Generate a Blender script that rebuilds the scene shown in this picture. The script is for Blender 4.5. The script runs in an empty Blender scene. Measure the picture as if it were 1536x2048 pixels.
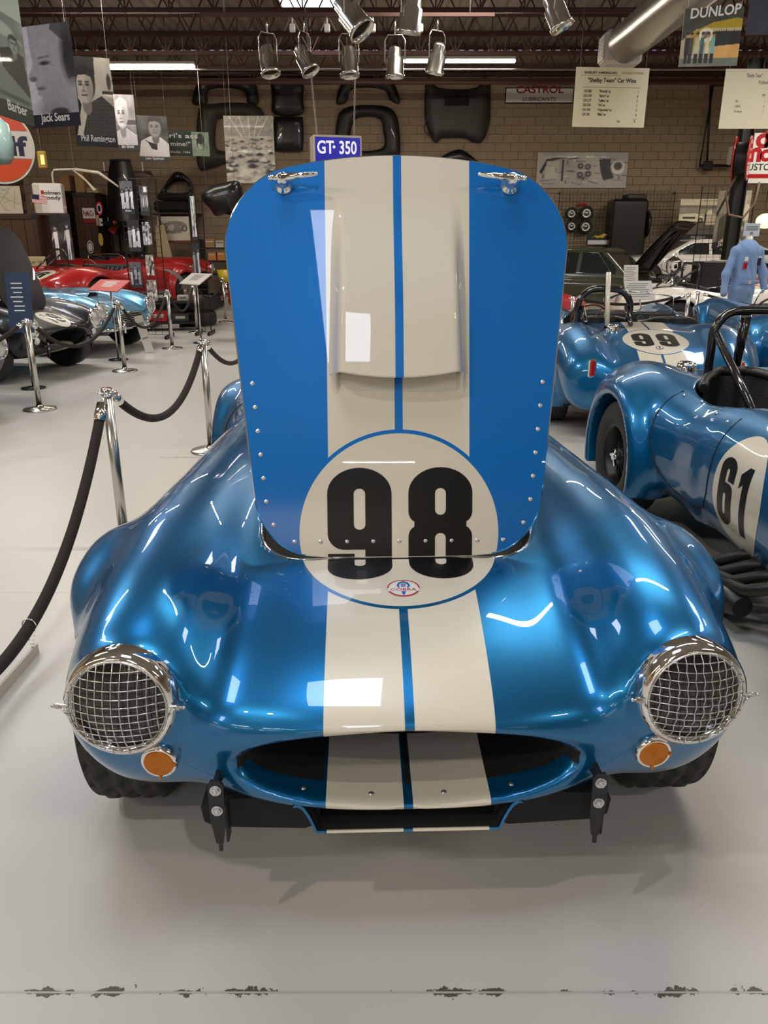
import bpy, math, random, numpy as np
from mathutils import Vector, Matrix, Euler, geometry as mgeo
R=math.radians; PI=math.pi
S=bpy.context.scene; COL=S.collection
random.seed(7)
# ---------------------------------------------------------------- camera
CH=1.55; FPX=1540.0; PITCH=R(19.45)
cd=bpy.data.cameras.new('camera'); cam=bpy.data.objects.new('camera',cd); COL.objects.link(cam)
cam.location=(0,0,CH); cam.rotation_euler=(PI/2-PITCH,0,0)
cd.sensor_fit='VERTICAL'; cd.sensor_height=36.0; cd.lens=FPX/2048*36.0; cd.clip_start=.02; cd.clip_end=200
S.camera=cam
# ---------------------------------------------------------------- world, exposure
W=bpy.data.worlds.new('world'); S.world=W; W.use_nodes=True
W.node_tree.nodes['Background'].inputs[0].default_value=(.55,.65,.9,1)
W.node_tree.nodes['Background'].inputs[1].default_value=.35
S.view_settings.view_transform='Standard'; S.view_settings.look='None'
S.view_settings.exposure=0.0; S.view_settings.gamma=1.0; S.view_settings.use_curve_mapping=False
S.cycles.max_bounces=7; S.cycles.diffuse_bounces=4; S.cycles.glossy_bounces=5; S.cycles.transmission_bounces=6
S.cycles.transparent_max_bounces=8; S.cycles.sample_clamp_indirect=6; S.cycles.use_denoising=True
S.cycles.caustics_reflective=False; S.cycles.caustics_refractive=False
TUBE=(1.0,.92,.79); DAY=(.76,.83,1.0)
TUBE_Z=4.6; ROOF_Z=6.0
def area(name,loc,sx,sy,power,col,rot=(0,0,0)):
    l=bpy.data.lights.new(name,'AREA'); l.shape='RECTANGLE'; l.size=sx; l.size_y=sy; l.energy=power; l.color=col
    o=bpy.data.objects.new(name,l); o.location=loc; o.rotation_euler=rot; COL.objects.link(o); return o
# fluorescent strips of the hall outside the frame, some added to brighten its far end (the two in view are built as lamps below)
for tx,ty in ((-4.6,11.2),(1.4,10.4),(7.5,11.),(7.5,16.9),(-7.,14.2),(8.2,14.2),(1.2,3.8),(-4.6,4.6),(7.5,4.6),(-4.8,-2.),(-7.6,-2.),(5.2,-2.),(-4.6,-8.),(-7.4,-13.),(.55,-13.),(7.5,-13.)):
    area('strip_light',(tx,ty,TUBE_Z),2.4,.10,98,TUBE)
# skylights: diffusing roof domes lit by the sky
SKY=[(-.6,1.22,1.3,1.7),(-.37,-6.7,1.1,4.6),(-6.5,5.2,1.15,1.5),(6.4,5.2,1.15,1.5),(-5.2,10.5,1.15,1.5),(4.8,9.8,1.15,1.5)]
for (sx,sy,sw,sl) in SKY: area('skylight',(sx,sy,ROOF_Z-.02),sw,sl,170 if sl>4 else 80,DAY)
# a track spotlight up behind the camera, aimed at the raised hood
_l=bpy.data.lights.new('track_spot','SPOT'); _l.energy=160; _l.color=(1.,.93,.82); _l.spot_size=R(46); _l.spot_blend=.6; _l.shadow_soft_size=.07
_o=bpy.data.objects.new('track_spot',_l); _o.location=(-2.3,-.6,5.1); _o.rotation_euler=(Vector((0,2.1,1.2))-Vector((-2.3,-.6,5.1))).to_track_quat('-Z','Y').to_euler(); COL.objects.link(_o)
# roller-door windows far behind the camera
area('door_daylight',(-2.0,-16.0,2.2),7.0,2.2,260,DAY,(R(-90),0,0))

# ---------------------------------------------------------------- pixel helpers
cp,sp=math.cos(PITCH),math.sin(PITCH)
def ray(px,py):
    u=(px-768)/FPX; v=(1024-py)/FPX
    return Vector((u, cp+v*sp, v*cp-sp))
def at(px,py,Y):
    d=ray(px,py); return Vector((0,0,CH))+d*(Y/d.y)
def onz(px,py,z=0.0):
    d=ray(px,py); return Vector((0,0,CH))+d*((z-CH)/d.z)
# ---------------------------------------------------------------- materials
MC={}
def nd(nt,t,**kw):
    n=nt.nodes.new(t)
    for k,v in kw.items():
        if k.startswith('i_'): n.inputs[int(k[2:])].default_value=v
        else: setattr(n,k,v)
    return n
def srgb(r,g,b):
    f=lambda c:(c/255/12.92) if c/255<=.04045 else ((c/255+.055)/1.055)**2.4
    return (f(r),f(g),f(b))
def mat(name,col,rough=.5,metal=0.,coat=0.,bump=0.,bscale=60.,var=0.,vscale=8.,emit=0.,ecol=None,trans=0.,alpha=1.,attr=None,spec=.5,ior=None):
    if name in MC: return MC[name]
    m=bpy.data.materials.new(name); m.use_nodes=True; nt=m.node_tree; b=nt.nodes['Principled BSDF']
    c=(*col[:3],1); b.inputs['Base Color'].default_value=c; b.inputs['Roughness'].default_value=rough
    b.inputs['Metallic'].default_value=metal; b.inputs['Coat Weight'].default_value=coat; b.inputs['Coat Roughness'].default_value=.03
    b.inputs['Specular IOR Level'].default_value=spec
    if ior: b.inputs['IOR'].default_value=ior
    if trans: b.inputs['Transmission Weight'].default_value=trans
    if alpha<1: b.inputs['Alpha'].default_value=alpha
    if emit: b.inputs['Emission Color'].default_value=(*(ecol or col)[:3],1); b.inputs['Emission Strength'].default_value=emit
    if attr:
        a=nd(nt,'ShaderNodeAttribute',attribute_name=attr); nt.links.new(a.outputs['Color'],b.inputs['Base Color'])
    tc=None
    if var or bump:
        tc=nd(nt,'ShaderNodeTexCoord')
    if var:
        n=nd(nt,'ShaderNodeTexNoise'); n.inputs['Scale'].default_value=vscale; n.inputs['Detail'].default_value=4
        nt.links.new(tc.outputs['Object'],n.inputs['Vector'])
        mx=nd(nt,'ShaderNodeMix',data_type='RGBA'); mx.inputs[6].default_value=tuple(x*(1-var) for x in col[:3])+(1,)
        mx.inputs[7].default_value=tuple(min(1,x*(1+var)) for x in col[:3])+(1,)
        nt.links.new(n.outputs['Fac'],mx.inputs[0]); nt.links.new(mx.outputs[2],b.inputs['Base Color'])
    if bump:
        n=nd(nt,'ShaderNodeTexNoise'); n.inputs['Scale'].default_value=bscale
        nt.links.new(tc.outputs['Object'],n.inputs['Vector'])
        bp=nd(nt,'ShaderNodeBump'); bp.inputs['Strength'].default_value=bump; bp.inputs['Distance'].default_value=.01
        nt.links.new(n.outputs['Fac'],bp.inputs['Height']); nt.links.new(bp.outputs['Normal'],b.inputs['Normal'])
    MC[name]=m; return m
class G:
    """tiny node-graph helper"""
    def __init__(s,m): s.nt=m.node_tree; s.b=s.nt.nodes['Principled BSDF']
    def m(s,op,a,b=None,c=None,clamp=False):
        n=s.nt.nodes.new('ShaderNodeMath'); n.operation=op; n.use_clamp=clamp
        for i,v in enumerate((a,b,c)):
            if v is None: continue
            if isinstance(v,(int,float)): n.inputs[i].default_value=v
            else: s.nt.links.new(v,n.inputs[i])
        return n.outputs[0]
    def mix(s,f,a,b):
        n=s.nt.nodes.new('ShaderNodeMix'); n.data_type='RGBA'
        if isinstance(f,(int,float)): n.inputs[0].default_value=f
        else: s.nt.links.new(f,n.inputs[0])
        for i,v in ((6,a),(7,b)):
            if isinstance(v,tuple): n.inputs[i].default_value=(*v[:3],1)
            else: s.nt.links.new(v,n.inputs[i])
        return n.outputs[2]
    def xyz(s,kind='Object'):
        t=s.nt.nodes.new('ShaderNodeTexCoord'); p=s.nt.nodes.new('ShaderNodeSeparateXYZ')
        s.nt.links.new(t.outputs[kind],p.inputs[0]); return p.outputs[0],p.outputs[1],p.outputs[2]
    def lt(s,a,v,soft=.0006):   # 1 where a<v
        return s.m('MULTIPLY_ADD',s.m('SUBTRACT',v,a),1/soft,.5,clamp=True) if not isinstance(v,(int,float)) else s.m('MULTIPLY_ADD',a,-1/soft,v/soft+.5,clamp=True)
    def link(s,o,name): s.nt.links.new(o,s.b.inputs[name])
# ---------------------------------------------------------------- mesh builder
class MB:
    def __init__(s): s.v=[]; s.f=[]; s.mi=[]; s.sm=[]; s.cur=0; s.smooth=True
    def add(s,vs,fs,sm=None):
        o=len(s.v); s.v.extend([tuple(map(float,v)) for v in vs])
        for f in fs: s.f.append(tuple(i+o for i in f)); s.mi.append(s.cur); s.sm.append(s.smooth if sm is None else sm)
        return s
    def box(s,c,d,rot=None,bev=0.):
        x,y,z=d[0]/2,d[1]/2,d[2]/2; M=rot.to_3x3() if isinstance(rot,Matrix) else (Euler(rot).to_matrix() if rot else Matrix.Identity(3))
        c=Vector(c)
        if bev<=0:
            P=[(-x,-y,-z),(x,-y,-z),(x,y,-z),(-x,y,-z),(-x,-y,z),(x,-y,z),(x,y,z),(-x,y,z)]
            F=[(0,3,2,1),(4,5,6,7),(0,1,5,4),(1,2,6,5),(2,3,7,6),(3,0,4,7)]
        else:
            b=min(bev,x*.9,y*.9,z*.9); P=[];ix={}
            for sx in (-1,1):
                for sy in (-1,1):
                    for sz in (-1,1):
                        for a in range(3):
                            p=[sx*(x-b),sy*(y-b),sz*(z-b)]; p[a]=(sx*x,sy*y,sz*z)[a]
                            ix[(sx,sy,sz,a)]=len(P); P.append(tuple(p))
            F=[]
            for a in range(3):
                o=[i for i in range(3) if i!=a]
                for sg in (-1,1):
                    q=[]
                    for (u,w) in ((-1,-1),(1,-1),(1,1),(-1,1)):
                        k=[0,0,0]; k[a]=sg; k[o[0]]=u; k[o[1]]=w; q.append(ix[(*k,a)])
                    F.append(tuple(q) if (sg>0)==(a!=1) else tuple(q[::-1]))
            for a in range(3):
                b1,b2=[i for i in range(3) if i!=a]
                for u in (-1,1):
                    for w in (-1,1):
                        k0=[0]*3;k1=[0]*3;k0[a]=-1;k1[a]=1
                        for k in (k0,k1): k[b1]=u;k[b2]=w
                        F.append((ix[(*k0,b1)],ix[(*k1,b1)],ix[(*k1,b2)],ix[(*k0,b2)]))
            for sx in (-1,1):
                for sy in (-1,1):
                    for sz in (-1,1): F.append(tuple(ix[(sx,sy,sz,a)] for a in range(3)))
        return s.add([M@Vector(p)+c for p in P],F,sm=False)
    def cyl(s,a,b,r,r2=None,n=16,cap=True,sm=True):
        a,b=Vector(a),Vector(b); r2=r if r2 is None else r2; d=(b-a)
        if d.length<1e-7: return s
        q=d.normalized().to_track_quat('Z','Y').to_matrix(); vs=[]
        for (p,rr) in ((a,r),(b,r2)):
            for i in range(n):
                t=2*PI*i/n; vs.append(p+q@Vector((rr*math.cos(t),rr*math.sin(t),0)))
        s.add(vs,[(i,(i+1)%n,n+(i+1)%n,n+i) for i in range(n)],sm=sm)
        if cap:
            o=len(s.v)-2*n; 
            s.f.append(tuple(o+i for i in range(n))[::-1]); s.f.append(tuple(o+n+i for i in range(n)))
            s.mi+= [s.cur]*2; s.sm+=[False]*2
        return s
    def tube(s,pts,r,n=8,closed=False,cap=True):
        P=[Vector(p) for p in pts]; m=len(P); rr=r if isinstance(r,(list,tuple)) else [r]*m
        up=None; vs=[]
        for i in range(m):
            t=(P[(i+1)%m]-P[i-1]) if closed else (P[min(i+1,m-1)]-P[max(i-1,0)])
            if t.length<1e-9: t=Vector((0,0,1))
            t.normalize()
            if up is None:
                up=Vector((0,0,1)) if abs(t.z)<.9 else Vector((1,0,0))
            up=(up-t*up.dot(t))
            if up.length<1e-6: up=t.orthogonal()
            up.normalize(); w=t.cross(up)
            for k in range(n):
                a=2*PI*k/n; vs.append(P[i]+(up*math.cos(a)+w*math.sin(a))*rr[i])
        fs=[]
        for i in range(m if closed else m-1):
            j=(i+1)%m
            for k in range(n): fs.append((i*n+k,i*n+(k+1)%n,j*n+(k+1)%n,j*n+k))
        s.add(vs,fs)
        if cap and not closed:
            o=len(s.v)-m*n; s.f.append(tuple(o+k for k in range(n))[::-1]); s.f.append(tuple(o+(m-1)*n+k for k in range(n)))
            s.mi+=[s.cur]*2; s.sm+=[False]*2
        return s
    def lathe(s,prof,n=24,M=None,closed=False,arc=None):
        """prof: (r,z) pairs about local Z, M maps to place"""
        M=M or Matrix.Identity(4); m=len(prof); vs=[]
        for (r,z) in prof:
            for k in range(n):
                a=2*PI*k/n; vs.append(M@Vector((r*math.cos(a),r*math.sin(a),z)))
        fs=[]
        for i in range(m if closed else m-1):
            j=(i+1)%m
            for k in range(n): fs.append((i*n+k,i*n+(k+1)%n,j*n+(k+1)%n,j*n+k))
        return s.add(vs,fs)
    def grid(s,fn,nu,nv,sm=True):
        vs=[fn(i/(nu-1),j/(nv-1)) for i in range(nu) for j in range(nv)]
        return s.add(vs,[(i*nv+j,(i+1)*nv+j,(i+1)*nv+j+1,i*nv+j+1) for i in range(nu-1) for j in range(nv-1)],sm=sm)
    def prism(s,loop,d,M=None,sm=False):
        """2D loop in local XY extruded z 0..d"""
        M=M or Matrix.Identity(4); n=len(loop)
        vs=[M@Vector((x,y,0)) for x,y in loop]+[M@Vector((x,y,d)) for x,y in loop]
        s.add(vs,[(i,(i+1)%n,n+(i+1)%n,n+i) for i in range(n)],sm=sm)
        o=len(s.v)-2*n
        T=mgeo.tessellate_polygon([[Vector((x,y,0)) for x,y in loop]])
        for t in T:
            s.f.append(tuple(o+i for i in t)); s.f.append(tuple(o+n+i for i in t[::-1])); s.mi+=[s.cur]*2; s.sm+=[False]*2
        return s
    def sph(s,c,r,nu=12,nv=8):
        rx,ry,rz=(r,r,r) if isinstance(r,(int,float)) else r; c=Vector(c)
        vs=[c+Vector((rx*math.sin(PI*j/nv)*math.cos(2*PI*i/nu),ry*math.sin(PI*j/nv)*math.sin(2*PI*i/nu),rz*math.cos(PI*j/nv))) for j in range(nv+1) for i in range(nu)]
        return s.add(vs,[(j*nu+i,j*nu+(i+1)%nu,(j+1)*nu+(i+1)%nu,(j+1)*nu+i) for j in range(nv) for i in range(nu)])
    def xf(s,M,start=0):
        s.v[start:]=[tuple(M@Vector(v)) for v in s.v[start:]]; return s
    def mesh(s,name):
        me=bpy.data.meshes.new(name); me.from_pydata(s.v,[],s.f); me.validate(clean_customdata=False)
        if len(me.polygons)==len(s.f):
            me.polygons.foreach_set('use_smooth',s.sm); me.polygons.foreach_set('material_index',s.mi)
        me.update(); return me
    def build(s,name,m,parent=None,fix=True):
        me=s.mesh(name)
        for k in (m if isinstance(m,(list,tuple)) else [m]): me.materials.append(k)
        if fix:
            import bmesh
            bm=bmesh.new(); bm.from_mesh(me); bmesh.ops.recalc_face_normals(bm,faces=bm.faces); bm.to_mesh(me); bm.free()
        o=bpy.data.objects.new(name,me); COL.objects.link(o)
        if parent: o.parent=parent
        return o
def tag(o,label=None,cat=None,group=None,kind=None):
    if label: o['label']=label
    if cat: o['category']=cat
    if group: o['group']=group
    if kind: o['kind']=kind
    return o
def thing(name,label,cat,loc=(0,0,0),rz=0.,group=None,rot=None):
    o=bpy.data.objects.new(name,None); o.empty_display_size=.1; COL.objects.link(o); o.location=loc
    o.rotation_euler=rot if rot is not None else (0,0,rz)
    return tag(o,label,cat,group)
KIDS={}
def copy_tree(o,parent=None,loc=None,rz=None,label=None,group=None):
    c=o.copy(); COL.objects.link(c); c.parent=parent
    for ch in [x for x in bpy.data.objects if x.parent==o]: copy_tree(ch,c)
    if loc is not None: c.location=loc
    if rz is not None: c.rotation_euler=(0,0,rz)
    if label: c['label']=label
    if group: c['group']=group
    return c
def TM(loc=(0,0,0),rot=(0,0,0),sc=1.):
    return Matrix.LocRotScale(Vector(loc),Euler(rot),Vector((sc,sc,sc)) if isinstance(sc,(int,float)) else Vector(sc))
def face_mesh(s,size,condense=.8,bold=.0,shear=0.):
    """lettering as flat 2D mesh, centred, cap height ~ size ; returns verts(2D), faces, width"""
    cu=bpy.data.curves.new('t','FONT'); cu.body=s; cu.size=size/.73; cu.offset=bold*size; cu.align_x='CENTER'; cu.shear=shear; cu.resolution_u=3
    cu.fill_mode='FRONT'
    o=bpy.data.objects.new('t',cu); COL.objects.link(o); me=bpy.data.meshes.new_from_object(o)
    V=[(v.co.x*condense,v.co.y) for v in me.vertices]; F=[tuple(p.vertices) for p in me.polygons]
    bpy.data.objects.remove(o); bpy.data.meshes.remove(me); bpy.data.curves.remove(cu)
    return V,F
def lettering(lines,m,parent,M,name='lettering'):
    """lines: (text,x,z,size,condense,bold[,align]) on local XZ plane facing -Y; M maps to parent space"""
    mb=MB(); mb.smooth=False
    for L in lines:
        s,x,z,size=L[:4]; con=L[4] if len(L)>4 else .7; bold=L[5] if len(L)>5 else .02; al=L[6] if len(L)>6 else 'C'; sh=L[7] if len(L)>7 else 0.
        V,F=face_mesh(s,size,con,bold,sh)
        if not V: continue
        x0=min(v[0] for v in V); x1=max(v[0] for v in V)
        if con>=5:
            k_=(con-5)/(x1-x0); V=[(v[0]*k_,v[1]) for v in V]; x0*=k_; x1*=k_
        dx={'C':-(x0+x1)/2,'L':-x0,'R':-x1}[al]
        mb.add([M@Vector((v[0]+dx+x,0,v[1]+z)) for v in V],F)
    o=mb.build(name,m,parent,fix=False); return o
# ---------------------------------------------------------------- implicit roadster body
def prof(pts,smooth=.04,lo=-.6,hi=5.0,n=2800):
    xs=np.linspace(lo,hi,n); p=np.array(pts,float); y=np.interp(xs,p[:,0],p[:,1]); dx=xs[1]-xs[0]
    k=np.arange(-int(3*smooth/dx),int(3*smooth/dx)+1)*dx; w=np.exp(-.5*(k/smooth)**2); w/=w.sum()
    yp=np.pad(y,len(k)//2,mode='edge'); y=np.convolve(yp,w,'valid')
    return lambda q:np.interp(q,xs,y)
def smin(a,b,k):
    h=np.clip(k-np.abs(a-b),0,None)/k; return np.minimum(a,b)-h*h*h*k/6
def smax(a,b,k): return -smin(-a,-b,k)
def sup(u,v,n): return (np.abs(u)**n+np.abs(v)**n)**(1./n)
pT=prof([(-.1,.545),(.0,.555),(.04,.592),(.1,.628),(.2,.672),(.35,.722),(.525,.765),(.8,.80),(1.2,.835),(1.55,.865),(1.8,.875),(2.7,.865),(3.1,.83),(3.5,.745),(3.8,.62),(4.,.5)],.045)
pB=prof([(-.1,.385),(.0,.36),(.1,.325),(.3,.27),(.6,.20),(3.3,.20),(3.7,.29),(4.,.40)],.05)
pW=prof([(-.1,.44),(.0,.46),(.15,.52),(.4,.58),(.8,.64),(1.15,.72),(1.6,.745),(2.4,.745),(2.8,.70),(3.4,.64),(3.8,.60),(4.,.56)],.06)
# front fender
fT=prof([(0,.70),(.09,.735),(.2,.785),(.35,.826),(.6,.862),(.9,.868),(1.3,.85),(1.8,.80),(2.2,.74)],.05)
fB=prof([(0,.50),(.06,.44),(.12,.38),(.2,.32),(.35,.27),(.6,.24),(2,.22)],.03)
fX=prof([(0,.60),(.1,.605),(.3,.60),(.64,.595),(1.2,.58),(2,.56)],.06)
fA=prof([(0,.13),(.1,.148),(.25,.185),(.45,.205),(.7,.21),(1.2,.18),(2.,.15)],.05)
# rear fender
rT=prof([(2.1,.60),(2.4,.74),(2.7,.84),(2.95,.87),(3.2,.86),(3.5,.79),(3.8,.66),(4.,.55)],.06)
rA=prof([(2.1,.10),(2.5,.19),(2.9,.24),(3.3,.23),(3.7,.19),(4.,.15)],.06)
AX_F,AX_R=.64,2.93; TYRE_R=.328
HOOD_Y0,HOOD_Y1=.525,1.548; HOOD_W0,HOOD_W1=.360,.462
def hood_d(x,y,grow=0.):
    """signed distance-like of the bonnet outline (rounded trapezoid)"""
    yc=(HOOD_Y0+HOOD_Y1)/2; hy=(HOOD_Y1-HOOD_Y0)/2; w=HOOD_W0+(HOOD_W1-HOOD_W0)*np.clip((y-HOOD_Y0)/(HOOD_Y1-HOOD_Y0),0,1)
    r=.12+.06*np.clip((y-HOOD_Y0)/(HOOD_Y1-HOOD_Y0),0,1); qx=np.abs(x)-(w-r); qy=np.abs(y-yc)-(hy-r)
    # slight arc of both ends
    qy=qy+np.where(y>yc,.35,.18)*x*x-.0
    return np.sqrt(np.clip(qx,0,None)**2+np.clip(qy,0,None)**2)+np.minimum(np.maximum(qx,qy),0)-r-grow
def body_F(X,Y,Z,hole=True,cockpit=True,mouth=True):
    ax=np.abs(X)
    T,B,Wd=pT(Y),pB(Y),pW(Y); zc=(T+B)/2; hz=(T-B)/2
    g=(sup(ax/Wd,(Z-zc)/hz,2.7)-1)*np.minimum(hz*1.2,Wd)
    g=smax(g,(.012+.20*ax**2+.5*ax**4)-Y,.085)
    g=smax(g,Y-(3.90-.35*ax**2),.22)
    # fenders
    a=fA(Y); t=fT(Y); b=fB(Y); fz=(t+b)/2; fh=(t-b)/2
    f=(sup((ax-fX(Y))/a,(Z-fz)/fh,2.15)-1)*a
    dz=(Z-.62); f=smax(f,(.075+.35*np.clip(-dz,0,None)**1.5+.25*np.clip(dz,0,None))-Y,.10)
    f=smax(f,Y-2.15,.25)
    # headlamp bucket
    hb=np.sqrt((ax-.612)**2+(Z-.622)**2)-.119; hb=smax(hb,.088-Y,.012); hb=smax(hb,Y-.30,.1)
    f=smin(f,hb,.05)
    g=smin(g,f,.17)
    a=rA(Y); t=rT(Y); f=(sup((ax-(.60-.10*np.clip(Y-3.2,0,None)))/a,(Z-(t+.24)/2)/((t-.24)/2+.001),2.2)-1)*a
    f=smax(f,Y-(3.86-.2*ax**2),.2); f=smax(f,2.05-Y,.1)
    g=smin(g,f,.16)
    # wheel-arch flares
    for (ay,xo,mr,rr) in ((AX_F,.805,.062,.385),(AX_R,.80,.085,.385)):
        q=np.sqrt((Y-ay)**2+((Z-.335)*1.0)**2)-rr
        s1=np.clip((ay+.02-Y)/.30,0,1); s2=np.clip((.74-Z)/.34,0,1); s1=s1*s1*(3-2*s1); s2=s2*s2*(3-2*s2)
        xo=xo-(.15*s1*s2 if ay==AX_F else 0)
        fl=np.sqrt(q**2+(ax-xo+.03)**2*.55)-mr*(1-(1.6*s1*s2 if ay==AX_F else 0))
        fl=smax(fl,.16-Z,.05)
        g=smin(g,fl,.11)
    # inner arches
    for ay in (AX_F,AX_R):
        q=np.sqrt((Y-ay)**2+(Z-.335)**2)-.365; q=np.maximum(q,.52-ax)
        g=smax(g,-q,.018)
    g=smax(g,.20-Z+.0*Y,.02)
    if mouth:
        u=ax/.392; v=(Z-(.466-.10*Y))/.097
        mo=(sup(u,v,2.0)-1)*.095+np.clip(Y-.04,0,None)*.12
        mo=smax(mo,Y-.36,.03)
        g=smax(g,-mo,.030)
    if hole:
        h=hood_d(X,Y,.006); h=smax(h,.66-Z,.01)
        g=smax(g,-h,.008)
    if cockpit:
        cx=np.sqrt((ax/.60)**2+0*Y); q=np.maximum(sup(ax/.60,(Y-2.22)/.52,3.2)-1,0)*.5+np.minimum(sup(ax/.60,(Y-2.22)/.52,3.2)-1,0)*.5
        q=smax(q,.30-Z,.03); g=smax(g,-q,.03)
    return g
def surface_nets(F,lo,hi,h):
    lo=np.array(lo,float); n=np.ceil((np.array(hi)-lo)/h).astype(int)+1
    xs=[lo[i]+h*np.arange(n[i]) for i in range(3)]
    V=np.empty(n,np.float32)
    Yg,Zg=np.meshgrid(xs[1],xs[2],indexing='ij')
    st=24
    for i in range(0,n[0],st):
        X=xs[0][i:i+st][:,None,None]+0*Yg[None]; V[i:i+st]=F(X,Yg[None]+0*X,Zg[None]+0*X)
    Sg=V<0
    idx=-np.ones(n-1,np.int32)
    corners=[(a,b,c) for a in (0,1) for b in (0,1) for c in (0,1)]
    sl=lambda A,c:A[c[0]:n[0]-1+c[0],c[1]:n[1]-1+c[1],c[2]:n[2]-1+c[2]]
    cnt=sum(sl(Sg,c).astype(np.int8) for c in corners); act=(cnt>0)&(cnt<8)
    ci=np.argwhere(act); idx[act]=np.arange(len(ci))
    acc=np.zeros((len(ci),3)); num=np.zeros(len(ci))
    for c in corners:
        for ax_ in range(3):
            if c[ax_]: continue
            d=list(c); d[ax_]=1
            va=V[ci[:,0]+c[0],ci[:,1]+c[1],ci[:,2]+c[2]].astype(float); vb=V[ci[:,0]+d[0],ci[:,1]+d[1],ci[:,2]+d[2]].astype(float)
            m=(va<0)!=(vb<0); t=np.where(m,va/(va-vb+1e-20*(va==vb)),0)
            p=np.array(c,float)[None]+np.zeros((len(ci),3)); p[:,ax_]+=t
            acc+=p*m[:,None]; num+=m
    P=lo+h*(ci+acc/num[:,None])
    faces=[]
    for a in range(3):
        b,c=[(1,2),(2,0),(0,1)][a]
        s0=[slice(1,-1)]*3; s1=[slice(1,-1)]*3; s0[a]=slice(0,-1); s1[a]=slice(1,None)
        A=Sg[tuple(s0)]; B=Sg[tuple(s1)]; e=np.argwhere(A!=B); inside=A[tuple(e.T)]
        base=e.copy(); 
        for k in (b,c): base[:,k]+=1
        def ix(db,dc):
            q=base.copy(); q[:,b]-=db; q[:,c]-=dc; return idx[q[:,0],q[:,1],q[:,2]]
        q=np.stack([ix(1,1),ix(0,1),ix(0,0),ix(1,0)],1)
        q[~inside]=q[~inside][:,::-1]; faces.append(q)
    return P,np.concatenate(faces)
def grad(F,P,e=.002):
    g=np.empty_like(P)
    for i in range(3):
        a=P.copy();b=P.copy();a[:,i]+=e;b[:,i]-=e
        g[:,i]=(F(a[:,0],a[:,1],a[:,2])-F(b[:,0],b[:,1],b[:,2]))/(2*e)
    return g
def implicit_mesh(name,F,lo,hi,h,its=3,e=.002):
    P,Q=surface_nets(F,lo,hi,h); P0=P.copy()
    for _ in range(its):
        g=grad(F,P,e); f=F(P[:,0],P[:,1],P[:,2]); st=f[:,None]*g/np.maximum((g**2).sum(1),.05)[:,None]
        st=np.clip(st,-h,h); P=P-st
    d=np.clip(P-P0,-1.2*h,1.2*h); P=P0+d
    me=bpy.data.meshes.new(name); me.vertices.add(len(P)); me.vertices.foreach_set('co',P.astype(np.float32).ravel())
    me.loops.add(Q.size); me.loops.foreach_set('vertex_index',Q.astype(np.int32).ravel())
    me.polygons.add(len(Q)); me.polygons.foreach_set('loop_start',np.arange(0,Q.size,4,dtype=np.int32)); 
    me.polygons.foreach_set('use_smooth',np.ones(len(Q),bool)); me.update(calc_edges=True)
    g=grad(F,P,e*1.5); g/=np.linalg.norm(g,axis=1)[:,None]+1e-12
    me.normals_split_custom_set_from_vertices(g.tolist())
    return me
def hit(F,O,D,t0,t1,n=160):
    """first outside->inside crossing of rays O+tD; returns points"""
    O=np.asarray(O,float);D=np.asarray(D,float); ts=np.linspace(t0,t1,n); prev=None; T=np.full(len(O),np.nan)
    for k,t in enumerate(ts):
        p=O+D*t; f=F(p[:,0],p[:,1],p[:,2])
        if prev is not None:
            m=np.isnan(T)&(prev>0)&(f<=0); T[m]=ts[k-1]+(t-ts[k-1])*(prev[m]/(prev[m]-f[m]))
        prev=f
    for _ in range(4):
        p=O+D*T[:,None]; f=F(p[:,0],p[:,1],p[:,2]); p2=p+D*.001; f2=F(p2[:,0],p2[:,1],p2[:,2]); dd=(f2-f)/.001
        T=T-np.where(np.abs(dd)>.05,f/dd,0)
    return O+D*T[:,None]
# ---------------------------------------------------------------- 2D glyphs and decals
def arc(cx,cy,rx,ry,a0,a1,n=10): return [(cx+rx*math.cos(R(a0+(a1-a0)*i/n)),cy+ry*math.sin(R(a0+(a1-a0)*i/n))) for i in range(n+1)]
def slot(cx,y0,y1,w,r): return arc(cx,y0+r,w/2,r,180,360,8)+arc(cx,y1-r,w/2,r,0,180,8)
def g9():
    o=arc(.5,.16,.5,.16,180,360,16)+arc(.5,.80,.5,.20,0,180,20)+[(0,.56)]+arc(.26,.49,.26,.125,180,270,8)+[(.585,.365),(.585,.20)]+arc(.5,.19,.085,.03,0,-180,8)+[(.415,.334),(0,.334)]
    return [o,slot(.5,.52,.84,.18,.04)]
def g8():
    o=arc(.5,.19,.5,.19,180,360,16)+[(1,.44)]+arc(.86,.46,.14,.085,0,70,5)+arc(.86,.66,.14,.085,-70,0,5)+arc(.5,.80,.5,.20,0,180,20)+arc(.14,.66,.14,.085,180,250,5)+arc(.14,.46,.14,.085,110,180,5)
    return [o,slot(.5,.63,.84,.17,.04),slot(.5,.17,.49,.17,.04)]
def g6(): return [[(1-x,1-y) for x,y in l] for l in g9()]
def g1(): return [[(.3,0),(.68,0),(.68,1),(.42,1),(.05,.86),(.05,.66),(.3,.74)]]
def g2(): return [[(0,0),(1,0),(1,.16),(.5,.16),(.92,.5)]+arc(.5,.78,.5,.22,-10,180,14)+[(0,.66),(.36,.66),(.36,.78)]+arc(.5,.8,.14,.06,180,0,6)+[(.6,.62),(0,.22)]]
def place(gl,x,y,w,h,ang=0.,flip=False):
    out=[]
    for l in gl:
        q=[((u-.5)*w*(-1 if flip else 1),(v-.5)*h) for u,v in l]
        out.append([(x+a*math.cos(ang)-b*math.sin(ang),y+a*math.sin(ang)+b*math.cos(ang)) for a,b in q])
    return out
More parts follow.
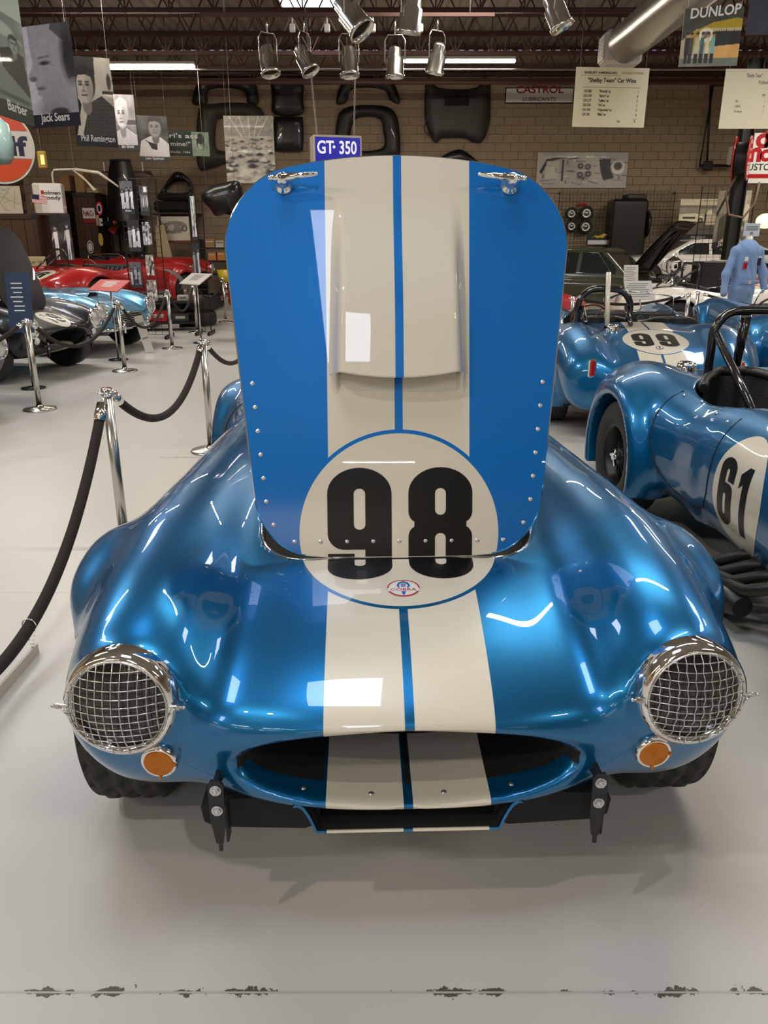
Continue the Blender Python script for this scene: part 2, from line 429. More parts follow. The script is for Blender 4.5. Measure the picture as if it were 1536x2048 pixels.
def clip(loop,ax,val,keep):
    out=[]; n=len(loop)
    for i in range(n):
        a,b=loop[i],loop[(i+1)%n]; ia=(a[ax]-val)*keep>=0; ib=(b[ax]-val)*keep>=0
        if ia: out.append(a)
        if ia!=ib:
            t=(val-a[ax])/(b[ax]-a[ax]); out.append((a[0]+(b[0]-a[0])*t,a[1]+(b[1]-a[1])*t))
    return out
def pip(loops,P):
    r=np.zeros(len(P),bool)
    for l in loops:
        L=np.array(l); A=L; B=np.roll(L,-1,0)
        for (x0,y0),(x1,y1) in zip(A,B):
            if y0==y1: continue
            c=((y0>P[:,1])!=(y1>P[:,1]))&(P[:,0]<(x1-x0)*(P[:,1]-y0)/(y1-y0)+x0); r^=c
    return r
def flat_fill(loops,step):
    loops=[l for l in loops if len(l)>2]
    V=[];E=[]
    for l in loops:
        q=[]
        for i in range(len(l)):
            a,b=l[i],l[(i+1)%len(l)]; d=math.hypot(b[0]-a[0],b[1]-a[1]); k=max(1,int(d/step))
            if d<1e-6: continue
            q+=[(a[0]+(b[0]-a[0])*j/k,a[1]+(b[1]-a[1])*j/k) for j in range(k)]
        o=len(V); V+=q; E+=[(o+i,o+(i+1)%len(q)) for i in range(len(q))]
    A=np.array(V); x0,y0=A.min(0);x1,y1=A.max(0)
    gx,gy=np.meshgrid(np.arange(x0,x1,step)+step*.37,np.arange(y0,y1,step)+step*.37); g=np.stack([gx.ravel(),gy.ravel()],1)
    g=g[pip(loops,g)]
    V+= [tuple(p) for p in g]
    r=mgeo.delaunay_2d_cdt([Vector(v) for v in V],E,[],0,1e-6)
    P=np.array([tuple(v) for v in r[0]]); T=np.array([tuple(f) for f in r[2] if len(f)==3]); c=P[T].mean(1); T=T[pip(loops,c)]
    return P,T
def decal(name,loops,mapf,m,parent,step=.02,flipn=False):
    P,T=flat_fill(loops,step); Q=mapf(P); ok=~np.isnan(Q).any(1)
    T=[tuple(int(i) for i in (t[::-1] if flipn else t)) for t in T if ok[t].all()]
    Q[~ok]=0
    me=bpy.data.meshes.new(name); me.from_pydata(Q.tolist(),[],T); me.polygons.foreach_set('use_smooth',[True]*len(me.polygons)); me.materials.append(m)
    me.update(); o=bpy.data.objects.new(name,me); COL.objects.link(o); o.parent=parent; return o
# ---------------------------------------------------------------- shared materials
CREAM=srgb(222,215,196)
M_chrome=mat('chrome',(.86,.86,.86),.06,1.); M_steel=mat('brushed steel',(.62,.61,.58),.22,1.,bump=.05,bscale=300)
M_alu=mat('cast aluminium',(.55,.55,.54),.38,1.); M_black=mat('black paint',(.012,.012,.013),.45); M_void=mat('black lining and painted shade',(.006,.006,.006),.8)
M_rubber=mat('tyre rubber',(.022,.021,.02),.62,bump=.3,bscale=120); M_satin=mat('satin black metal',(.018,.018,.02),.38,.2)
M_num=mat('black number vinyl',(.004,.004,.004),.35,coat=.12,spec=.3); M_cream=mat('cream enamel',CREAM,.28,coat=1.)
M_amber=mat('amber lens',(.52,.15,.002),.28,coat=.15,spec=.3); M_red_lens=mat('red lens',(.35,.01,.01),.12,coat=.6)
M_glass=mat('clear glass',(1,1,1),.0,trans=1.,ior=1.015,coat=.25); M_leather=mat('black leather',(.02,.019,.018),.42,bump=.25,bscale=150)
M_bolt=mat('zinc bolt',(.6,.6,.62),.35,.9); M_dark=mat('dark grey plastic',(.05,.05,.05),.5); M_wood=mat('varnished wood',(.16,.06,.025),.3,coat=.4)
M_bluedec=mat('blue decal',(.0,.11,.42),.3,coat=.5); M_reddec=mat('red decal',srgb(190,25,35),.3,coat=.5); M_whitedec=mat('white decal',(.8,.8,.78),.3,coat=.5)
def paint(name,base,metal=.7,rough=.36,stripe=None,rnd=None,white=None,coat=1.,ring=None,curve=0.):
    """stripe=(half width, centre half width); rnd=(x,y,r) seen from above"""
    if name in MC: return MC[name]
    m=mat(name,base,rough,metal,coat); g=G(m); white=white or CREAM
    fl=nd(m.node_tree,'ShaderNodeTexNoise'); fl.inputs['Scale'].default_value=900; tc=nd(m.node_tree,'ShaderNodeTexCoord'); m.node_tree.links.new(tc.outputs['Object'],fl.inputs['Vector'])
    f=g.m('MULTIPLY_ADD',fl.outputs['Fac'],.5,.75)
    fx=m.node_tree.nodes.new('ShaderNodeVectorMath'); fx.operation='SCALE'; fx.inputs[0].default_value=base[:3]; m.node_tree.links.new(f,fx.inputs['Scale'])
    col=fx.outputs[0]; met=metal
    if stripe or rnd:
        x,y,z=g.xyz(); ax=g.m('ABSOLUTE',x); k=None
        if stripe:
            k=g.lt(ax,stripe[0])
            if stripe[1]: k=g.m('MULTIPLY',k,g.m('SUBTRACT',1,g.lt(ax,stripe[1])))
        if rnd:
            dx=g.m('SUBTRACT',x,rnd[0]); dy=g.m('SUBTRACT',y,rnd[1]); d=g.m('SQRT',g.m('ADD',g.m('MULTIPLY',dx,dx),g.m('MULTIPLY',dy,dy)))
            a=g.lt(d,rnd[2]+.010); b=g.lt(d,rnd[2])
            k=g.m('MULTIPLY',k,g.m('SUBTRACT',1,a)) if k is not None else 0.
            k=g.m('MAXIMUM',k,b)
        up=k
        col=g.mix(up,col,tuple(white)); g.link(g.m('MULTIPLY',g.m('SUBTRACT',1,up),metal),'Metallic'); g.link(g.m('MULTIPLY_ADD',up,-.02,rough),'Roughness')
    g.link(col,'Base Color'); m.node_tree.nodes['Principled BSDF'].inputs['Coat Roughness'].default_value=.015
    return m
BLUE=(.0,.145,.36)
RND=(0,HOOD_Y0+.062,.262)
P_hero=paint('deep metallic blue paint with cream stripes and roundel',BLUE,.72,.33,(.184,.0105),RND)
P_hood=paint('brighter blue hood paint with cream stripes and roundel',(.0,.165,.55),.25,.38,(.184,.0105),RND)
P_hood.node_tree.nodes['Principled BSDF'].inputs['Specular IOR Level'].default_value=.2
P_blue=paint('metallic blue paint with cream stripes',BLUE,.62,.34,(.184,.012))
P_99=paint('metallic blue paint with cream stripes and tail roundel',BLUE,.62,.34,(.184,.010),(0,3.36,.262))
P_plain=paint('plain metallic blue paint',BLUE,.62,.34)
P_blk=paint('deep black paint',(.003,.003,.006),.0,.4,None,(0,.225,.19),coat=.5)
P_blk2=paint('plain deep black paint',(.003,.003,.006),.0,.4,coat=.5)
P_red=paint('racing red paint with roundel',(.42,.012,.012),.0,.3,None,(0,3.50,.28))
P_red2=paint('racing red paint',(.42,.012,.012),.0,.3)
P_light=paint('light metallic blue paint',srgb(92,150,185),.55,.36)
P_white=paint('cream white paint with black stripe',srgb(232,226,210),.0,.3)
P_redw=paint('red paint with cream stripes',(.40,.012,.012),.0,.3,(.20,.03))
# ---------------------------------------------------------------- bodies
def F_closed(X,Y,Z): return body_F(X,Y,Z,False,True,True)
def F_open(X,Y,Z): return body_F(X,Y,Z,True,True,True)
def F_solid(X,Y,Z): return body_F(X,Y,Z,False,False,False)
def F_nomouth(X,Y,Z): return body_F(X,Y,Z,True,True,False)
def arch_in(P):
    m=np.zeros(len(P),bool)
    for ay in (AX_F,AX_R):
        q=np.sqrt((P[:,1]-ay)**2+(P[:,2]-.335)**2); m|=(q<.352)&(np.abs(P[:,0])>.5)&(P[:,2]<.72)&(np.abs(P[:,0])<.84)|((q<.37)&(np.abs(np.abs(P[:,0])-.52)<.03))
    return m
def body_mesh(name,F,h):
    me=implicit_mesh(name,F,(-.96,-.10,.10),(.96,4.06,1.0),h)
    n=len(me.polygons); C=np.zeros(n*3); me.polygons.foreach_get('center',C); C=C.reshape(-1,3)
    fs=F_solid(C[:,0],C[:,1],C[:,2]); fm=F_nomouth(C[:,0],C[:,1],C[:,2])
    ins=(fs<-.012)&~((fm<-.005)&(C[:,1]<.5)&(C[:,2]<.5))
    axc=np.abs(C[:,0]); ins|=(fs<-.012)&(fm<-.003)&(C[:,1]<.5)&((C[:,2]>.455-.1*C[:,1])&(C[:,1]>.045)|(C[:,1]>.30)|((C[:,1]>.105)&((axc>.186)|(axc<.010))))  # blue mouth floor beside the cream stripes turned black, shade put into colour
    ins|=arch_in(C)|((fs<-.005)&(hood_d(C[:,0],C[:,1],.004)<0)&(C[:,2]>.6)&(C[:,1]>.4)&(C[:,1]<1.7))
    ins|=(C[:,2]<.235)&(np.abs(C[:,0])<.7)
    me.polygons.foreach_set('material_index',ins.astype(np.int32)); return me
HERO_H=.0125 if not globals().get('DRAFT') else .02
BM_open=body_mesh('body_open',F_open,HERO_H)
BM_closed=body_mesh('body_closed',F_closed,.018)
def zsurf(P,F=F_solid,off=0.):
    P=np.asarray(P,float); O=np.stack([P[:,0],P[:,1],np.full(len(P),1.15)],1); D=np.zeros_like(O); D[:,2]=-1
    q=hit(F,O,D,0,.95,90); q[:,2]+=off; return q
def set_normals_from(me,fn):
    P=np.zeros(len(me.vertices)*3); me.vertices.foreach_get('co',P); P=P.reshape(-1,3); me.normals_split_custom_set_from_vertices(fn(P).tolist())
# hood panel in closed car coordinates
def hood_loop(n=120,grow=0.):
    out=[]
    for i in range(n):
        a=2*PI*i/n; c=np.array([0.,(HOOD_Y0+HOOD_Y1)/2]); d=np.array([math.cos(a),math.sin(a)]); lo,hi=0.,.9
        for _ in range(40):
            mid=(lo+hi)/2; p=c+d*mid
            if hood_d(p[0],p[1],grow)<0: lo=mid
            else: hi=mid
        out.append(tuple(c+d*lo))
    return out
def hood_z(P):
    """crowned bonnet skin: the body surface sampled on a coarse grid, smoothly interpolated"""
    x=np.abs(P[:,0]); y=P[:,1]
    return HZ(x,y)
_gx=np.linspace(0,.5,21); _gy=np.linspace(.48,1.60,57); _X,_Y=np.meshgrid(_gx,_gy,indexing='ij')
_q=zsurf(np.stack([_X.ravel(),_Y.ravel()],1))[:,2].reshape(_X.shape)
def _fit():
    A=[];pw=[(i,j) for i in (0,2,4) for j in range(6)]
    x=_X.ravel();y=_Y.ravel()-1.04
    A=np.stack([x**i*y**j for i,j in pw],1); c,_,_,_=np.linalg.lstsq(A,_q.ravel(),rcond=None); return pw,c
_pw,_c=_fit()
def HZ(x,y):
    y=y-1.04; return sum(c*y**j for (i,j),c in zip(_pw,_c) if i==0)-.07*x**2+0*y
HINGE=Vector((0,HOOD_Y0,.768))
def build_hood(root,material,open_deg,handles=True,number=None,rivets=True,scoop=True,under=None):
    loop=hood_loop()
    P,T=flat_fill([loop],.02)
    Q=np.column_stack([P,HZ(P[:,0],P[:,1])])
    def to(P3): 
        return np.asarray(P3)
    me=bpy.data.meshes.new('hood'); me.from_pydata(Q.tolist(),[],[tuple(int(i) for i in t) for t in T]); me.polygons.foreach_set('use_smooth',[True]*len(T)); me.materials.append(material); me.update()
    def nf(V):
        e=.004; gx=(HZ(V[:,0]+e,V[:,1])-HZ(V[:,0]-e,V[:,1]))/(2*e); gy=(HZ(V[:,0],V[:,1]+e)-HZ(V[:,0],V[:,1]-e))/(2*e)
        N=np.column_stack([-gx,-gy,np.ones(len(V))]); return N/np.linalg.norm(N,axis=1)[:,None]
    if me.polygons[0].normal.z<0: me.flip_normals()
    set_normals_from(me,nf)
    hood=bpy.data.objects.new('hood',me); COL.objects.link(hood); hood.parent=root
    M=Matrix.Translation(HINGE+Vector((0,-.010,-.008)))@Matrix.Rotation(R(open_deg),4,'X')@Matrix.Translation(-HINGE); hood.matrix_local=M
    # folded rim and underside frame
    e=MB(); n=len(loop); L=np.array(loop); z=HZ(L[:,0],L[:,1]); c=L.mean(0)
    rows=[]
    for (gr,dz) in ((0,0),(.0035,-.003),(.0035,-.016),(-.02,-.018)):
        L2=np.array([p+(p-c)/np.linalg.norm(p-c)*gr for p in L]); rows.append([(a,b,zz+dz) for (a,b),zz in zip(L2,z)])
    for r_ in range(len(rows)-1):
        e.add(rows[r_]+rows[r_+1],[(i,(i+1)%n,n+(i+1)%n,n+i) for i in range(n)])
    e.build('hood_rim',M_chrome if under is None else material,hood)
    u=MB(); Q2=Q.copy(); Q2[:,2]-=.018; u.add(Q2,[tuple(int(i) for i in t[::-1]) for t in T]); 
    for yy in (.75,1.05,1.35): u.box((0,yy,float(HZ(0,yy))-.03),(.62,.05,.02),bev=.006)
    u.build('hood_underside',under or M_alu,hood,fix=False)
    if scoop:
        s=MB(); nu,nv=49,40
        def sc(a,b):
            x=(a*2-1); w=.158+.012*(1-b); X=x*w*1.06
            lip=1.005-.022*(1-min(1,abs(x))**2); tail=1.47
            Y=lip+(tail-lip)*b
            edge=1-np.clip((abs(x)-.80)/.20,0,1); edge=edge*edge*(3-2*edge)
            fade=1-np.clip((b-.25)/.75,0,1); fade=fade*fade*(3-2*fade)
            Z=float(HZ(abs(X),Y))+.066*edge*fade-.0008
            return (X,Y,Z)
        s.grid(sc,nu,nv)
        # rolled lip turned under
        def lp(a,b):
            X,Y,Z=sc(a,0); x=abs(a*2-1); t=b*PI; return (X,Y-.004*math.sin(t)+.03*max(0,b-.6),Z-.004*(1-math.cos(t))/1. if Z-float(HZ(abs(X),Y))>.006 else Z)
        s.grid(lp,nu,6)
        # side cheeks tapering forward
        for sg in (-1,1):
            def ck(a,b,sg=sg):
                X=sg*(.150+.026*a); Y=1.0-.052*b; hgt=(.060*(1-b)**1.5)*(math.sin(PI*min(1,a*1.0))**1.3)*.55
                return (X,Y,float(HZ(abs(X),Y))+hgt-.0006)
            s.grid(ck,9,8)
        so=s.build('hood_scoop',material,hood)
        sh=MB(); sh.box((0,1.03,float(HZ(0,1.05))+.018),(.27,.02,.036),bev=.004); sh.build('scoop_shade',M_void,hood)  # black block standing in for the shade under the scoop lip
    if number:
        nm=MB()
        for lp_,nmn in number: 
            decal(nmn,[clip(l,1,HOOD_Y0+.004,1) for l in lp_],lambda P:np.column_stack([P,HZ(P[:,0],P[:,1])+.0009]),M_num,hood,.02)
    if rivets:
        rm=MB(); pts=[]
        for i in range(9): pts.append((-.275+.55*i/8,HOOD_Y0+.045))
        for sg in (-1,1):
            for i in range(7): 
                yy=HOOD_Y0+.09+.058*i*1.05; w=HOOD_W0+(HOOD_W1-HOOD_W0)*(yy-HOOD_Y0)/(HOOD_Y1-HOOD_Y0); pts.append((sg*(w-.028-(.012 if i==0 else 0)),yy))
        m0=None
        for (x,y) in pts:
            if m0 is None:
                mm=MB(); mm.lathe([(.0001,.0016),(.0035,.0012),(.0058,.0)],10); m0=mm.build('rivet',M_bolt,hood)
                r0=m0
            else: r0=bpy.data.objects.new('rivet',m0.data); COL.objects.link(r0); r0.parent=hood
            r0.location=(x,y,float(HZ(abs(x),y))+.0006)
    if handles:
        for sg in (-1,1):
            h=MB(); x,y=sg*.288,1.475; z=float(HZ(.288,y))
            h.lathe([(.0001,0),(.023,0),(.023,.006),(.015,.010),(.012,.028),(.016,.034),(.017,.043),(.012,.052),(.0001,.055)],20,TM((x,y,z)))
            nseg=10; 
            for (a0,a1,r0_,r1_) in ((-.026,.0,.006,.012),(0.,.085,.012,.0045)):
                h.cyl((x+(-sg)*a0,y,z+.044),(x+(-sg)*a1,y+ (.004 if a1>0 else 0),z+.047+.012*(a1>0)),r0_,r1_,14)
            h.sph((x+sg*.028,y,z+.044),.0075); h.sph((x-sg*.085,y+.004,z+.059),.0048)
            h.build('hood_handle',M_chrome,hood)
    return hood
def tyre_mesh(r=TYRE_R,w=.205,rim=.19,tread=True):
    m=MB(); n=120 if tread else 40; 
    prof_=[(rim,-w*.42),(rim+.02,-w*.47),(r-.07,-w*.52),(r-.03,-w*.50),(r-.008,-w*.44)]
    k=11 if tread else 4
    prof_+= [(r,-w*.40+w*.8*i/(k-1)) for i in range(k)]
    prof_+= [(a,-b) for a,b in prof_[:5][::-1]]
    vs=[];pn=len(prof_)
    for j,(rr,z) in enumerate(prof_):
        for i in range(n):
            a=2*PI*i/n; q=rr
            if tread and 5<=j<5+k:
                zig=(i%6<3); c=j-5
                if c%3==1 and True: q-=.012
                if (i+ (c//3)*2)%5==0 : q-=.010
            vs.append((z,q*math.cos(a),q*math.sin(a)))
    m.add(vs,[(j*n+i,j*n+(i+1)%n,(j+1)*n+(i+1)%n,(j+1)*n+i) for j in range(pn-1) for i in range(n)]); m.smooth=True
    return m
def make_wheel(parent,x,y,side,tread=False,wire=True,turn=0.,spec=M_alu):
    o=bpy.data.objects.new('wheel',None); o.empty_display_size=.1; COL.objects.link(o); o.parent=parent; o.location=(x,y,TYRE_R); o.rotation_euler=(0,0,turn)
    key='tyre_t' if tread else 'tyre_p'
    if key not in MESH:
        a=tyre_mesh(tread=tread).build('tyre',M_rubber); MESH[key]=a.data; bpy.data.objects.remove(a)
        r=MB(); w=.205
        r.lathe([(.19,-.085),(.185,-.07),(.165,-.06),(.155,-.03),(.05,.035),(.05,.06),(.03,.065),(.0001,.065)],32,Matrix.Rotation(PI/2,4,'Y'))
        r.lathe([(.192,.088),(.184,.088),(.18,.07),(.165,.05),(.16,-.03)],32,Matrix.Rotation(PI/2,4,'Y'))
        for i in range(24):
            a=2*PI*i/24; b=a+.5*(1 if i%2 else -1)
            r.cyl((.055,.035*math.cos(a),.035*math.sin(a)),(.02 if i%2 else -.02,.165*math.cos(b),.165*math.sin(b)),.003,n=5,cap=False)
        a=r.build('rim',M_alu); MESH['rim']=a.data; bpy.data.objects.remove(a)
        s=MB(); s.cyl((.055,0,0),(.095,0,0),.026,.022,16); 
        for i in range(3):
            t=2*PI*i/3; s.box((.085,.035*math.cos(t),.035*math.sin(t)),(.012,.05,.02),rot=(t,0,0),bev=.003)
        a=s.build('knock_off',M_chrome); MESH['spin']=a.data; bpy.data.objects.remove(a)
    for nm,k in (('tyre',key),('rim','rim'),('knock_off_nut','spin')):
        p=bpy.data.objects.new(nm,MESH[k]); COL.objects.link(p); p.parent=o; p.scale=(side,1,1)
    return o
MESH={}
def mesh_obj(name,me,parent,loc=(0,0,0),rot=None,mats=None):
    o=bpy.data.objects.new(name,me); COL.objects.link(o); o.parent=parent; o.location=loc
    if rot is not None: o.rotation_euler=rot
    return o
def headlight(root,sx,guard):
    o=bpy.data.objects.new('headlight',None); COL.objects.link(o); o.parent=root; o.location=(sx*.612,.088,.622); o.rotation_euler=(R(-4),0,R(-3*sx)*-1)
    M=Matrix.Rotation(PI/2,4,'X')   # local +z of lathe -> -y (forward)
    if 'hl_ring' not in MESH:
        m=MB(); m.lathe([(.122,-.03),(.1225,.006),(.1215,.022),(.117,.036),(.109,.043),(.101,.042),(.097,.034),(.094,.0)],56,M); a=m.build('chrome_ring',M_chrome); MESH['hl_ring']=a.data; bpy.data.objects.remove(a)
        m=MB(); m.lathe([(.098,.028),(.07,.036),(.04,.040),(.0001,.042)],40,M); a=m.build('lamp_lens',mat('lamp glass dark',(.02,.02,.022),.12,coat=.4)); MESH['hl_dark']=a.data; bpy.data.objects.remove(a)
        m=MB(); m.lathe([(.098,.028),(.07,.040),(.04,.048),(.0001,.052)],40,M); a=m.build('lamp_lens',mat('lamp glass bright',(.75,.77,.78),.1,.6,coat=.6,bump=.4,bscale=90)); MESH['hl_clear']=a.data; bpy.data.objects.remove(a)
        g=MB(); Rg=.105; dp=lambda x,z:.044+.036*(1-min(1,(x*x+z*z)/(Rg*Rg)))
        N=12; sp=2*Rg/N*.985
        for k in range(-5,6):
            c=k*sp+sp*.0
            h=math.sqrt(max(0,Rg*Rg-c*c)); 
            for vert in (0,1):
                pts=[]; nn=max(6,int(h/.0042))
                for i in range(nn+1):
                    t=-h-.003+(2*h+.006)*i/nn; x,z=(c,t) if vert else (t,c)
                    wv=.0016*math.cos(PI*t/sp+ (PI if (k%2) else 0)+(PI if vert else 0)); pts.append((x+(wv*.5 if vert else 0),-(dp(x,z)+wv),z+(0 if vert else wv*.5)))
                g.tube(pts,.00135,6)
        ring=[(Rg*math.cos(a),-.044,Rg*math.sin(a)) for a in [2*PI*i/48 for i in range(48)]]
        g.tube(ring,.0024,6,closed=True)
        a=g.build('wire_guard',M_steel); MESH['hl_guard']=a.data; bpy.data.objects.remove(a)
        for nm_,sg in (('hl_clip',-1),('hl_clip2',1)):
            c=MB()
            c.box((sg*.116,-.040,0),(.022,.004,.010),bev=.001); c.cyl((sg*.118,-.040,0),(sg*.138,-.040,0),.0028,n=8); c.cyl((sg*.124,-.040,0),(sg*.132,-.040,0),.006,n=6,sm=False); c.sph((sg*.139,-.040,0),.0042)
            c.tube([(sg*.122,-.040,0),(sg*.112,-.046,-.012),(sg*.104,-.044,-.02)],.002,6)
            a=c.build('guard_clip',M_steel); MESH[nm_]=a.data; bpy.data.objects.remove(a)
    mesh_obj('chrome_ring',MESH['hl_ring'],o)
    mesh_obj('lamp_lens',MESH['hl_dark'] if guard else MESH['hl_clear'],o)
    if guard: mesh_obj('wire_guard',MESH['hl_guard'],o); mesh_obj('guard_clip',MESH['hl_clip'],o); mesh_obj('guard_clip',MESH['hl_clip2'],o)
    return o
def front_y(x,z,F=F_closed):
    p=hit(F,[[x,-.2,z]],[[0,1,0]],0,1.2,200)[0]; return float(p[1])
def side_lamp(root,x,z,amber=True):
    y=front_y(abs(x),z)
    g=grad(F_closed,np.array([[abs(x),y,z]]),.02)[0]; g/=np.linalg.norm(g); nrm=Vector((g[0]*(1 if x>0 else -1)*.45,g[1],g[2]*.3)).normalized()
    o=bpy.data.objects.new('marker_lamp',None); COL.objects.link(o); o.parent=root; o.location=Vector((x,y,z))+nrm*.004; o.rotation_euler=nrm.to_track_quat('Z','Y').to_euler()
    if 'mk' not in MESH:
        m=MB(); m.lathe([(.040,-.03),(.041,.0),(.041,.012),(.037,.018),(.033,.017)],36); a=m.build('chrome_ring',M_chrome); MESH['mk']=a.data; bpy.data.objects.remove(a)
        m=MB(); pr=[(.034,.014)]
        for i in range(8): r_=.033-.004*i; pr+= [(r_,.018+.0016*i),(r_-.003,.0205+.0016*i)]
        pr+=[(.0001,.040)]
        m.lathe(pr,30); m.sph((0,-.036,.02),(.004,.005,.004)); m.sph((.036,.0,.02),(.004,.004,.004)); a=m.build('amber_lens',M_amber); MESH['mkl']=a.data; bpy.data.objects.remove(a)
        m=MB(); m.lathe([(.034,.014),(.03,.02),(.018,.028),(.0001,.032)],30); a=m.build('clear_lens',mat('clear marker lens',(.8,.8,.78),.1,.3,coat=.5)); MESH['mkc']=a.data; bpy.data.objects.remove(a)
    mesh_obj('chrome_ring',MESH['mk'],o); mesh_obj('lens',MESH['mkl'] if amber else MESH['mkc'],o)
def jack_bracket(root,x):
    o=bpy.data.objects.new('jack_bracket',None); COL.objects.link(o); o.parent=root; o.location=(x,.028,0)
    if 'jb' not in MESH:
        m=MB(); L=[(-.017,.44),(-.010,.452),(.010,.452),(.017,.44),(.017,.355),(.008,.286),(.005,.284),(.005,.264),(-.003,.264),(-.003,.284),(-.008,.286),(-.017,.355)]
        m.prism([(a,b) for a,b in L],.007,Matrix.Rotation(PI/2,4,'X')); m.box((0,.03,.43),(.012,.07,.03),bev=.002); m.box((.016,.018,.33),(.006,.035,.10),bev=.002)
        a=m.build('bracket_plate',M_satin); MESH['jb']=a.data; bpy.data.objects.remove(a)
        m=MB(); m.cyl((0,-.007,0),(0,-.014,0),.0095,n=6,sm=False); m.cyl((0,-.006,0),(0,-.009,0),.0125,n=20); m.cyl((0,-.014,0),(0,-.0155,0),.006,.004,n=6)
        a=m.build('bolt',M_bolt); MESH['jbb']=a.data; bpy.data.objects.remove(a)
    mesh_obj('bracket_plate',MESH['jb'],o)
    for z in (.428,.375): mesh_obj('bolt',MESH['jbb'],o,(0,0,z))
def rollbar(root,y=2.62,x0=-.62,x1=-.02,top=1.18,back=.42,m=None,r=.022):
    o=MB(); rr=.14
    def hoop(x0,x1,z0,z1):
        p=[(x0,y,z0),(x0,y,z1-rr)]+[(x0+rr-rr*math.cos(a),y,z1-rr+rr*math.sin(a)) for a in [PI/2*i/6 for i in range(1,7)]]
        p+=[(x1-rr+rr*math.sin(a),y,z1-rr+rr*math.cos(a)) for a in [PI/2*i/6 for i in range(0,7)]]+[(x1,y,z0)]
        return p
    o.tube(hoop(x0,x1,.55,top),r,14); o.tube([(x0+.1,y,top-.06),(x0+.12,y+back,.83)],r*.8,12); o.tube([(x1-.10,y,top-.06),(x1-.12,y+back,.83)],r*.8,12)
    return o.build('roll_bar',m or M_satin_gloss,root)
M_satin_gloss=mat('gloss black tube',(.012,.012,.013),.15,coat=.8)
def cockpit(root,seat=True,wheel_x=.33,screen=True,dash=True):
    if dash:
        m=MB(); m.box((0,1.80,.80),(1.06,.05,.14),rot=(R(-12),0,0),bev=.015); m.box((0,2.2,.33),(1.05,.95,.03)); m.box((0,2.15,.45),(.22,.8,.26),bev=.04); d=m.build('dashboard',M_dark,root)
        if 'gg' not in MESH: a=MB().lathe([(.0001,.006),(.030,.006),(.034,.012),(.036,.0)],16,TM((0,0,0),(-PI/2,0,0))).build('gauge',mat('gauge chrome',(.3,.3,.3),.2,.7)); MESH['gg']=a.data; bpy.data.objects.remove(a)
        for gx in (-.3,-.18,-.06,.06,.18,.3,.42): mesh_obj('gauge',MESH['gg'],d,(gx,1.832,.80))
        s=MB(); c=Vector((wheel_x,1.98,.78)); ring=[c+Vector((.19*math.cos(a),.06*math.sin(a)*1.2,.175*math.sin(a))) for a in [2*PI*i/32 for i in range(32)]]
        s.tube(ring,.013,8,closed=True)
        for a in (0,2.1,4.2): s.cyl(c,c+Vector((.19*math.cos(a),.07*math.sin(a),.175*math.sin(a))),.006,n=6)
        s.cyl(c,c+Vector((0,-.25,-.05)),.02,n=10); s.build('steering_wheel',M_wood,root)
    if seat:
        for sx in (-.31,.31):
            s=MB()
            def bk(a,b,sx=sx):
                t=(a*2-1); x=sx+t*.245; y=2.62-.20*abs(t)**2.5-.03*math.cos(t*PI*3.5)*.35; z=.38+b*.50-.06*abs(t)**3*b; return (x,y+.04*b,z)
            s.grid(bk,41,8)
            def bk2(a,b,sx=sx):
                x,y,z=bk(a,b); return (x,y+.05,z)
            s.grid(bk2,41,8); s.tube([bk(i/40,1) for i in range(41)],.026,8); s.box((sx,2.33,.40),(.44,.50,.10),bev=.04); s.build('seat',M_leather,root)
    if screen:
        w=MB(); 
        def ws(a,b):
            t=a*2-1; return (t*(.50-.04*b),1.70+.10*t*t*1.2+.10*b,.865+.20*b-.04*t*t)
        w.grid(ws,25,5); w.build('windscreen',M_glass,root,fix=False)
        f=MB(); f.tube([ws(i/24,1) for i in range(25)],.006,6); f.tube([ws(i/24,0) for i in range(25)],.008,6); f.tube([ws(0,0),ws(0,1)],.007,6); f.tube([ws(1,0),ws(1,1)],.007,6); f.build('windscreen_frame',M_chrome,root)
def seam(name,pts,m,parent,r=.0035):
    return MB().tube(pts,r,5).build(name,m,parent)
def roadster(label,loc,rz,material,hood='closed',group=None,guard=False,amber=True,jack=True,bar=None,hero=False,screen=True,tread=False,name='race_car',hood_deg=69.4,scoop=True,under=None,number=None,handles=True):
    root=thing(name,label,'car',loc,rz,group)
    me=(BM_open if hood=='open' else BM_closed)
    me=me.copy(); me.materials.append(material); me.materials.append(M_void)
    mesh_obj('body',me,root)
    for sx in (-1,1):
        headlight(root,sx,guard); side_lamp(root,sx*.545,.475,amber)
        if jack: jack_bracket(root,sx*.42)
        make_wheel(root,sx*.742,AX_F,sx,tread); make_wheel(root,sx*.74,AX_R,sx,False)
    if hood=='open': build_hood(root,P_hood if hero else material,hood_deg,handles,number,hero,scoop,under)
    else:
        L=hood_loop(90); z=zsurf(L,F_solid); MB().tube([(a,b,c[2]-.001) for (a,b),c in zip(L,z)],.0028,4,closed=True).build('hood_seam',M_void,root)
    if hood=='open':
        L=[p for p in hood_loop(160,.005) if p[1]<1.1]; L.sort(key=lambda p:math.atan2(p[0],-(p[1]-1.1))); z=zsurf(L,F_solid); MB().tube([(a,b,c[2]-.003) for (a,b),c in zip(L,z)],.0035,6).build('opening_trim',M_chrome if hero else M_void,root)
    cockpit(root,screen=screen)
    if bar: rollbar(root,**bar)
    return root
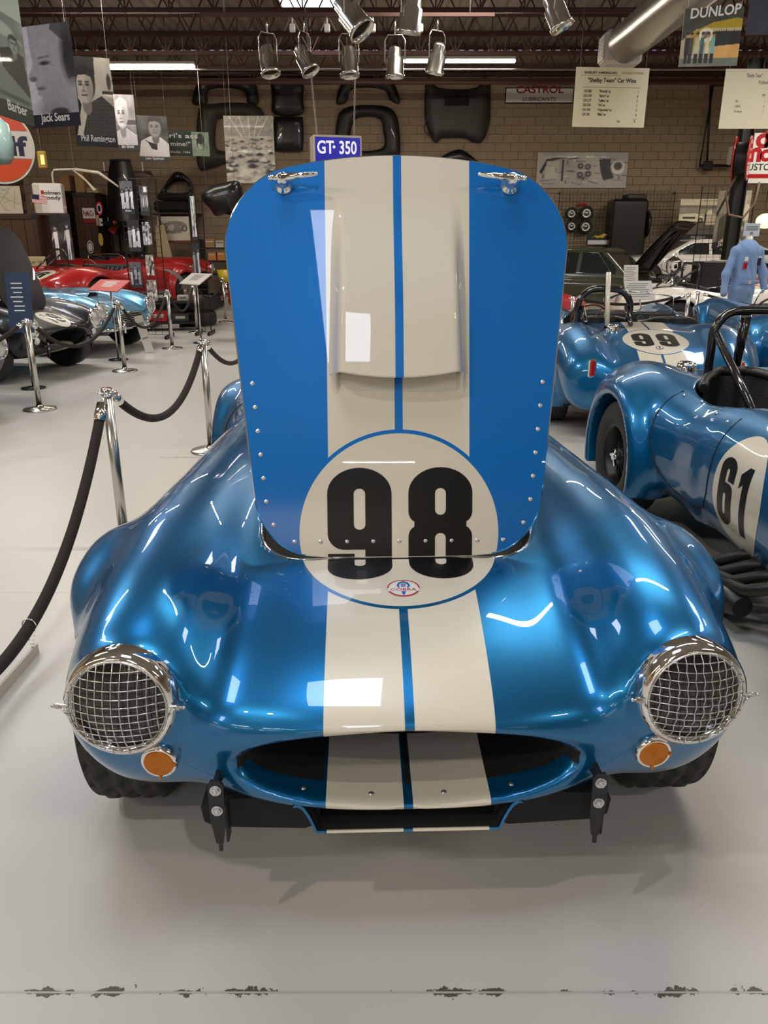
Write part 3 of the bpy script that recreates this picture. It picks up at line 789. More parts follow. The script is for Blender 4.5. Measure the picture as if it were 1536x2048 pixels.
# ---------------------------------------------------------------- the hall
def floor_mat():
    m=mat('painted concrete floor',srgb(186,180,166),.22,coat=.0,spec=.5); g=G(m); nt=m.node_tree
    tc=nd(nt,'ShaderNodeTexCoord'); n=nd(nt,'ShaderNodeTexNoise'); n.inputs['Scale'].default_value=.55; n.inputs['Detail'].default_value=5; nt.links.new(tc.outputs['Object'],n.inputs['Vector'])
    n2=nd(nt,'ShaderNodeTexNoise'); n2.inputs['Scale'].default_value=26; n2.inputs['Detail'].default_value=6; nt.links.new(tc.outputs['Object'],n2.inputs['Vector'])
    x,y,z=g.xyz()
    c=g.mix(n.outputs['Fac'],srgb(198,194,186),srgb(208,205,198)); 
    # chipped joint across the floor
    nj=nd(nt,'ShaderNodeTexNoise'); nj.inputs['Scale'].default_value=9; nj.inputs['Detail'].default_value=6; nj.inputs['Roughness'].default_value=.7; nt.links.new(tc.outputs['Object'],nj.inputs['Vector'])
    ng=nd(nt,'ShaderNodeTexNoise'); ng.inputs['Scale'].default_value=2.4; ng.inputs['Detail'].default_value=3; nt.links.new(tc.outputs['Object'],ng.inputs['Vector'])
    tot=None
    for (yy,wd,am) in ((1.237,.016,1.),(5.63,.012,.5),(3.26,.006,.15)):
        d=g.m('ABSOLUTE',g.m('SUBTRACT',y,yy)); 
        thr=g.m('MULTIPLY',g.m('SUBTRACT',nj.outputs['Fac'],g.m('MULTIPLY_ADD',ng.outputs['Fac'],-.55,.795)),wd*9)
        band=g.m('MULTIPLY',g.m('GREATER_THAN',d,wd*.15),g.m('LESS_THAN',d,wd*1.2))
        k=g.m('MULTIPLY',g.m('LESS_THAN',d,thr),band); k=g.m('MULTIPLY',k,am)
        tot=k if tot is None else g.m('MAXIMUM',tot,k)
        ln=g.m('MULTIPLY',g.m('LESS_THAN',d,.0035),.25); tot=g.m('MAXIMUM',tot,ln)
    c=g.mix(tot,c,srgb(92,86,76)); 
    s2=g.m('GREATER_THAN',n2.outputs['Fac'],.755); c=g.mix(g.m('MULTIPLY',s2,.25),c,srgb(120,112,100))
    g.link(c,'Base Color'); g.link(g.m('MULTIPLY_ADD',n2.outputs['Fac'],.12,.27),'Roughness')
    return m
X0,X1,Y0,Y1=-9.5,12.5,-16.5,22.0
fl=MB(); fl.box(((X0+X1)/2,(Y0+Y1)/2,-.05),(X1-X0,Y1-Y0,.1)); tag(fl.build('floor',floor_mat()),'glossy pale grey painted concrete floor with a chipped joint','floor',kind='structure')
# ---------------------------------------------------------------- hero car
HERO=(.056,1.36,0); HRZ=R(1.7)
n9=place(g9(),-.104,HOOD_Y0+.068,.168,.336); n8=place(g8(),.108,HOOD_Y0+.068,.168,.336)
hero=roadster('blue roadster with its hood up, number 98 roundel and wire headlight guards',HERO,HRZ,P_hero,'open',guard=True,hero=True,tread=True,number=[(n9,'number_nine'),(n8,'number_eight')])
def down(off): return lambda P:zsurf(P,F_solid,off)
decal('number_nine',[clip(l,1,HOOD_Y0-.010,-1) for l in n9],down(.0009),M_num,hero)
decal('number_eight',[clip(l,1,HOOD_Y0-.010,-1) for l in n8],down(.0009),M_num,hero)
# snake badge below the numbers
def badge(root,x,y,w,h):
    ov=lambda a,b:arc(x,y,a,b,0,354,60)
    o=decal('oval_badge',[ov(w,h)],down(.0010),M_reddec,root,.012)
    decal('badge_field',[ov(w*.90,h*.87)],down(.0014),M_whitedec,o,.012)
    decal('badge_bar',[[(x-w*.97,y-h*.40),(x+w*.97,y-h*.40),(x+w*.97,y-h*.02),(x-w*.97,y-h*.02)]],down(.0018),M_whitedec,o,.01)
    decal('snake_body',[[(x-.30*w,y-.0),(x-.42*w,y+.25*h),(x-.3*w,y+.62*h),(x,y+.82*h),(x+.3*w,y+.62*h),(x+.42*w,y+.25*h),(x+.30*w,y-.0),(x+.22*w,y-.0),(x+.28*w,y+.3*h),(x+.15*w,y+.55*h),(x,y+.62*h),(x-.15*w,y+.55*h),(x-.28*w,y+.3*h),(x-.22*w,y-.0)]],down(.0022),M_bluedec,o,.008)
    for k in range(4): decal('snake_scale',[[(x-.16*w,y+h*(.10+.12*k)),(x+.16*w,y+h*(.10+.12*k)),(x+.14*w,y+h*(.16+.12*k)),(x-.14*w,y+h*(.16+.12*k))]],down(.0022),M_bluedec,o,.01)
    decal('snake_tail',[[(x-.14*w,y-.44*h),(x+.14*w,y-.44*h),(x+.05*w,y-.84*h),(x-.05*w,y-.84*h)]],down(.0022),M_bluedec,o,.01)
    decal('snake_eye',[[(x-.10*w,y+.66*h),(x+.10*w,y+.66*h),(x,y+.74*h)]],down(.0026),M_reddec,o,.01)
    V,Fc=face_mesh('COBRA',h*.30,1.5,.012); P=np.array([(a+x-.0,b+y-h*.36) for a,b in V]); xm=(P[:,0].min()+P[:,0].max())/2; P[:,0]+=x-xm
    Q=down(.0023)(P); mb=MB(); mb.add(Q,Fc); mb.build('lettering',M_reddec,o,fix=False)
badge(hero,0.004,.388,.041,.031)
# oil cooler scoop and under-tray below the mouth
sc=MB()
def scoop_sec(s,y):  # rounded trough outline
    top,bot=.362-.0,.290; pts=[]
    w1,w0=.258*s,.205*s
    pts.append((-w1,y,top))
    for a in range(0,7): t=PI/2*a/6; pts.append((-w1+.012+ (w1-w0-.012)*math.sin(t)*.9,y,top-(top-bot)*(math.sin(t)**1.6)))
    for a in range(6,-1,-1): t=PI/2*a/6; pts.append((w1-.012-(w1-w0-.012)*math.sin(t)*.9,y,top-(top-bot)*(math.sin(t)**1.6)))
    pts.append((w1,y,top)); return pts
A=scoop_sec(1.,.045); B_=scoop_sec(.985,.05); Cc=scoop_sec(.96,.42)
rows=[scoop_sec(1.,.060),scoop_sec(1.006,.048),scoop_sec(1.,.040),[(x*.982,y+.002,z+.005) for x,y,z in scoop_sec(1.,.040)],[(x*.980,y+.012,z+.005) for x,y,z in scoop_sec(1.,.040)]]
n=len(rows[0])
for i in range(len(rows)-1): sc.add(rows[i]+rows[i+1],[(j,j+1,n+j+1,n+j) for j in range(n-1)])
sc.add(rows[0]+[(x,y+.36,z+.01) for x,y,z in rows[0]],[(j,j+1,n+j+1,n+j) for j in range(n-1)])
osc=sc.build('oil_cooler_scoop',P_hero,hero)
si=MB(); ra=[(x*.968,y+.004,z+.007) for x,y,z in scoop_sec(1.,.040)]; rb=[(x*.95,y+.33,z+.007) for x,y,z in scoop_sec(1.,.040)]
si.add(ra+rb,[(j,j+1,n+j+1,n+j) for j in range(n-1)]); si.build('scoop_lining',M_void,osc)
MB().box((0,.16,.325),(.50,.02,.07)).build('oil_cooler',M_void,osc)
for sg in (-1,1):
    L=[(sg*.20,.285),(sg*.235,.270),(sg*.44,.280),(sg*.465,.295),(sg*.470,.335),(sg*.45,.350),(sg*.20,.372)]
    if sg<0: L=L[::-1]
    MB().prism(L,.22,TM((0,.30,0),(PI/2,0,0))).build('under_tray',M_void,hero)
# fittings inside the mouth
for sx in (-.255,.245): MB().cyl((sx,.15,.50),(sx,.15,.545),.011,n=6,sm=False).cyl((sx,.15,.50),(sx,.15,.485),.014,n=6,sm=False).build('hose_fitting',M_alu,hero)
for sx in (-.30,.285): MB().lathe([(.012,0),(.012,.006),(.006,.006),(.006,.0)],14,TM((sx,.2,.47),(PI/2,0,0))).build('captive_nut',M_alu,hero)
for sx in (-.235,-.083,.082,.235):
    zf=hit(F_open,[[sx,.075,.45]],[[0,0,-1]],0,.15,60)[0][2]
    mesh_obj('screw',MB().lathe([(.0001,.003),(.004,.0025),(.0065,0)],12).build('screw',M_bolt).data if 'scr' not in MESH else MESH['scr'],hero,(sx,.075,float(zf)+.0005))
    if 'scr' not in MESH: MESH['scr']=[o for o in bpy.data.objects if o.name.startswith('screw')][0].data
for o in [o for o in bpy.data.objects if o.name.startswith('screw') and o.parent is None]: bpy.data.objects.remove(o)
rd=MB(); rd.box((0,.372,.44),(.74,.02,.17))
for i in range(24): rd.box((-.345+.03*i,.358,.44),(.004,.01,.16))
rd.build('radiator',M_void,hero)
# mirror on the far fender
MB().lathe([(.0001,-.05),(.02,-.045),(.035,-.02),(.04,.01),(.036,.03),(.0001,.034)],20,TM((.60,1.75,.93),(-PI/2,0,0))).cyl((.60,1.75,.90),(.60,1.75,.83),.007).build('bullet_mirror',M_cream,hero)
# ---------------------------------------------------------------- the room shell
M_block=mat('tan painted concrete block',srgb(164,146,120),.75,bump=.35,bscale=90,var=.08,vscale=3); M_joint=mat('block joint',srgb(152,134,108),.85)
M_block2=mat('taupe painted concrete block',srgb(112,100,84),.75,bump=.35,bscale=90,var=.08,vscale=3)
M_deck=mat('galvanised roof deck',srgb(168,162,148),.6,.3,var=.2,vscale=1.5); M_joist=mat('red oxide steel',srgb(78,50,40),.65,var=.25,vscale=6)
wb=MB(); wb.box(((X0+X1)/2,Y1+.11,ROOF_Z/2),(X1-X0,.2,ROOF_Z)); wall_back=tag(wb.build('wall_back',M_joint),'tan concrete block wall hung with dark body panels','wall',kind='structure')
# concrete blocks laid in running bond: the ones in clear view are single parts
bx=MB(); bx.box((0,0,0),(.398,.03,.193),bev=.004); blk=bx.build('block',M_block,wall_back); first=True; rest=MB(); cnt=0; bw,bh=.406,.2013
cells=[]
for r_ in range(29):
    for c_ in range(56):
        x=X0+bw*(c_+.5*(r_%2)); z=.1+bh*(r_+.5)
        if x>X1 or z>ROOF_Z-.05: continue
        cells.append((x,z))
def seen(x,z): return z>2.15 and (x>3.9 and x<9.6 and z<4.3 or (-.6<x<3.9 and z>3.3 and z<4.5) or (-2.2<x<-1.4 and z<4.4))
vis=[c for c in cells if seen(*c)]; random.Random(3).shuffle(vis); pick=set(vis[:290])
for (x,z) in cells:
    if (x,z) in pick:
        if first: o=blk; first=False
        else: o=bpy.data.objects.new('block',blk.data); COL.objects.link(o); o.parent=wall_back
        o.location=(x,Y1+.0,z)
    else: rest.box((x,Y1,z),(.398,.03,.193))
tag(rest.build('block_courses',M_block,wall_back,fix=False),kind='stuff')
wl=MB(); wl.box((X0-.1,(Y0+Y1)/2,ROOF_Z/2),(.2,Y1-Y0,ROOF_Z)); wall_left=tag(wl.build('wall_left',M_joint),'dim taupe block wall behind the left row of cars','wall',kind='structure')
rest=MB(); rr=random.Random(5)
for r_ in range(29):
    for c_ in range(30):
        y=Y1-.2-bw*(c_+.5*(r_%2)); z=.1+bh*(r_+.5)
        if z<ROOF_Z-.05: rest.box((X0+.0,y,z),(.03,.396,.191))
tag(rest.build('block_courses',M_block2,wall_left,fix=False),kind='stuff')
tag(MB().box((X1+.1,(Y0+Y1)/2,ROOF_Z/2),(.2,Y1-Y0,ROOF_Z)).build('wall_right',M_block),'tan block wall on the right side','wall',kind='structure')
tag(MB().box(((X0+X1)/2,Y0-.1,ROOF_Z/2),(X1-X0,.2,ROOF_Z)).build('wall_front',M_block),'block wall behind the camera','wall',kind='structure')
# corrugated roof deck, ribs run away from the camera... laid across the joists
cm=MB(); cm.smooth=False; x=X0; pr=[]
while x<X1: pr+= [(x,ROOF_Z),(x+.09,ROOF_Z),(x+.12,ROOF_Z+.05),(x+.21,ROOF_Z+.05)]; x+=.24
pr.append((x,ROOF_Z)); nn=len(pr); cm.add([(a,Y0,b) for a,b in pr]+[(a,Y1,b) for a,b in pr]+[(a,Y0,ROOF_Z+.1) for a,b in pr]+[(a,Y1,ROOF_Z+.1) for a,b in pr],[(i,i+1,nn+i+1,nn+i) for i in range(nn-1)]+[(2*nn+i,2*nn+i+1,3*nn+i+1,3*nn+i) for i in range(nn-1)],sm=False)
tag(cm.build('ceiling',M_deck,fix=False),'dark corrugated metal roof deck above the joists','ceiling',kind='structure')
# daylight dome frames
M_dome=mat('skylight diffuser',(.8,.85,.95),.4,emit=5.0,ecol=(.86,.80,.92))
for k,(sx,sy,sw,sl) in enumerate([(-1.42,17.7,1.3,1.5)]):
    t=thing('skylight','bright skylight in the roof deck above the spotlights','skylight',(sx,sy,ROOF_Z-.03)); f=MB(); 
    for (a,b,c,d) in ((0,-sl/2,sw,.06),(0,sl/2,sw,.06),(-sw/2,0,.06,sl),(sw/2,0,.06,sl)): f.box((a,b,0),(c,d,.10))
    f.build('frame',M_joist,t); MB().box((0,0,.02),(sw,sl,.015)).build('diffuser',M_dome,t)
# open-web joists
JZ=5.25
chord=MB().box((0,0,0),(X1-X0,.07,.055)).box((0,0,.03),(X1-X0,.02,.05)).build('bottom_chord',M_joist)
chord2=MB().box((0,0,0),(X1-X0,.09,.05)).build('top_chord',M_joist)
hgt=ROOF_Z-.05-JZ; half=.38; d=math.hypot(half,hgt)
web=MB().box((0,0,0),(.024,.024,d-.02)).build('web',M_joist); wang=math.atan2(half,hgt)
jf=True
for j,jy in enumerate((12.2,13.7,15.3,16.9,18.5,20.0,21.4)):
    jt=thing('roof_joist','rust red open-web steel roof joist spanning the hall','joist',((X0+X1)/2,jy,0),group='roof joists'); jt['kind']='structure'
    jt['label']=['nearest','second','third','fourth','fifth','sixth','last'][j]+' rust red open-web roof joist counted from the camera'
    for nm,src,z in (('bottom_chord',chord,JZ),('top_chord',chord2,ROOF_Z-.05)):
        o=bpy.data.objects.new(nm,src.data); COL.objects.link(o); o.parent=jt; o.location=(0,0,z)
    halfspan=(ROOF_Z-JZ)*0+min((X1-X0)/2, .52*jy+1.2); n=int(2*halfspan/half); 
    for i in range(n):
        o=bpy.data.objects.new('web',web.data); COL.objects.link(o); o.parent=jt; o.location=(-halfspan+half*(i+.5)-.2,0,(JZ+ROOF_Z-.05)/2); o.rotation_euler=(0,wang if i%2 else -wang,0)
    if j in (2,4,5):
        for i in range(0,n,2):
            o=bpy.data.objects.new('web',web.data); COL.objects.link(o); o.parent=jt; o.location=(-halfspan+half*(i+1)-.2,0,(JZ+ROOF_Z-.05)/2)
for o in (chord,chord2,web): bpy.data.objects.remove(o)
# steel girder carrying the joists and bracing near the wall
gm=MB()
for z in (5.44,5.32): gm.box((1.5,21.78,z),(X1-X0-.2,.1,.05))
gm.box((1.5,21.85,5.6),(X1-X0-.2,.12,.10)); tag(gm.build('trim_1',M_joist),'rust red steel ledger beams along the top of the back wall','beam',kind='structure')
# pipes and conduits under the joists
M_pipe=mat('grey conduit',srgb(150,146,138),.35,.6)
for nm,lb,p,r_ in (('conduit','silver conduit pipe running the width of the hall above the spotlights',[(X0+.1,12.9,5.05),(X1-.1,12.9,5.05)],.022),
    ('sprinkler_pipe','rust painted sprinkler pipe below the joists near the back wall',[(X0+.1,19.6,4.90),(X1-.1,19.6,4.90)],.045),
    ('conduit','thin pipe carrying the two fluorescent strips',[(X0+.1,16.9,4.66),(X1-.1,16.9,4.66)],.018)):
    tag(MB().tube([Vector(q) for q in p],r_,10).build(nm,M_pipe if 'rust' not in lb else M_joist),lb,'pipe')
rz_=at(700,122,10.9).z+.36*.85+.19; RAILZ=rz_
t=thing('track_rail','dark lighting track carrying the five small chrome spotlights','lighting track',(-.45,10.9,rz_)); MB().box((0,0,0),(3.6,.05,.04)).build('rail',M_joist,t)
for xx in (-1.5,0,1.5): MB().cyl((xx,0,.02),(xx,0,ROOF_Z-rz_),.01,n=6).build('hanger_rod',M_pipe,t)
# steel column at right and the pillar
cx=at(1488,300,15.6); M_col=mat('dark green steel',(.02,.022,.02),.5)
c=MB(); 
for dx,w,dd in ((0,.02,.2),(-.1,.2,.02),(.1,.2,.02)):
    if w==.02: c.box((cx.x,15.6,2.3),(.22,.02,4.6))
    else: c.box((cx.x+dx,15.6,2.3),(.02,.22,4.6))
tag(c.build('column',M_col),'dark steel column holding a red hose reel','column')
# ---------------------------------------------------------------- fluorescent strips in view
M_tube=mat('lit fluorescent tube',(1,1,1),.4,emit=70,ecol=(1.,.90,.72)); M_fix=mat('white fixture',(.7,.68,.62),.5)
for (pxc,py,L,lb) in ((1030,125,2.45,'lit fluorescent strip light above the right side spotlights'),(389,135,2.45,'lit fluorescent strip light behind the hanging portraits')):
    e=at(pxc,py,16.9); t=thing('fluorescent_light',lb,'ceiling light',(e.x-L/2,16.9,e.z))
    MB().box((0,0,.07),(L,.14,.06),bev=.01).build('housing',M_fix,t)
    for yy in (-.04,.04): MB().cyl((-L/2,yy,.02),(L/2,yy,.02),.019,n=10).build('tube',M_tube,t)
    for xx in (-L/2+.2,L/2-.2): MB().cyl((xx,0,.1),(xx,0,ROOF_Z-e.z-.05),.006,n=6).build('hanger',M_pipe,t)
# ---------------------------------------------------------------- silver duct
e=at(1252,86,14.3); M_duct=mat('galvanised spiral duct',(.62,.60,.56),.3,.9,bump=.1,bscale=40)
t=thing('air_duct','round galvanised spiral air duct with a square outlet, hung from the roof','duct',(e.x,14.3,e.z))
dm=MB(); dl=9.0; prf=[]; n=90
for i in range(n+1): z=dl*i/n; prf.append((.29+(.006 if i%15==0 else 0),z))
dm.lathe(prf,32,Matrix.Rotation(PI/2,4,'X')); dm.xf(Matrix.Rotation(0,4,'Z')); dm.build('tube_section',M_duct,t)
b=MB(); b.box((-.02,.18,-.05),(.62,.42,.50),bev=.05); b.build('outlet_box',M_fix,t); MB().box((.02,.4,.3),(.03,.03,.3)).build('bracket',M_fix,t)
gq=MB(); gq.box((-.34,.2,-.05),(.02,.34,.36),bev=.004)
for i in range(6): gq.box((-.355,.2,-.18+.05*i),(.012,.30,.012))
gq.build('grille',M_fix,t)
for yy in (-.5,-2.6,-4.8): MB().cyl((0,yy,.28),(0,yy,ROOF_Z-e.z-.03),.006,n=6).build('strap',M_pipe,t)
# ---------------------------------------------------------------- chrome spotlights
M_can=mat('polished aluminium can',(.66,.64,.58),.2,1.)
def spot(px,py,Y,length,tilt,yaw,lb,lit=False):
    p=at(px,py,Y); t=thing('spotlight',lb,'spotlight',p,group='chrome spotlights on the roof tracks')
    M=Euler((R(tilt),0,R(yaw)),'XYZ').to_matrix().to_4x4(); r_=length*.30
    b=MB(); b.lathe([(.0001,length*.52),(r_*.55,length*.50),(r_*.72,length*.42),(r_*.72,length*.2),(r_,length*.12),(r_,-length*.34),(r_*1.12,-length*.36),(r_*1.14,-length*.46),(r_*1.02,-length*.47),(r_*.96,-length*.30),(r_*.9,length*.05)],28,M); b.build('can',M_can,t)
    MB().lathe([(r_*.9,length*.0),(r_*.5,length*.04),(.0001,length*.06)],20,M).build('lamp',mat('dark reflector',(.1,.1,.09),.2,.8) if not lit else mat('lit lamp',(1,1,1),.3,emit=6,ecol=(1,.95,.85)),t)
    y=MB(); w=r_*1.15; z1=length*.85; pts=[(-w,0,0),(-w,0,z1*.8),(-w*.7,0,z1),(w*.7,0,z1),(w,0,z1*.8),(w,0,0)]
    hz=(RAILZ-p.z-.03) if Y==10.9 else (ROOF_Z-p.z)
    y.tube([Matrix.Rotation(R(yaw),4,'Z')@Vector(q) for q in pts],.008,6); y.cyl((0,0,z1),(0,0,max(hz,z1+.02)),.012,n=8); y.build('yoke',M_can,t)
    return t
for (px,py,ti,ya,lb) in ((537,122,-18,35,'first chrome spotlight from the left on the track'),(610,120,-32,60,'second chrome spotlight from the left, tilted with its dark mouth showing'),(698,124,-10,15,'third chrome spotlight from the left on the track'),(790,126,0,0,'chrome spotlight hanging straight down at the left end of the lit strip'),(874,118,20,35,'tilted chrome spotlight in front of the lit strip')):
    spot(px,py,10.9,.36,ti,ya,lb)
spot(703,34,8.6,.40,-42,62,'large chrome spotlight below the skylight, tilted to the left'); spot(822,28,8.6,.36,12,40,'large chrome spotlight right of the skylight'); spot(1112,24,8.4,.34,-28,70,'chrome spotlight left of the silver duct')
for i,(px,py) in enumerate(((586,92),(655,96),(746,92),(840,92))): tag(MB().box((0,0,0),(.07,.05,.09),bev=.01).cyl((0,0,.04),(0,0,.12),.012,n=8).xf(TM((at(px,py,10.9).x,10.9,RAILZ-.14))).build('track_connector',M_fix),['first','second','third','last'][i]+' small white connector on the spotlight track from the left','connector',group='track connectors')
# ---------------------------------------------------------------- the other sports cars
def facing(fx,fy): return math.atan2(fx,-fy)*1.0      # yaw so that the nose points along (fx,fy)
def side_roundel(root,side,y,z,r,glyphs,sc=1.,white=M_cream):
    """glyphs placed in (u right as seen from outside, v up)"""
    D=[-side,0,0]
    def mf(off,flip):
        def f(P):
            yy=y+ (P[:,0] if side<0 else -P[:,0])*-1*-1*(1 if side<0 else 1)
            yy=y+(-P[:,0] if side<0 else P[:,0])
            O=np.stack([np.full(len(P),side*1.3),yy,z+P[:,1]],1); q=hit(F_closed,O,np.tile(D,(len(P),1)).astype(float),0,1.0,120); q[:,0]+=side*off; return q
        return f
    f=1
    o=decal('roundel',[arc(0,0,r*sc,r,0,355,48)],mf(.0012,0),white,root,.03)
    for nm,g in glyphs: decal(nm,g,mf(.0024,0),M_num,o,.03)
# number 61 : nose toward the viewer, door side visible at the right edge
r61=roadster('blue roadster with number 61 on its side and a tall black roll hoop',(2.33,1.57,0),R(2.5),P_blue,bar=None)
rb=MB(); 
def hoop(y,x0,x1,z0,z1,rr=.13):
    return [(x0,y,z0),(x0,y,z1-rr)]+[(x0+rr-rr*math.cos(PI/2*i/6),y,z1-rr+rr*math.sin(PI/2*i/6)) for i in range(1,7)]+[(x1-rr+rr*math.sin(PI/2*i/6),y,z1-rr+rr*math.cos(PI/2*i/6)) for i in range(0,7)]+[(x1,y,z0)]
rb.tube(hoop(2.62,-.47,.50,.45,1.20),.024,14); rb.tube([(-.46,2.60,1.08),(-.40,2.30,.80),(-.34,2.05,.50)],.021,12); rb.tube([(.49,2.60,1.08),(.44,2.30,.80),(.38,2.05,.50)],.021,12)
rb.tube([(-.30,2.63,1.17),(-.27,2.72,.86)],.026,12); rb.tube([(.33,2.63,1.17),(.30,2.72,.86)],.026,12); rb.build('roll_bar',M_satin_gloss,r61)
g61=[('digit_six',place(g6(),-.093,0,.135,.30)),('digit_one',place(g1(),.075,-.0,.13,.30))]
side_roundel(r61,-1,1.56,.52,.262,g61,.82)
def side_line(root,side,pts,name='door_seam',m=M_void,r=.004,F=F_closed,off=0.):
    P=np.array([[side*1.3,a,b] for a,b in pts],float); q=hit(F,P,np.tile([-side,0.,0.],(len(P),1)),0,1.1,140); q[:,0]+=side*off; q=q[~np.isnan(q).any(1)]
    return MB().tube([tuple(v) for v in q],r,6).build(name,m,root)
def door(root,side):
    P=[(1.83,.80),(1.83,.6),(1.84,.45),(1.90,.36),(2.02,.33),(2.25,.34),(2.38,.40),(2.46,.52),(2.49,.65),(2.50,.80)]
    pts=[]
    for a,b in zip(P[:-1],P[1:]):
        for i in range(5): pts.append((a[0]+(b[0]-a[0])*i/5,a[1]+(b[1]-a[1])*i/5))
    side_line(root,side,pts+[P[-1]])
for c_ in (r61,hero): door(c_,-1)
door(r61,1)
# side vent, exhaust pipes, studs and badge of the 61 car
v=MB()
for i in range(5): v.box((-.775,1.16,.56-.028*i),(.03,.11,.010),rot=(0,R(20),0))
v.build('side_vent',M_alu,r61)
def side_pipes(root,side):
    for k in range(4):
        y0=1.22+.11*k; p=[(side*.58,y0-.05,.30),(side*.72,y0,.26),(side*.80,y0+.10,.20-.008*k),(side*.825,y0+.35,.155),(side*.83,y0+.60,.135)]
        q=[]
        for a,b in zip(p[:-1],p[1:]): q+=[tuple(Vector(a).lerp(Vector(b),i/4)) for i in range(4)]
        MB().tube(q+[p[-1]],.028,12).build('exhaust_header',mat('dark exhaust',(.05,.048,.045),.4,.7),root)
    MB().tube([(side*.81,1.3,.135),(side*.83,1.5,.13),(side*.83,2.35,.13),(side*.835,2.52,.13)],[.045,.055,.055,.04],16).build('side_pipe',mat('dark exhaust',(.05,.048,.045),.4,.7),root)
side_pipes(r61,-1)
bd=[('ring_text',place([arc(0,0,.03,.03,0,355,24)],0,0,1,1))]
def disc_side(root,side,y,z,r,m,name,off):
    P=np.array([(0,0)]); 
    def f(P):
        O=np.stack([np.full(len(P),side*1.3),y+P[:,0],z+P[:,1]],1); q=hit(F_closed,O,np.tile([-side,0.,0.],(len(P),1)),0,1.0,120); q[:,0]+=side*off; return q
    return decal(name,[arc(0,0,r,r,0,350,28)],f,m,root,.03)
o_=disc_side(r61,-1,1.22,.66,.045,M_bluedec,'club_badge',.0012); disc_side(r61,-1,1.22,.66,.036,M_whitedec,'badge_field',.002); disc_side(r61,-1,1.22,.66,.020,M_bluedec,'badge_centre',.003)
for (a,b) in ((1.9,.83),(2.05,.835),(2.30,.84),(2.45,.845)):
    q=hit(F_closed,[[-1.3,a,b-.06]],[[1,0,0.]],0,1.1,140)[0]; mesh_obj('snap_stud',MESH.setdefault('stud',MB().lathe([(.0001,.008),(.008,.006),(.010,0)],12,Matrix.Rotation(-PI/2,4,'Y')).build('snap_stud',M_chrome).data),r61,q)
for o in [o for o in bpy.data.objects if o.name.startswith('snap_stud') and o.parent is None]: bpy.data.objects.remove(o)
def fuel_cap(root,x,y,sx=1):
    z=float(zsurf([[x,y]])[0][2]); m=MB(); m.lathe([(.0001,.05),(.03,.05),(.05,.042),(.055,.02),(.06,.0),(.06,-.01)],24,TM((x,y,z))); m.box((x,y+.055,z+.035),(.03,.03,.02),bev=.005); m.tube([(x-.03,y-.05,z+.03),(x-.03,y-.085,z+.04),(x+.03,y-.085,z+.04),(x+.03,y-.05,z+.03)],.006,6); m.build('fuel_cap',M_chrome,root)
fuel_cap(r61,-.44,2.96)
def rear_lamp(root,sx,z=.60):
    q=hit(F_closed,[[sx*.56,4.4,z]],[[0,-1.,0]],0,1.2,140)[0]; o=bpy.data.objects.new('tail_lamp',None); COL.objects.link(o); o.parent=root; o.location=q
    MB().box((0,.008,0),(.062,.03,.150),bev=.012).build('chrome_bezel',M_chrome,o); MB().box((0,.018,0),(.044,.030,.128),bev=.012).build('red_lens',M_red_lens,o)
def tail_seams(root):
    L=[(-.50,3.10),(-.48,3.70),(.48,3.70),(.50,3.10)]; pts=[]
    for a,b in zip(L[:-1],L[1:]):
        for i in range(10): pts.append((a[0]+(b[0]-a[0])*i/10,a[1]+(b[1]-a[1])*i/10))
    q=zsurf(pts); MB().tube([tuple(v) for v in q if not np.isnan(v).any()],.004,5).build('boot_seam',M_void,root)
# number 99 : tail toward the viewer
r99=roadster('blue roadster with number 99 on its tail deck, one red tail lamp showing',(2.59,9.80,0),R(174),P_99,screen=True)
for sx in (-1,1): rear_lamp(r99,sx)
dk=[('tail_digit_nine',place(g9(),.105,3.355,.155,.30,PI)),('tail_digit_nine',place(g9(),-.095,3.355,.155,.30,PI))]
for nm,g in dk: decal(nm,g,down(.0015),M_num,r99,.03)
decal('tail_badge',[arc(0,3.53,.030,.026,0,350,24)],down(.002),M_num,r99,.02); decal('badge_field',[arc(0,3.53,.024,.020,0,350,24)],down(.0026),M_whitedec,r99,.02); decal('snake_mark',[[(-.008,3.515),(.008,3.515),(.004,3.545),(-.004,3.545)]],down(.0032),M_num,r99,.02)
rollb=MB(); rollb.tube(hoop(2.70,.10,.56,.60,1.14,.16),.030,14); rollb.tube([(.33,2.72,1.13),(.33,2.95,.88)],.018,10)
for a in (.14,.52): rollb.tube([(a,2.72,.98),(a,3.0,.86)],.02,10)
rollb.build('roll_bar',M_satin_gloss,r99)
ant=MB(); ant.cyl((.335,2.98,.84),(.335,2.80,1.28),.021,n=12); ant.build('fire_bottle',M_cream,r99)
MB().cyl((.336,2.935,.90),(.336,2.915,.95),.0225,n=12).build('yellow_label',mat('yellow label',(.75,.6,.03),.4),r99); MB().cyl((.336,2.97,.83),(.336,2.94,.89),.0225,n=12).build('black_label',M_black,r99)
fuel_cap(r99,.30,3.05)
lb=MB(); lb.cyl((0,0,0),(0,.04,0),.02,n=12)
# pale number-plate lamp seen beside the raised hood
side_line(r99,1,[(3.5,.30),(3.7,.35)],'lower_seam')
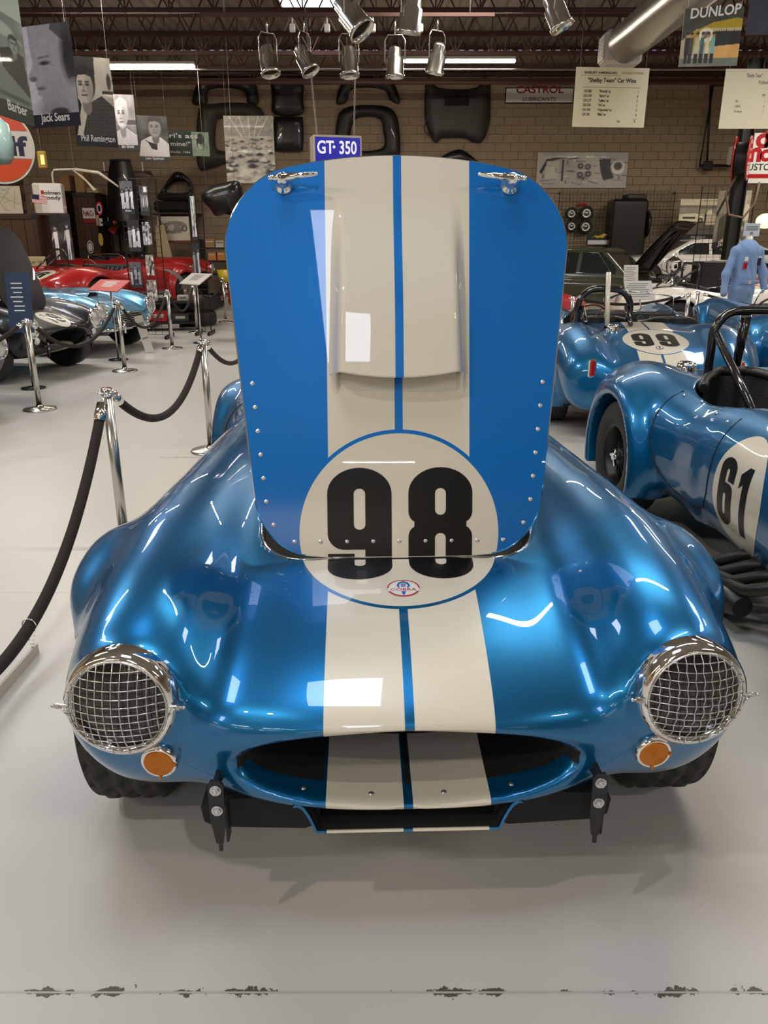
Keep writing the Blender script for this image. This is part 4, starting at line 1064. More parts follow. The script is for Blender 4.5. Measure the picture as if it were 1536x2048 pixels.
# third blue roadster behind 99, seen from the tail quarter
r3=roadster('blue roadster behind the 99 car with a round chrome spot mirror',(4.95,10.72,0),R(171),P_blue)
for sx in (-1,1): rear_lamp(r3,sx)
m=MB(); q=at(1491,637,8.3); p=r3.matrix_world
r3.rotation_euler=(0,0,R(171)); Minv=(Matrix.Translation(r3.location)@Matrix.Rotation(R(171),4,'Z')).inverted()
l=Minv@q; MB().lathe([(.0001,-.05),(.04,-.045),(.068,-.01),(.070,.012),(.062,.016),(.0001,.012)],24,Minv@Matrix.Translation(q)@Matrix.Rotation(PI/2,4,'X')).cyl(l,(l.x,l.y,.80),.008).build('spot_mirror',M_chrome,r3)
fuel_cap(r3,.30,3.0)
# white roadster and red striped roadster further back
P_whs=paint('cream white paint with dark centre stripe',srgb(232,226,210),.0,.3,(.10,0),(0,.62,.26),white=srgb(20,40,90))
rw=roadster('cream white roadster parked side-on behind the rope posts, dark roundel on its bonnet',(7.5,12.6,0),R(84),P_whs,bar=dict(y=2.62,x0=-.5,x1=.5,top=1.20,r=.02))
for sx in (-1,): rear_lamp(rw,sx)
decal('bonnet_roundel',[arc(0,.62,.22,.22,0,355,40)],down(.002),M_whitedec,rw,.03); decal('bonnet_number',place(g2(),0,.62,.16,.26,PI/2),down(.003),M_num,rw,.03)
rr_=roadster('red roadster with cream stripes tucked behind the raised blue hood on the right',(-.75,12.3,0),R(-90),P_redw,screen=False)
# left row ----------------------------------------------------------------
M_under_black=M_black
bk=roadster('black roadster with its hood up and a white 19 roundel on its nose',(-3.72,9.35,0),R(76),P_blk,'open',amber=False,jack=True,hood_deg=62,scoop=False,under=M_under_black,handles=False)
gn=[('digit_one',place(g1(),-.075,.225,.09,.24)),('digit_nine',place(g9(),.05,.225,.12,.24))]
for nm,g in gn: decal(nm,[clip(l,1,HOOD_Y0-.01,-1) for l in g],down(.002),M_num,bk,.03)
bk2=roadster('black roadster cut off by the left edge, clear headlight and open mouth showing',(-3.62,6.62,0),R(79),P_blk2,amber=False)
lb_=roadster('light blue roadster with a slatted oval grille and chrome bumper',(-3.66,11.50,0),R(74),P_light,amber=False,jack=False)
gr=MB()
gf=MB(); ring=[(.40*math.cos(a),.025+.06*(math.cos(a)**2),.466+.105*math.sin(a)) for a in [2*PI*i/48 for i in range(48)]]; gf.tube(ring,.011,8,closed=True); gro=gf.build('grille_surround',M_chrome,lb_)
for i in range(7):
    z=.39+.026*i; w=.385*math.sqrt(max(0,1-((z-.466)/.10)**2)); 
    if w>.03: MB().box((0,.06,z),(2*w,.012,.010),rot=(R(20),0,0)).build('grille_slat',M_alu,gro)
for sx in (-1,1): MB().tube([(sx*.12,-.05,.36),(sx*.5,-.02,.36),(sx*.68,.10,.36)],.022,10).cyl((sx*.30,-.06,.30),(sx*.30,-.06,.47),.02,.014,10).build('bumper',M_chrome,lb_)
sc_=MB(); sc_.grid(lambda a,b:(.13*(a*2-1),.62+.35*b,float(HZ(0.13*abs(a*2-1),.62+.35*b))+.05*(1-b)*(1-abs(a*2-1)**4)-.001),15,9); sc_.build('bonnet_scoop',P_light,lb_); MB().box((0,.64,.80),(.20,.01,.035)).build('scoop_mouth',M_void,lb_)
tag(MB().box((-5.5,15.65,.12),(2.3,4.3,.24),bev=.01).build('display_platform',M_black),'low black platform under the red 16 roadster','platform')
r16=roadster('red roadster with number 16 in a cream roundel on its tail deck',(-4.45,17.2,.24),R(153),P_red,amber=False,jack=False,bar=dict(y=2.75,x0=.1,x1=.55,top=1.15,r=.02))
for nm,g in (('digit_one',place(g1(),.10,3.50,.14,.30,PI)),('digit_six',place(g6(),-.07,3.50,.19,.30,PI))): decal(nm,g,down(.002),M_num,r16,.03)
MB().cyl((-.62,1.55,.84),(-.60,1.56,.98),.012,n=8).sph((-.60,1.57,1.01),(.045,.03,.045)).build('wing_mirror',M_black,r16)

rr5=roadster('red racer with its wheel and headlight side-on behind the photo racks',(-4.15,18.75,.30),R(81),P_red2,amber=False,jack=False,screen=False)
tag(MB().box((-6.1,19.0,.15),(4.2,2.1,.3),bev=.01).build('display_platform',M_black),'black platform under the red racer at the back wall','platform')
side_roundel(rr5,-1,1.45,.52,.24,[('digit_five',place(g2(),0,0,.16,.28))],1.)
for c in bpy.data.objects:
    if c.name.startswith('rim') and c.parent and c.parent.parent in (r61,):
        c.material_slots[0].link='OBJECT'; c.material_slots[0].material=M_satin
# ---------------------------------------------------------------- printed boards: pictures painted into colour attributes
class Canvas:
    def __init__(s,w,h,col=128,seed=0):
        s.w,s.h=w,h; s.a=np.zeros((h,w,3)); s.a[:]=col; s.r=np.random.RandomState(seed)
        s.X,s.Y=np.meshgrid((np.arange(w)+.5)/w,(np.arange(h)+.5)/h)   # y down
    def _c(s,c): return np.array([c]*3 if isinstance(c,(int,float)) else c,float)
    def put(s,m,c): s.a=s.a*(1-m[...,None])+s._c(c)*m[...,None]; return s
    def sstep(s,d,soft): return np.clip(.5-d/max(soft,1e-4),0,1)
    def ell(s,x,y,rx,ry,c,soft=.06,ang=0.,al=1.):
        ca,sa=math.cos(R(ang)),math.sin(R(ang)); u=(s.X-x)*ca+(s.Y-y)*sa; v=-(s.X-x)*sa+(s.Y-y)*ca
        return s.put(s.sstep(np.sqrt((u/rx)**2+(v/ry)**2)-1,soft/max(min(rx,ry),.01)*.3+.05)*al,c)
    def rect(s,x0,y0,x1,y1,c,al=1.): return s.put(((s.X>=x0)&(s.X<x1)&(s.Y>=y0)&(s.Y<y1)).astype(float)*al,c)
    def poly(s,pts,c,al=1.):
        P=np.stack([s.X.ravel(),s.Y.ravel()],1); return s.put(pip([pts],P).reshape(s.X.shape).astype(float)*al,c)
    def line(s,x0,y0,x1,y1,w,c,al=1.):
        dx,dy=x1-x0,y1-y0; L=dx*dx+dy*dy+1e-9; t=np.clip(((s.X-x0)*dx+(s.Y-y0)*dy)/L,0,1); d=np.hypot(s.X-x0-t*dx,(s.Y-y0-t*dy)); return s.put(s.sstep(d-w,.012)*al,c)
    def noise(s,amp,sc=6):
        g=s.r.rand(max(2,int(s.h/s.w*sc)+2),sc+2); yi=s.Y*(g.shape[0]-1.01); xi=s.X*(g.shape[1]-1.01); y0=yi.astype(int);x0=xi.astype(int);fy=yi-y0;fx=xi-x0
        n=(g[y0,x0]*(1-fx)+g[y0,x0+1]*fx)*(1-fy)+(g[y0+1,x0]*(1-fx)+g[y0+1,x0+1]*fx)*fy; s.a+=((n-.5)*2*amp)[...,None]; return s
    def tint(s,t): s.a*=np.array(t); return s
M_print=mat('printed picture',(.5,.5,.5),.42,attr='pic',coat=.15); M_board=mat('white board core',srgb(205,200,190),.6); M_dboard=mat('dark board back',(.03,.03,.035),.5)
M_wire=mat('hanging wire',(.55,.52,.46),.4,.5); M_wtxt=mat('white print',(.86,.85,.82),.5); M_ktxt=mat('black print',(.015,.015,.015),.5); M_gtxt=mat('grey print',(.22,.21,.19),.5)
def picture(cv,Wd,Hg,parent,M,z0=0.,name='print'):
    """picture on local XZ plane facing -Y, centred; M to parent"""
    w,h=cv.w,cv.h; V=[]; 
    xs=np.linspace(-Wd/2,Wd/2,w); zs=np.linspace(Hg/2,-Hg/2,h)
    X,Z=np.meshgrid(xs,zs); P=np.stack([X.ravel(),0*X.ravel(),Z.ravel()+z0],1)
    Mn=np.array(M); P=P@Mn[:3,:3].T+Mn[:3,3]
    I=np.arange(w*h).reshape(h,w); F=np.stack([I[1:,:-1].ravel(),I[1:,1:].ravel(),I[:-1,1:].ravel(),I[:-1,:-1].ravel()],1)
    me=bpy.data.meshes.new(name); me.vertices.add(len(P)); me.vertices.foreach_set('co',P.astype(np.float32).ravel()); me.loops.add(F.size); me.loops.foreach_set('vertex_index',F.astype(np.int32).ravel()); me.polygons.add(len(F)); me.polygons.foreach_set('loop_start',np.arange(0,F.size,4,dtype=np.int32)); me.update(calc_edges=True)
    c=np.clip(cv.a*1.14,0,250)/255; c=np.where(c<=.04045,c/12.92,((c+.055)/1.055)**2.4); c=np.concatenate([c.reshape(-1,3),np.ones((w*h,1))],1)
    at_=me.color_attributes.new('pic','FLOAT_COLOR','POINT'); at_.data.foreach_set('color',c.astype(np.float32).ravel()); me.materials.append(M_print)
    o=bpy.data.objects.new(name,me); COL.objects.link(o); o.parent=parent; return o
def from_px(L,Rr,H):
    """L=(x_top,y_top,x_bot,y_bot) left edge, R same; H real height -> centre, width, yaw, height"""
    out=[]
    for (x0,y0,x1,y1) in (L,Rr):
        a,b=ray(x0,y0),ray(x1,y1); Y=H/(a.z/a.y-b.z/b.y); z=CH+Y*(a.z/a.y+b.z/b.y)/2; x=Y*(a.x/a.y+b.x/b.y)/2; out.append(Vector((x,Y,z)))
    l,r=out; c=(l+r)/2; d=r-l; return c,math.hypot(d.x,d.y),math.atan2(d.y,d.x),(l.z+r.z)/2
def board(name,label,cat,c,Wd,Hg,yaw,cv,lines=(),tm=None,cap=0.,capcol=None,wires=True,group=None,thick=.008,core=None,tilt=0.,holes=False):
    t=thing(name,label,cat,c,yaw,group) if not tilt else thing(name,label,cat,c,group=group,rot=(tilt,0,yaw))
    MB().box((0,thick/2+.001,0),(Wd,thick,Hg)).build('board',core or M_dboard,t)
    if cv is not None: picture(cv,Wd,Hg-cap,t,TM((0,-.001,0)),cap/2)
    if cap: MB().box((0,-.0005,-Hg/2+cap/2),(Wd,.003,cap)).build('caption_band',capcol or M_dboard,t)
    if lines:
        lettering(lines,tm or M_wtxt,t,TM((0,-.004,0)))
    if wires:
        for sx in (-.45,.45): MB().cyl((sx*Wd,.003,Hg/2-.01),(sx*Wd,.003,ROOF_Z-c[2]),.0014,n=5,cap=False).build('hanging_wire',M_wire,t)
    return t
def head(c,x,y,s,skin=175,hair=45,look=0.,hat=None,tone=1.,shade=110):
    """a drawn head: s = half head height in picture units, width allows for aspect"""
    ar=c.h/c.w; rx=s*.74*ar; 
    c.ell(x,y+s*1.15,rx*.5,s*.55,skin*.7)
    c.ell(x,y-s*.12,rx*1.08,s*1.02,hair); c.ell(x+look*rx*.12,y+s*.08,rx*.90,s*.94,skin)
    c.ell(x+rx*.45,y+s*.15,rx*.42,s*.75,shade,al=.45,soft=.3)
    for e in (-1,1):
        ex=x+look*rx*.25+e*rx*.36; c.ell(ex,y-s*.05,rx*.19,s*.075,60); c.line(ex-rx*.2,y-s*.2,ex+rx*.2,y-s*.21,.004+s*.02,55)
    c.line(x+look*rx*.3,y-s*.02,x+look*rx*.42,y+s*.30,.003+s*.03,shade*.85,al=.7); c.ell(x+look*rx*.36,y+s*.33,rx*.2,s*.06,90,al=.6)
    c.line(x+look*rx*.3-rx*.28,y+s*.56,x+look*rx*.3+rx*.28,y+s*.55,.003+s*.03,75)
    if hat is None: c.poly([(x-rx*1.02,y-s*.35),(x-rx*.9,y-s*.9),(x,y-s*1.18),(x+rx*.95,y-s*.9),(x+rx*1.05,y-s*.3),(x+rx*.75,y-s*.48),(x+rx*.1,y-s*.62),(x-rx*.7,y-s*.55)],hair)
    else:
        c.ell(x,y-s*.45,rx*1.2,s*.78,hat); c.rect(x-rx*1.15,y-s*.38,x+rx*1.2,y-s*.22,hat*.55); c.ell(x-rx*1.0,y+s*.1,rx*.16,s*.6,40); c.ell(x+rx*1.0,y+s*.1,rx*.16,s*.6,40)
WARM=(1.0,.955,.88); COOL=(.97,.96,1.0)
# 1 leftmost portrait, green cast
cv=Canvas(70,96,150,1); cv.noise(30,5); cv.rect(0,0,1,.22,205); cv.line(.1,.30,.95,.42,.02,210); cv.rect(.0,.32,1,.6,120,.6); cv.ell(.62,.36,.2,.06,190); cv.poly([(.55,.55),(.7,.5),(.95,.52),(1,.95),(.6,.95)],28); head(cv,.80,.46,.075,165,40); cv.poly([(0,.5),(.35,.6),(1.0,.9),(.95,1.0),(0,1)],125); cv.ell(.2,.78,.22,.10,25); cv.line(.2,.92,.95,.95,.02,80); cv.tint((.92,1.0,.93))
c0=from_px((-95,-75,-62,232),(40,-22,60,235),1.05)
board('portrait_board','hanging portrait board cut by the left edge, caption ending in rber','poster',c0[0],c0[1],1.05,c0[2],cv,[('Barber',.22*c0[1],-.455,.085,5.42,.03)],cap=.14,capcol=mat('green caption band',(.02,.035,.028),.5))
# 2 profile portrait
cv=Canvas(90,120,205,2); cv.noise(14,4); cv.poly([(.16,.0),(1,0),(1,1),(.30,1),(.33,.93),(.27,.84),(.30,.80),(.20,.76),(.24,.70),(.17,.66),(.20,.62),(.06,.58),(.09,.52),(.20,.42),(.17,.34),(.15,.20)],160)
cv.ell(.62,.45,.40,.42,165,soft=.5,al=.7); cv.poly([(.62,.0),(1,0),(1,.60),(.86,.62),(.80,.42),(.84,.20),(.60,.06)],78,.85); cv.ell(.92,.35,.14,.26,50,soft=.4,al=.9); cv.ell(.42,.42,.10,.022,70); cv.line(.30,.36,.52,.35,.010,110); cv.ell(.42,.425,.05,.012,40); cv.line(.52,.40,.58,.46,.006,120); cv.ell(.16,.59,.07,.028,105); cv.ell(.30,.70,.09,.02,90); cv.ell(.55,.78,.25,.16,150,soft=.5,al=.7); cv.ell(.45,.95,.30,.09,140,soft=.4); cv.ell(.62,.98,.18,.05,60); cv.noise(6,24); cv.tint(COOL)
c0=from_px((40,40,60,243),(140,58,162,265),1.05)
board('portrait_board','hanging portrait board with a close profile face, second from the left','poster',c0[0],c0[1],1.05,c0[2],cv,[('Jack Sears',.0,-.462,.088,5+.60*c0[1],.03)],cap=.14,capcol=mat('navy caption band',(.018,.018,.035),.5))
# 3 man in check jacket
cv=Canvas(90,120,190,3); cv.noise(14,5); cv.poly([(0,0),(.62,0),(.6,.3),(0,.3)],60); cv.poly([(.0,.45),(.2,.55),(.35,.95),(.0,1)],20); cv.poly([(.30,.62),(.72,.48),(1,.62),(1,1),(.1,1)],62)
for i in range(12): cv.line(.35+.06*i,.55,.28+.06*i,1,.003,105,.6); cv.line(.3,.58+.04*i,1,.52+.05*i,.003,100,.5)
cv.poly([(.22,.62),(.40,.60),(.18,1),(.05,1)],205); cv.poly([(.36,.62),(.44,.62),(.40,.75),(.33,.72)],18); head(cv,.36,.36,.22,188,48,look=-.6); cv.ell(.92,.30,.05,.10,70); cv.rect(.75,.42,1,.46,60); cv.noise(5,24); cv.tint(WARM)
c0=from_px((143,106,143,288),(220,121,236,299),1.05)
board('portrait_board','hanging portrait board of a curly haired man in a check jacket','poster',c0[0],c0[1],1.05,c0[2],cv,[('Phil Remington',0.03*c0[1],-.462,.080,5+.82*c0[1],.03)],cap=.13)
# 4 smiling man
cv=Canvas(64,90,120,4); cv.noise(25,4); cv.rect(.5,.5,1,.6,60); cv.poly([(0,.75),(.4,.62),(1,.8),(1,1),(0,1)],190); head(cv,.35,.38,.28,185,165,look=-.4); cv.noise(5,20); cv.tint(COOL)
c0=from_px((229,182,231,295),(267,196,278,308),1.05)
board('portrait_board','narrow hanging portrait board of a smiling fair haired man','poster',c0[0],c0[1],1.05,c0[2],cv,[('Ian Grant',0,-.47,.065,5+.6*c0[1],.03)],cap=.11)
# 5 man with goggles
cv=Canvas(72,92,60,5); cv.noise(22,6); cv.poly([(0,1),(.1,.62),(.4,.5),(.75,.52),(1,.68),(1,1)],205); head(cv,.58,.28,.24,140,40,look=-.4); cv.poly([(.30,.62),(.62,.70),(.60,.84),(.42,.80)],30); cv.line(.25,.6,.35,.66,.01,40); cv.ell(.2,.25,.15,.2,90,soft=.5); cv.noise(5,20)
c0=from_px((273,230,279,323),(333,233,341,325),.92)
board('portrait_board','hanging portrait board of a man with goggles round his neck','poster',c0[0],c0[1],.92,c0[2],cv,[('Lew Spencer',0,-.41,.056,5+.62*c0[1],.02)],cap=.11,capcol=mat('slate caption band',(.06,.06,.06),.5))
# 6 green quotation banner
c0=from_px((283,262,290,312),(417,262,423,311),.52)
cv=Canvas(44,40,150,6); cv.noise(30,5); head(cv,.5,.42,.28,200,40,hat=45); cv.poly([(.1,1),(.3,.75),(.8,.75),(1,1)],160); cv.tint((.88,1.,.88)); Wb=c0[1]
t=board('quote_banner','dark green hanging banner with a white quotation and a small portrait','banner',c0[0],Wb,.52,c0[2],None,[("Ferrari's ass",-.07*Wb,.12,.095,5+.78*Wb,.02),('is mine!"',.0*Wb,-.05,.095,5+.40*Wb,.02),('Carroll Shelby 1966',-.06*Wb,-.20,.045,5+.5*Wb,.0,'C',.3)],core=mat('dark green banner',(.008,.028,.014),.5))
picture(cv,.26*Wb,.51,t,TM((.355*Wb,-.002,0)))
# 7 factory photograph
cv=Canvas(96,124,190,7); cv.noise(15,8); cv.rect(0,0,1,.3,165)
for i in range(5): cv.line(.1+.2*i,.0,.35+.08*i,.30,.008,235,.8)
for i in range(10): cv.line(0,.03*i,1,.03*i+.02,.003,120,.5)
for k in range(46):
    y=.34+cv.r.rand()**1.5*.62; x=cv.r.rand(); s=.02+.10*(y-.3); cv.ell(x,y,s*1.6,s*.45,cv.r.choice([60,90,130,215,70])); cv.ell(x,y-s*.3,s*.7,s*.3,cv.r.choice([225,40,150]))
cv.poly([(.15,.95),(.35,.78),(.7,.80),(.75,1)],235,.6); cv.noise(18,22); cv.tint((1,.98,.90))
c0=from_px((446,231,454,352),(545,231,552,352),1.15)
board('factory_photograph','large hanging photograph of a car factory floor full of cars','poster',c0[0]+Vector((0,0,-.07)),c0[1],1.28,c0[2],cv,core=M_board)
# 8 lightbox
fc=at(676,299,13.4); Wl=.78; t=thing('hanging_sign','boxy lit sign with white GT 350 letters on blue, hung on chains','sign',(fc.x,13.4,fc.z-.10),R(14))
MB().box((0,.19,0),(Wl,.36,.62),bev=.012).build('sign_box',mat('pale aluminium box',srgb(205,190,170),.5,.2),t)
MB().box((0,-.0,0),(Wl-.06,.012,.55)).build('sign_face',mat('lit blue sign face',(.008,.01,.30),.4,emit=.35,ecol=(.01,.01,.5)),t)
lettering([('GT',-.20,.04,.19,.78,.03),('\u00b7',-.065,.04,.2,1.,.03),('350',.16,.04,.19,.74,.03)],mat('lit white letter',(.85,.87,.9),.4,emit=.4,ecol=(.9,.92,1)),t,TM((0,-.010,0)))
def chain(parent,a,b,link=.055,r_=.0045):
    a,b=Vector(a),Vector(b); n=max(2,int((b-a).length/link)); d=(b-a)/n; m=MB()
    for i in range(n):
        c=a+d*(i+.5); u=d.normalized(); w=u.orthogonal().normalized(); w=w if i%2 else u.cross(w)
        m.tube([c+u*math.cos(q)*link*.62+w*math.sin(q)*link*.26 for q in [2*PI*k/8 for k in range(8)]],r_,4,closed=True)
    return tag(m.build('chain',M_wire,parent,fix=False),kind='stuff')
chain(t,(-.30,.19,.31),(-.52,.19,ROOF_Z-fc.z+.1)); chain(t,(.30,.19,.31),(.40,.19,ROOF_Z-fc.z+.1))
# 9 oil sign on the wall
def wallboard(x0,y0,x1,y1,Y=Y1-.06):
    a,b=at(x0,y0,Y),at(x1,y1,Y); return Vector(((a.x+b.x)/2,Y,(a.z+b.z)/2)),abs(b.x-a.x),abs(a.z-b.z)
c,w_,h_=wallboard(1011,175,1146,207); t=thing('oil_sign','white wall sign reading CASTROL LUBRICANTS in red and black','sign',c)
MB().box((0,.0,0),(w_,.03,h_)).build('frame',mat('dark green frame',(.02,.03,.02),.5),t); MB().box((0,-.014,0),(w_-.05,.012,h_-.05)).build('panel',M_wtxt,t)
lettering([('CASTROL',0,.055,.165,1.22,.035)],mat('dark red print',(.30,.008,.015),.4),t,TM((0,-.023,0))); lettering([('LUBRICANTS',0,-.125,.085,1.25,.02,'C',.2)],M_ktxt,t,TM((0,-.023,0)),'small_lettering')
# 10 results sign
cream=mat('cream sign board',srgb(232,224,190),.55)
c0=from_px((1153,134,1144,254),(1299,136,1288,255),.85); Wb=c0[1]; k=Wb/1.22; v=.85
L=[('"Shelby Team" Car Wins',0,.255*v,.070*v,5+.66*Wb,.03)]
for i,(a,b,n_) in enumerate((('CSX 2002','"Riverside" car','1'),('CSX 2128','"Sebring" car','4'),('CSX 2137','"LeMans" car','3'),('CSX 2345','"FIA" car','5'),('CSX 2430','"Independent" car','3'),('CSX 2431','"Miles" car','6'))):
    z=(.085-.078*i)*v; L+=[(a,-.46*k,z,.046*v,.60,.025,'L'),(b,-.20*k,z,.046*v,.60,.025,'L'),(n_,.46*k,z,.046*v,.62,.025,'R')]
L+=[('Total',.16*k,-.415*v,.040*v,.55,.018),('22',.44*k,-.415*v,.044*v,.55,.018)]
t=board('results_sign','cream hanging sign listing six cars and their race wins, total 22','sign',c0[0],Wb,.85,c0[2],None,L,M_ktxt,core=cream)
lettering([('SHELBY AMERICAN',-.20*k,.395*v,.036*v,5+.44*Wb,.03)],M_ktxt,t,TM((0,-.004,0)),'heading'); lettering([('COLLECTION',.33*k,.395*v,.036*v,5+.30*Wb,.01)],M_gtxt,t,TM((0,-.004,0)),'heading_light')
ln=MB(); ln.box((0,-.003,.17*v),(.98*k,.002,.004)); ln.box((-.2*k,-.003,.365*v),(.66*k,.002,.003)); ln.box((.44*k,-.003,-.36*v),(.09*k,.002,.003)); ln.build('rule_line',M_gtxt,t)
# 11 second results sign
c0=from_px((1452,138,1437,258),(1600,137,1586,257),.85); Wb=c0[1]
board('results_sign','cream hanging sign cut by the right edge, headed Professional','sign',c0[0],Wb,.85,c0[2],None,[('"Shelby Team"',-0.255,0.306,0.053,0.60,.01,'L'),('Championship',0.136,0.306,0.053,1.00,.01,'L'),('Professional Races',-0.051,0.212,0.053,0.62,.01,'L',.2),('1963',0.034,0.038,0.038,0.62,.01,'L'),('1964',0.170,0.038,0.038,0.62,.01,'L'),('FIA',-0.374,-0.047,0.036,0.62,.01,'L'),('1',0.093,-0.047,0.036,0.62,.01,'R'),('6',0.230,-0.047,0.036,0.62,.01,'R'),('USRRC',-0.374,-0.119,0.036,0.62,.01,'L'),('6',0.093,-0.119,0.036,0.62,.01,'R'),('12',0.230,-0.119,0.036,0.62,.01,'R'),('Pro Races',-0.374,-0.191,0.036,0.62,.01,'L'),('5',0.093,-0.191,0.036,0.62,.01,'R'),('6',0.230,-0.191,0.036,0.62,.01,'R'),('Total',0.221,-0.306,0.036,0.62,.01,'L')],M_gtxt,core=cream)
# 12 colour photograph
cv=Canvas(110,90,(60,62,55),8); cv.poly([(0,1),(0,.55),(.25,.35),(1,.55),(1,1)],(168,160,130)); cv.poly([(.1,.62),(.2,.40),(.5,.25),(.9,.18),(1,.2),(1,.75)],(165,140,40)); cv.rect(.55,.38,1,.66,(38,40,38)); cv.poly([(.5,.66),(1,.62),(1,.86),(.5,.86)],(205,160,95)); cv.rect(0,.86,1,1,(110,118,105))
cv.ell(.42,.46,.14,.12,(215,215,190)); cv.ell(.42,.46,.07,.06,(90,100,95)); 
for k in range(12): cv.rect(.5+.042*k,.34,.53+.042*k,.40,(190,180,150))
for (x,cc) in ((.10,(40,44,40)),(.17,(70,66,55)),(.27,(180,176,150)),(.36,(60,95,110)),(.45,(200,198,170)),(.54,(110,165,170))): cv.rect(x-.035,.50,x+.035,.80,cc); cv.rect(x-.03,.78,x+.03,.95,(45,45,50)); cv.ell(x,.46,.025,.045,(170,130,95)); cv.ell(x,.43,.026,.025,(40,35,30))
cv.noise(10,12)
c0=from_px((1368,52,1352,167),(1490,-22,1482,97),.45); 
t=board('colour_photograph','hanging colour photograph of a pit crew under a tyre company banner','poster',c0[0],c0[1],.45,c0[2],cv,core=M_board)
lettering([('DUNLOP',.05*c0[1],.16,.08,5+.85*c0[1],.03,'C',.1)],M_wtxt,t,TM((0,-.004,0),(0,R(-4),0)))
# 12b dark board at the top right corner
c0=from_px((1508,-60,1490,78),(1600,-80,1590,60),.72); board('dark_poster','dark purple hanging board at the top right corner','poster',c0[0],c0[1],.72,c0[2],Canvas(20,20,(22,16,26),9).noise(14,4))
# 13 cutaway chassis print
cv=Canvas(128,54,168,10); cv.noise(16,5)
for k in range(60):
    x,y=cv.r.rand()*.94+.03,cv.r.rand()*.8+.1; L_=.02+.10*cv.r.rand(); a=cv.r.choice([0,0,PI/2,.4]); cv.line(x,y,x+L_*math.cos(a),y+L_*math.sin(a)*1.5,.004+.006*cv.r.rand(),cv.r.choice([30,45,60,225]))
for x,y in ((.48,.38),(.56,.40),(.48,.62),(.57,.60)): cv.ell(x,y,.03,.075,35); cv.ell(x,y,.012,.03,190)
cv.poly([(.68,.2),(.80,.18),(.82,.5),(.86,.72),(.74,.78),(.70,.5)],38); cv.ell(.89,.42,.075,.19,222); cv.ell(.89,.38,.045,.11,60); cv.poly([(.03,.55),(.10,.2),(.25,.12),(.35,.14),(.12,.26),(.06,.6)],40); cv.rect(.10,.25,.24,.75,200,.6); cv.rect(.27,.2,.30,.8,50); cv.tint((1,.98,.92))
c,w_,h_=wallboard(1076,305,1251,376); board('parts_photograph','wall photograph of laid-out chassis and engine parts','poster',c,w_,h_,0,cv,wires=False,core=M_board)
# 14 company sign at right edge
a=at(1483,266,16.2); b=at(1600,366,16.2); t=thing('company_sign','white sign at the right edge with black and red letters and a red band','sign',((a.x+b.x)/2,16.2,(a.z+b.z)/2)); w_=b.x-a.x; h_=a.z-b.z
MB().box((0,.02,0),(w_,.04,h_)).build('panel',M_wtxt,t); MB().box((0,-.003,-.36*h_),(w_,.004,.085*h_)).build('red_band',M_reddec,t)
lettering([('h',-.40*w_,.22*h_,.30,.9,.05)],M_ktxt,t,TM((0,-.004,0)),'black_letter'); lettering([('o',-.15*w_,.22*h_,.36,1.1,.05),('lman',.2*w_,.22*h_,.30,1.1,.05),('m',-.30*w_,-.05*h_,.34,1.1,.06),('oody',.20*w_,-.05*h_,.3,1.1,.05)],M_reddec,t,TM((0,-.004,0)),'red_letters'); lettering([('CUSTOM',-.16*w_,-.24*h_,.12,1.05,.015)],M_ktxt,t,TM((0,-.004,0)),'small_lettering')
for sx in (-.4,.4): MB().cyl((sx*w_,.02,h_/2),(sx*w_,.02,ROOF_Z-(a.z+b.z)/2),.003,n=5).build('hanging_wire',M_wire,t)
# 15 car photograph on a stand, 16 helmeted driver, 17 helmet close-up
cv=Canvas(90,90,205,11); cv.noise(10,5); cv.rect(0,.18,1,.24,120); cv.rect(0,.24,1,.42,150); cv.rect(0,.62,1,1,95); cv.poly([(.05,.50),(.12,.42),(.40,.40),(.60,.46),(.62,.60),(.5,.64),(.05,.62)],225); cv.rect(.10,.50,.42,.56,60); cv.ell(.56,.60,.06,.07,30); cv.ell(.56,.60,.03,.035,170); cv.ell(.78,.40,.07,.10,225); cv.rect(.70,.45,1,.72,195); cv.rect(.66,.42,.70,.62,40); cv.noise(8,20); cv.tint((1,.95,.84))
c0=from_px((1361,398,1353,482),(1440,398,1430,482),1.0)
cpt=board('car_photograph','brown toned photograph of a white striped car and two men','poster',c0[0],c0[1],1.0,c0[2],cv,[('driver with the car',.05,-.42,.05,.7,.01),('and 1963 team',.05,-.47,.05,.7,.01)],cap=.16,wires=False)
for sx in (-.35,.35): MB().box((sx*c0[1],.03,-(c0[0].z+.5)/2+.0),(.04,.03,c0[0].z+.5)).build('stand_leg',M_dboard,cpt)
cv=Canvas(100,130,150,12); cv.noise(18,5); cv.rect(0,0,.3,.45,185,.6); cv.rect(.62,.1,.9,.3,190,.7); cv.poly([(.28,0),(.36,0),(.05,.5),(.0,.45)],60); cv.line(.62,.2,.85,.5,.02,45); cv.ell(.92,.42,.10,.16,205); cv.poly([(.1,1),(.12,.55),(.38,.40),(.66,.44),(.98,.68),(1,1)],95); head(cv,.50,.27,.17,195,50,look=.3,hat=115); cv.ell(.50,.10,.19,.085,120); cv.ell(.56,.52,.10,.07,60); cv.ell(.56,.52,.07,.045,150); cv.ell(.72,.72,.17,.06,170); cv.ell(.55,1.0,.34,.10,215); cv.noise(8,22); cv.tint((1,.95,.84))
c0=from_px((1440,381,1421,497),(1502,381,1490,498),1.06)
board('portrait_board','sepia portrait board of a helmeted driver leaning on his car, on a wire rack','poster',c0[0],c0[1],1.06,c0[2],cv,[('Jack Sears',.0,-.475,.078,5+.66*c0[1],.03)],cap=.12,wires=False,capcol=mat('brown caption band',(.035,.028,.02),.5)); rackc=c0
cv=Canvas(60,80,175,13); cv.noise(50,8); cv.poly([(.3,1),(.35,.85),(.9,.85),(1,1)],120); head(cv,.62,.55,.34,150,40,hat=150); cv.tint((.98,.97,.86))
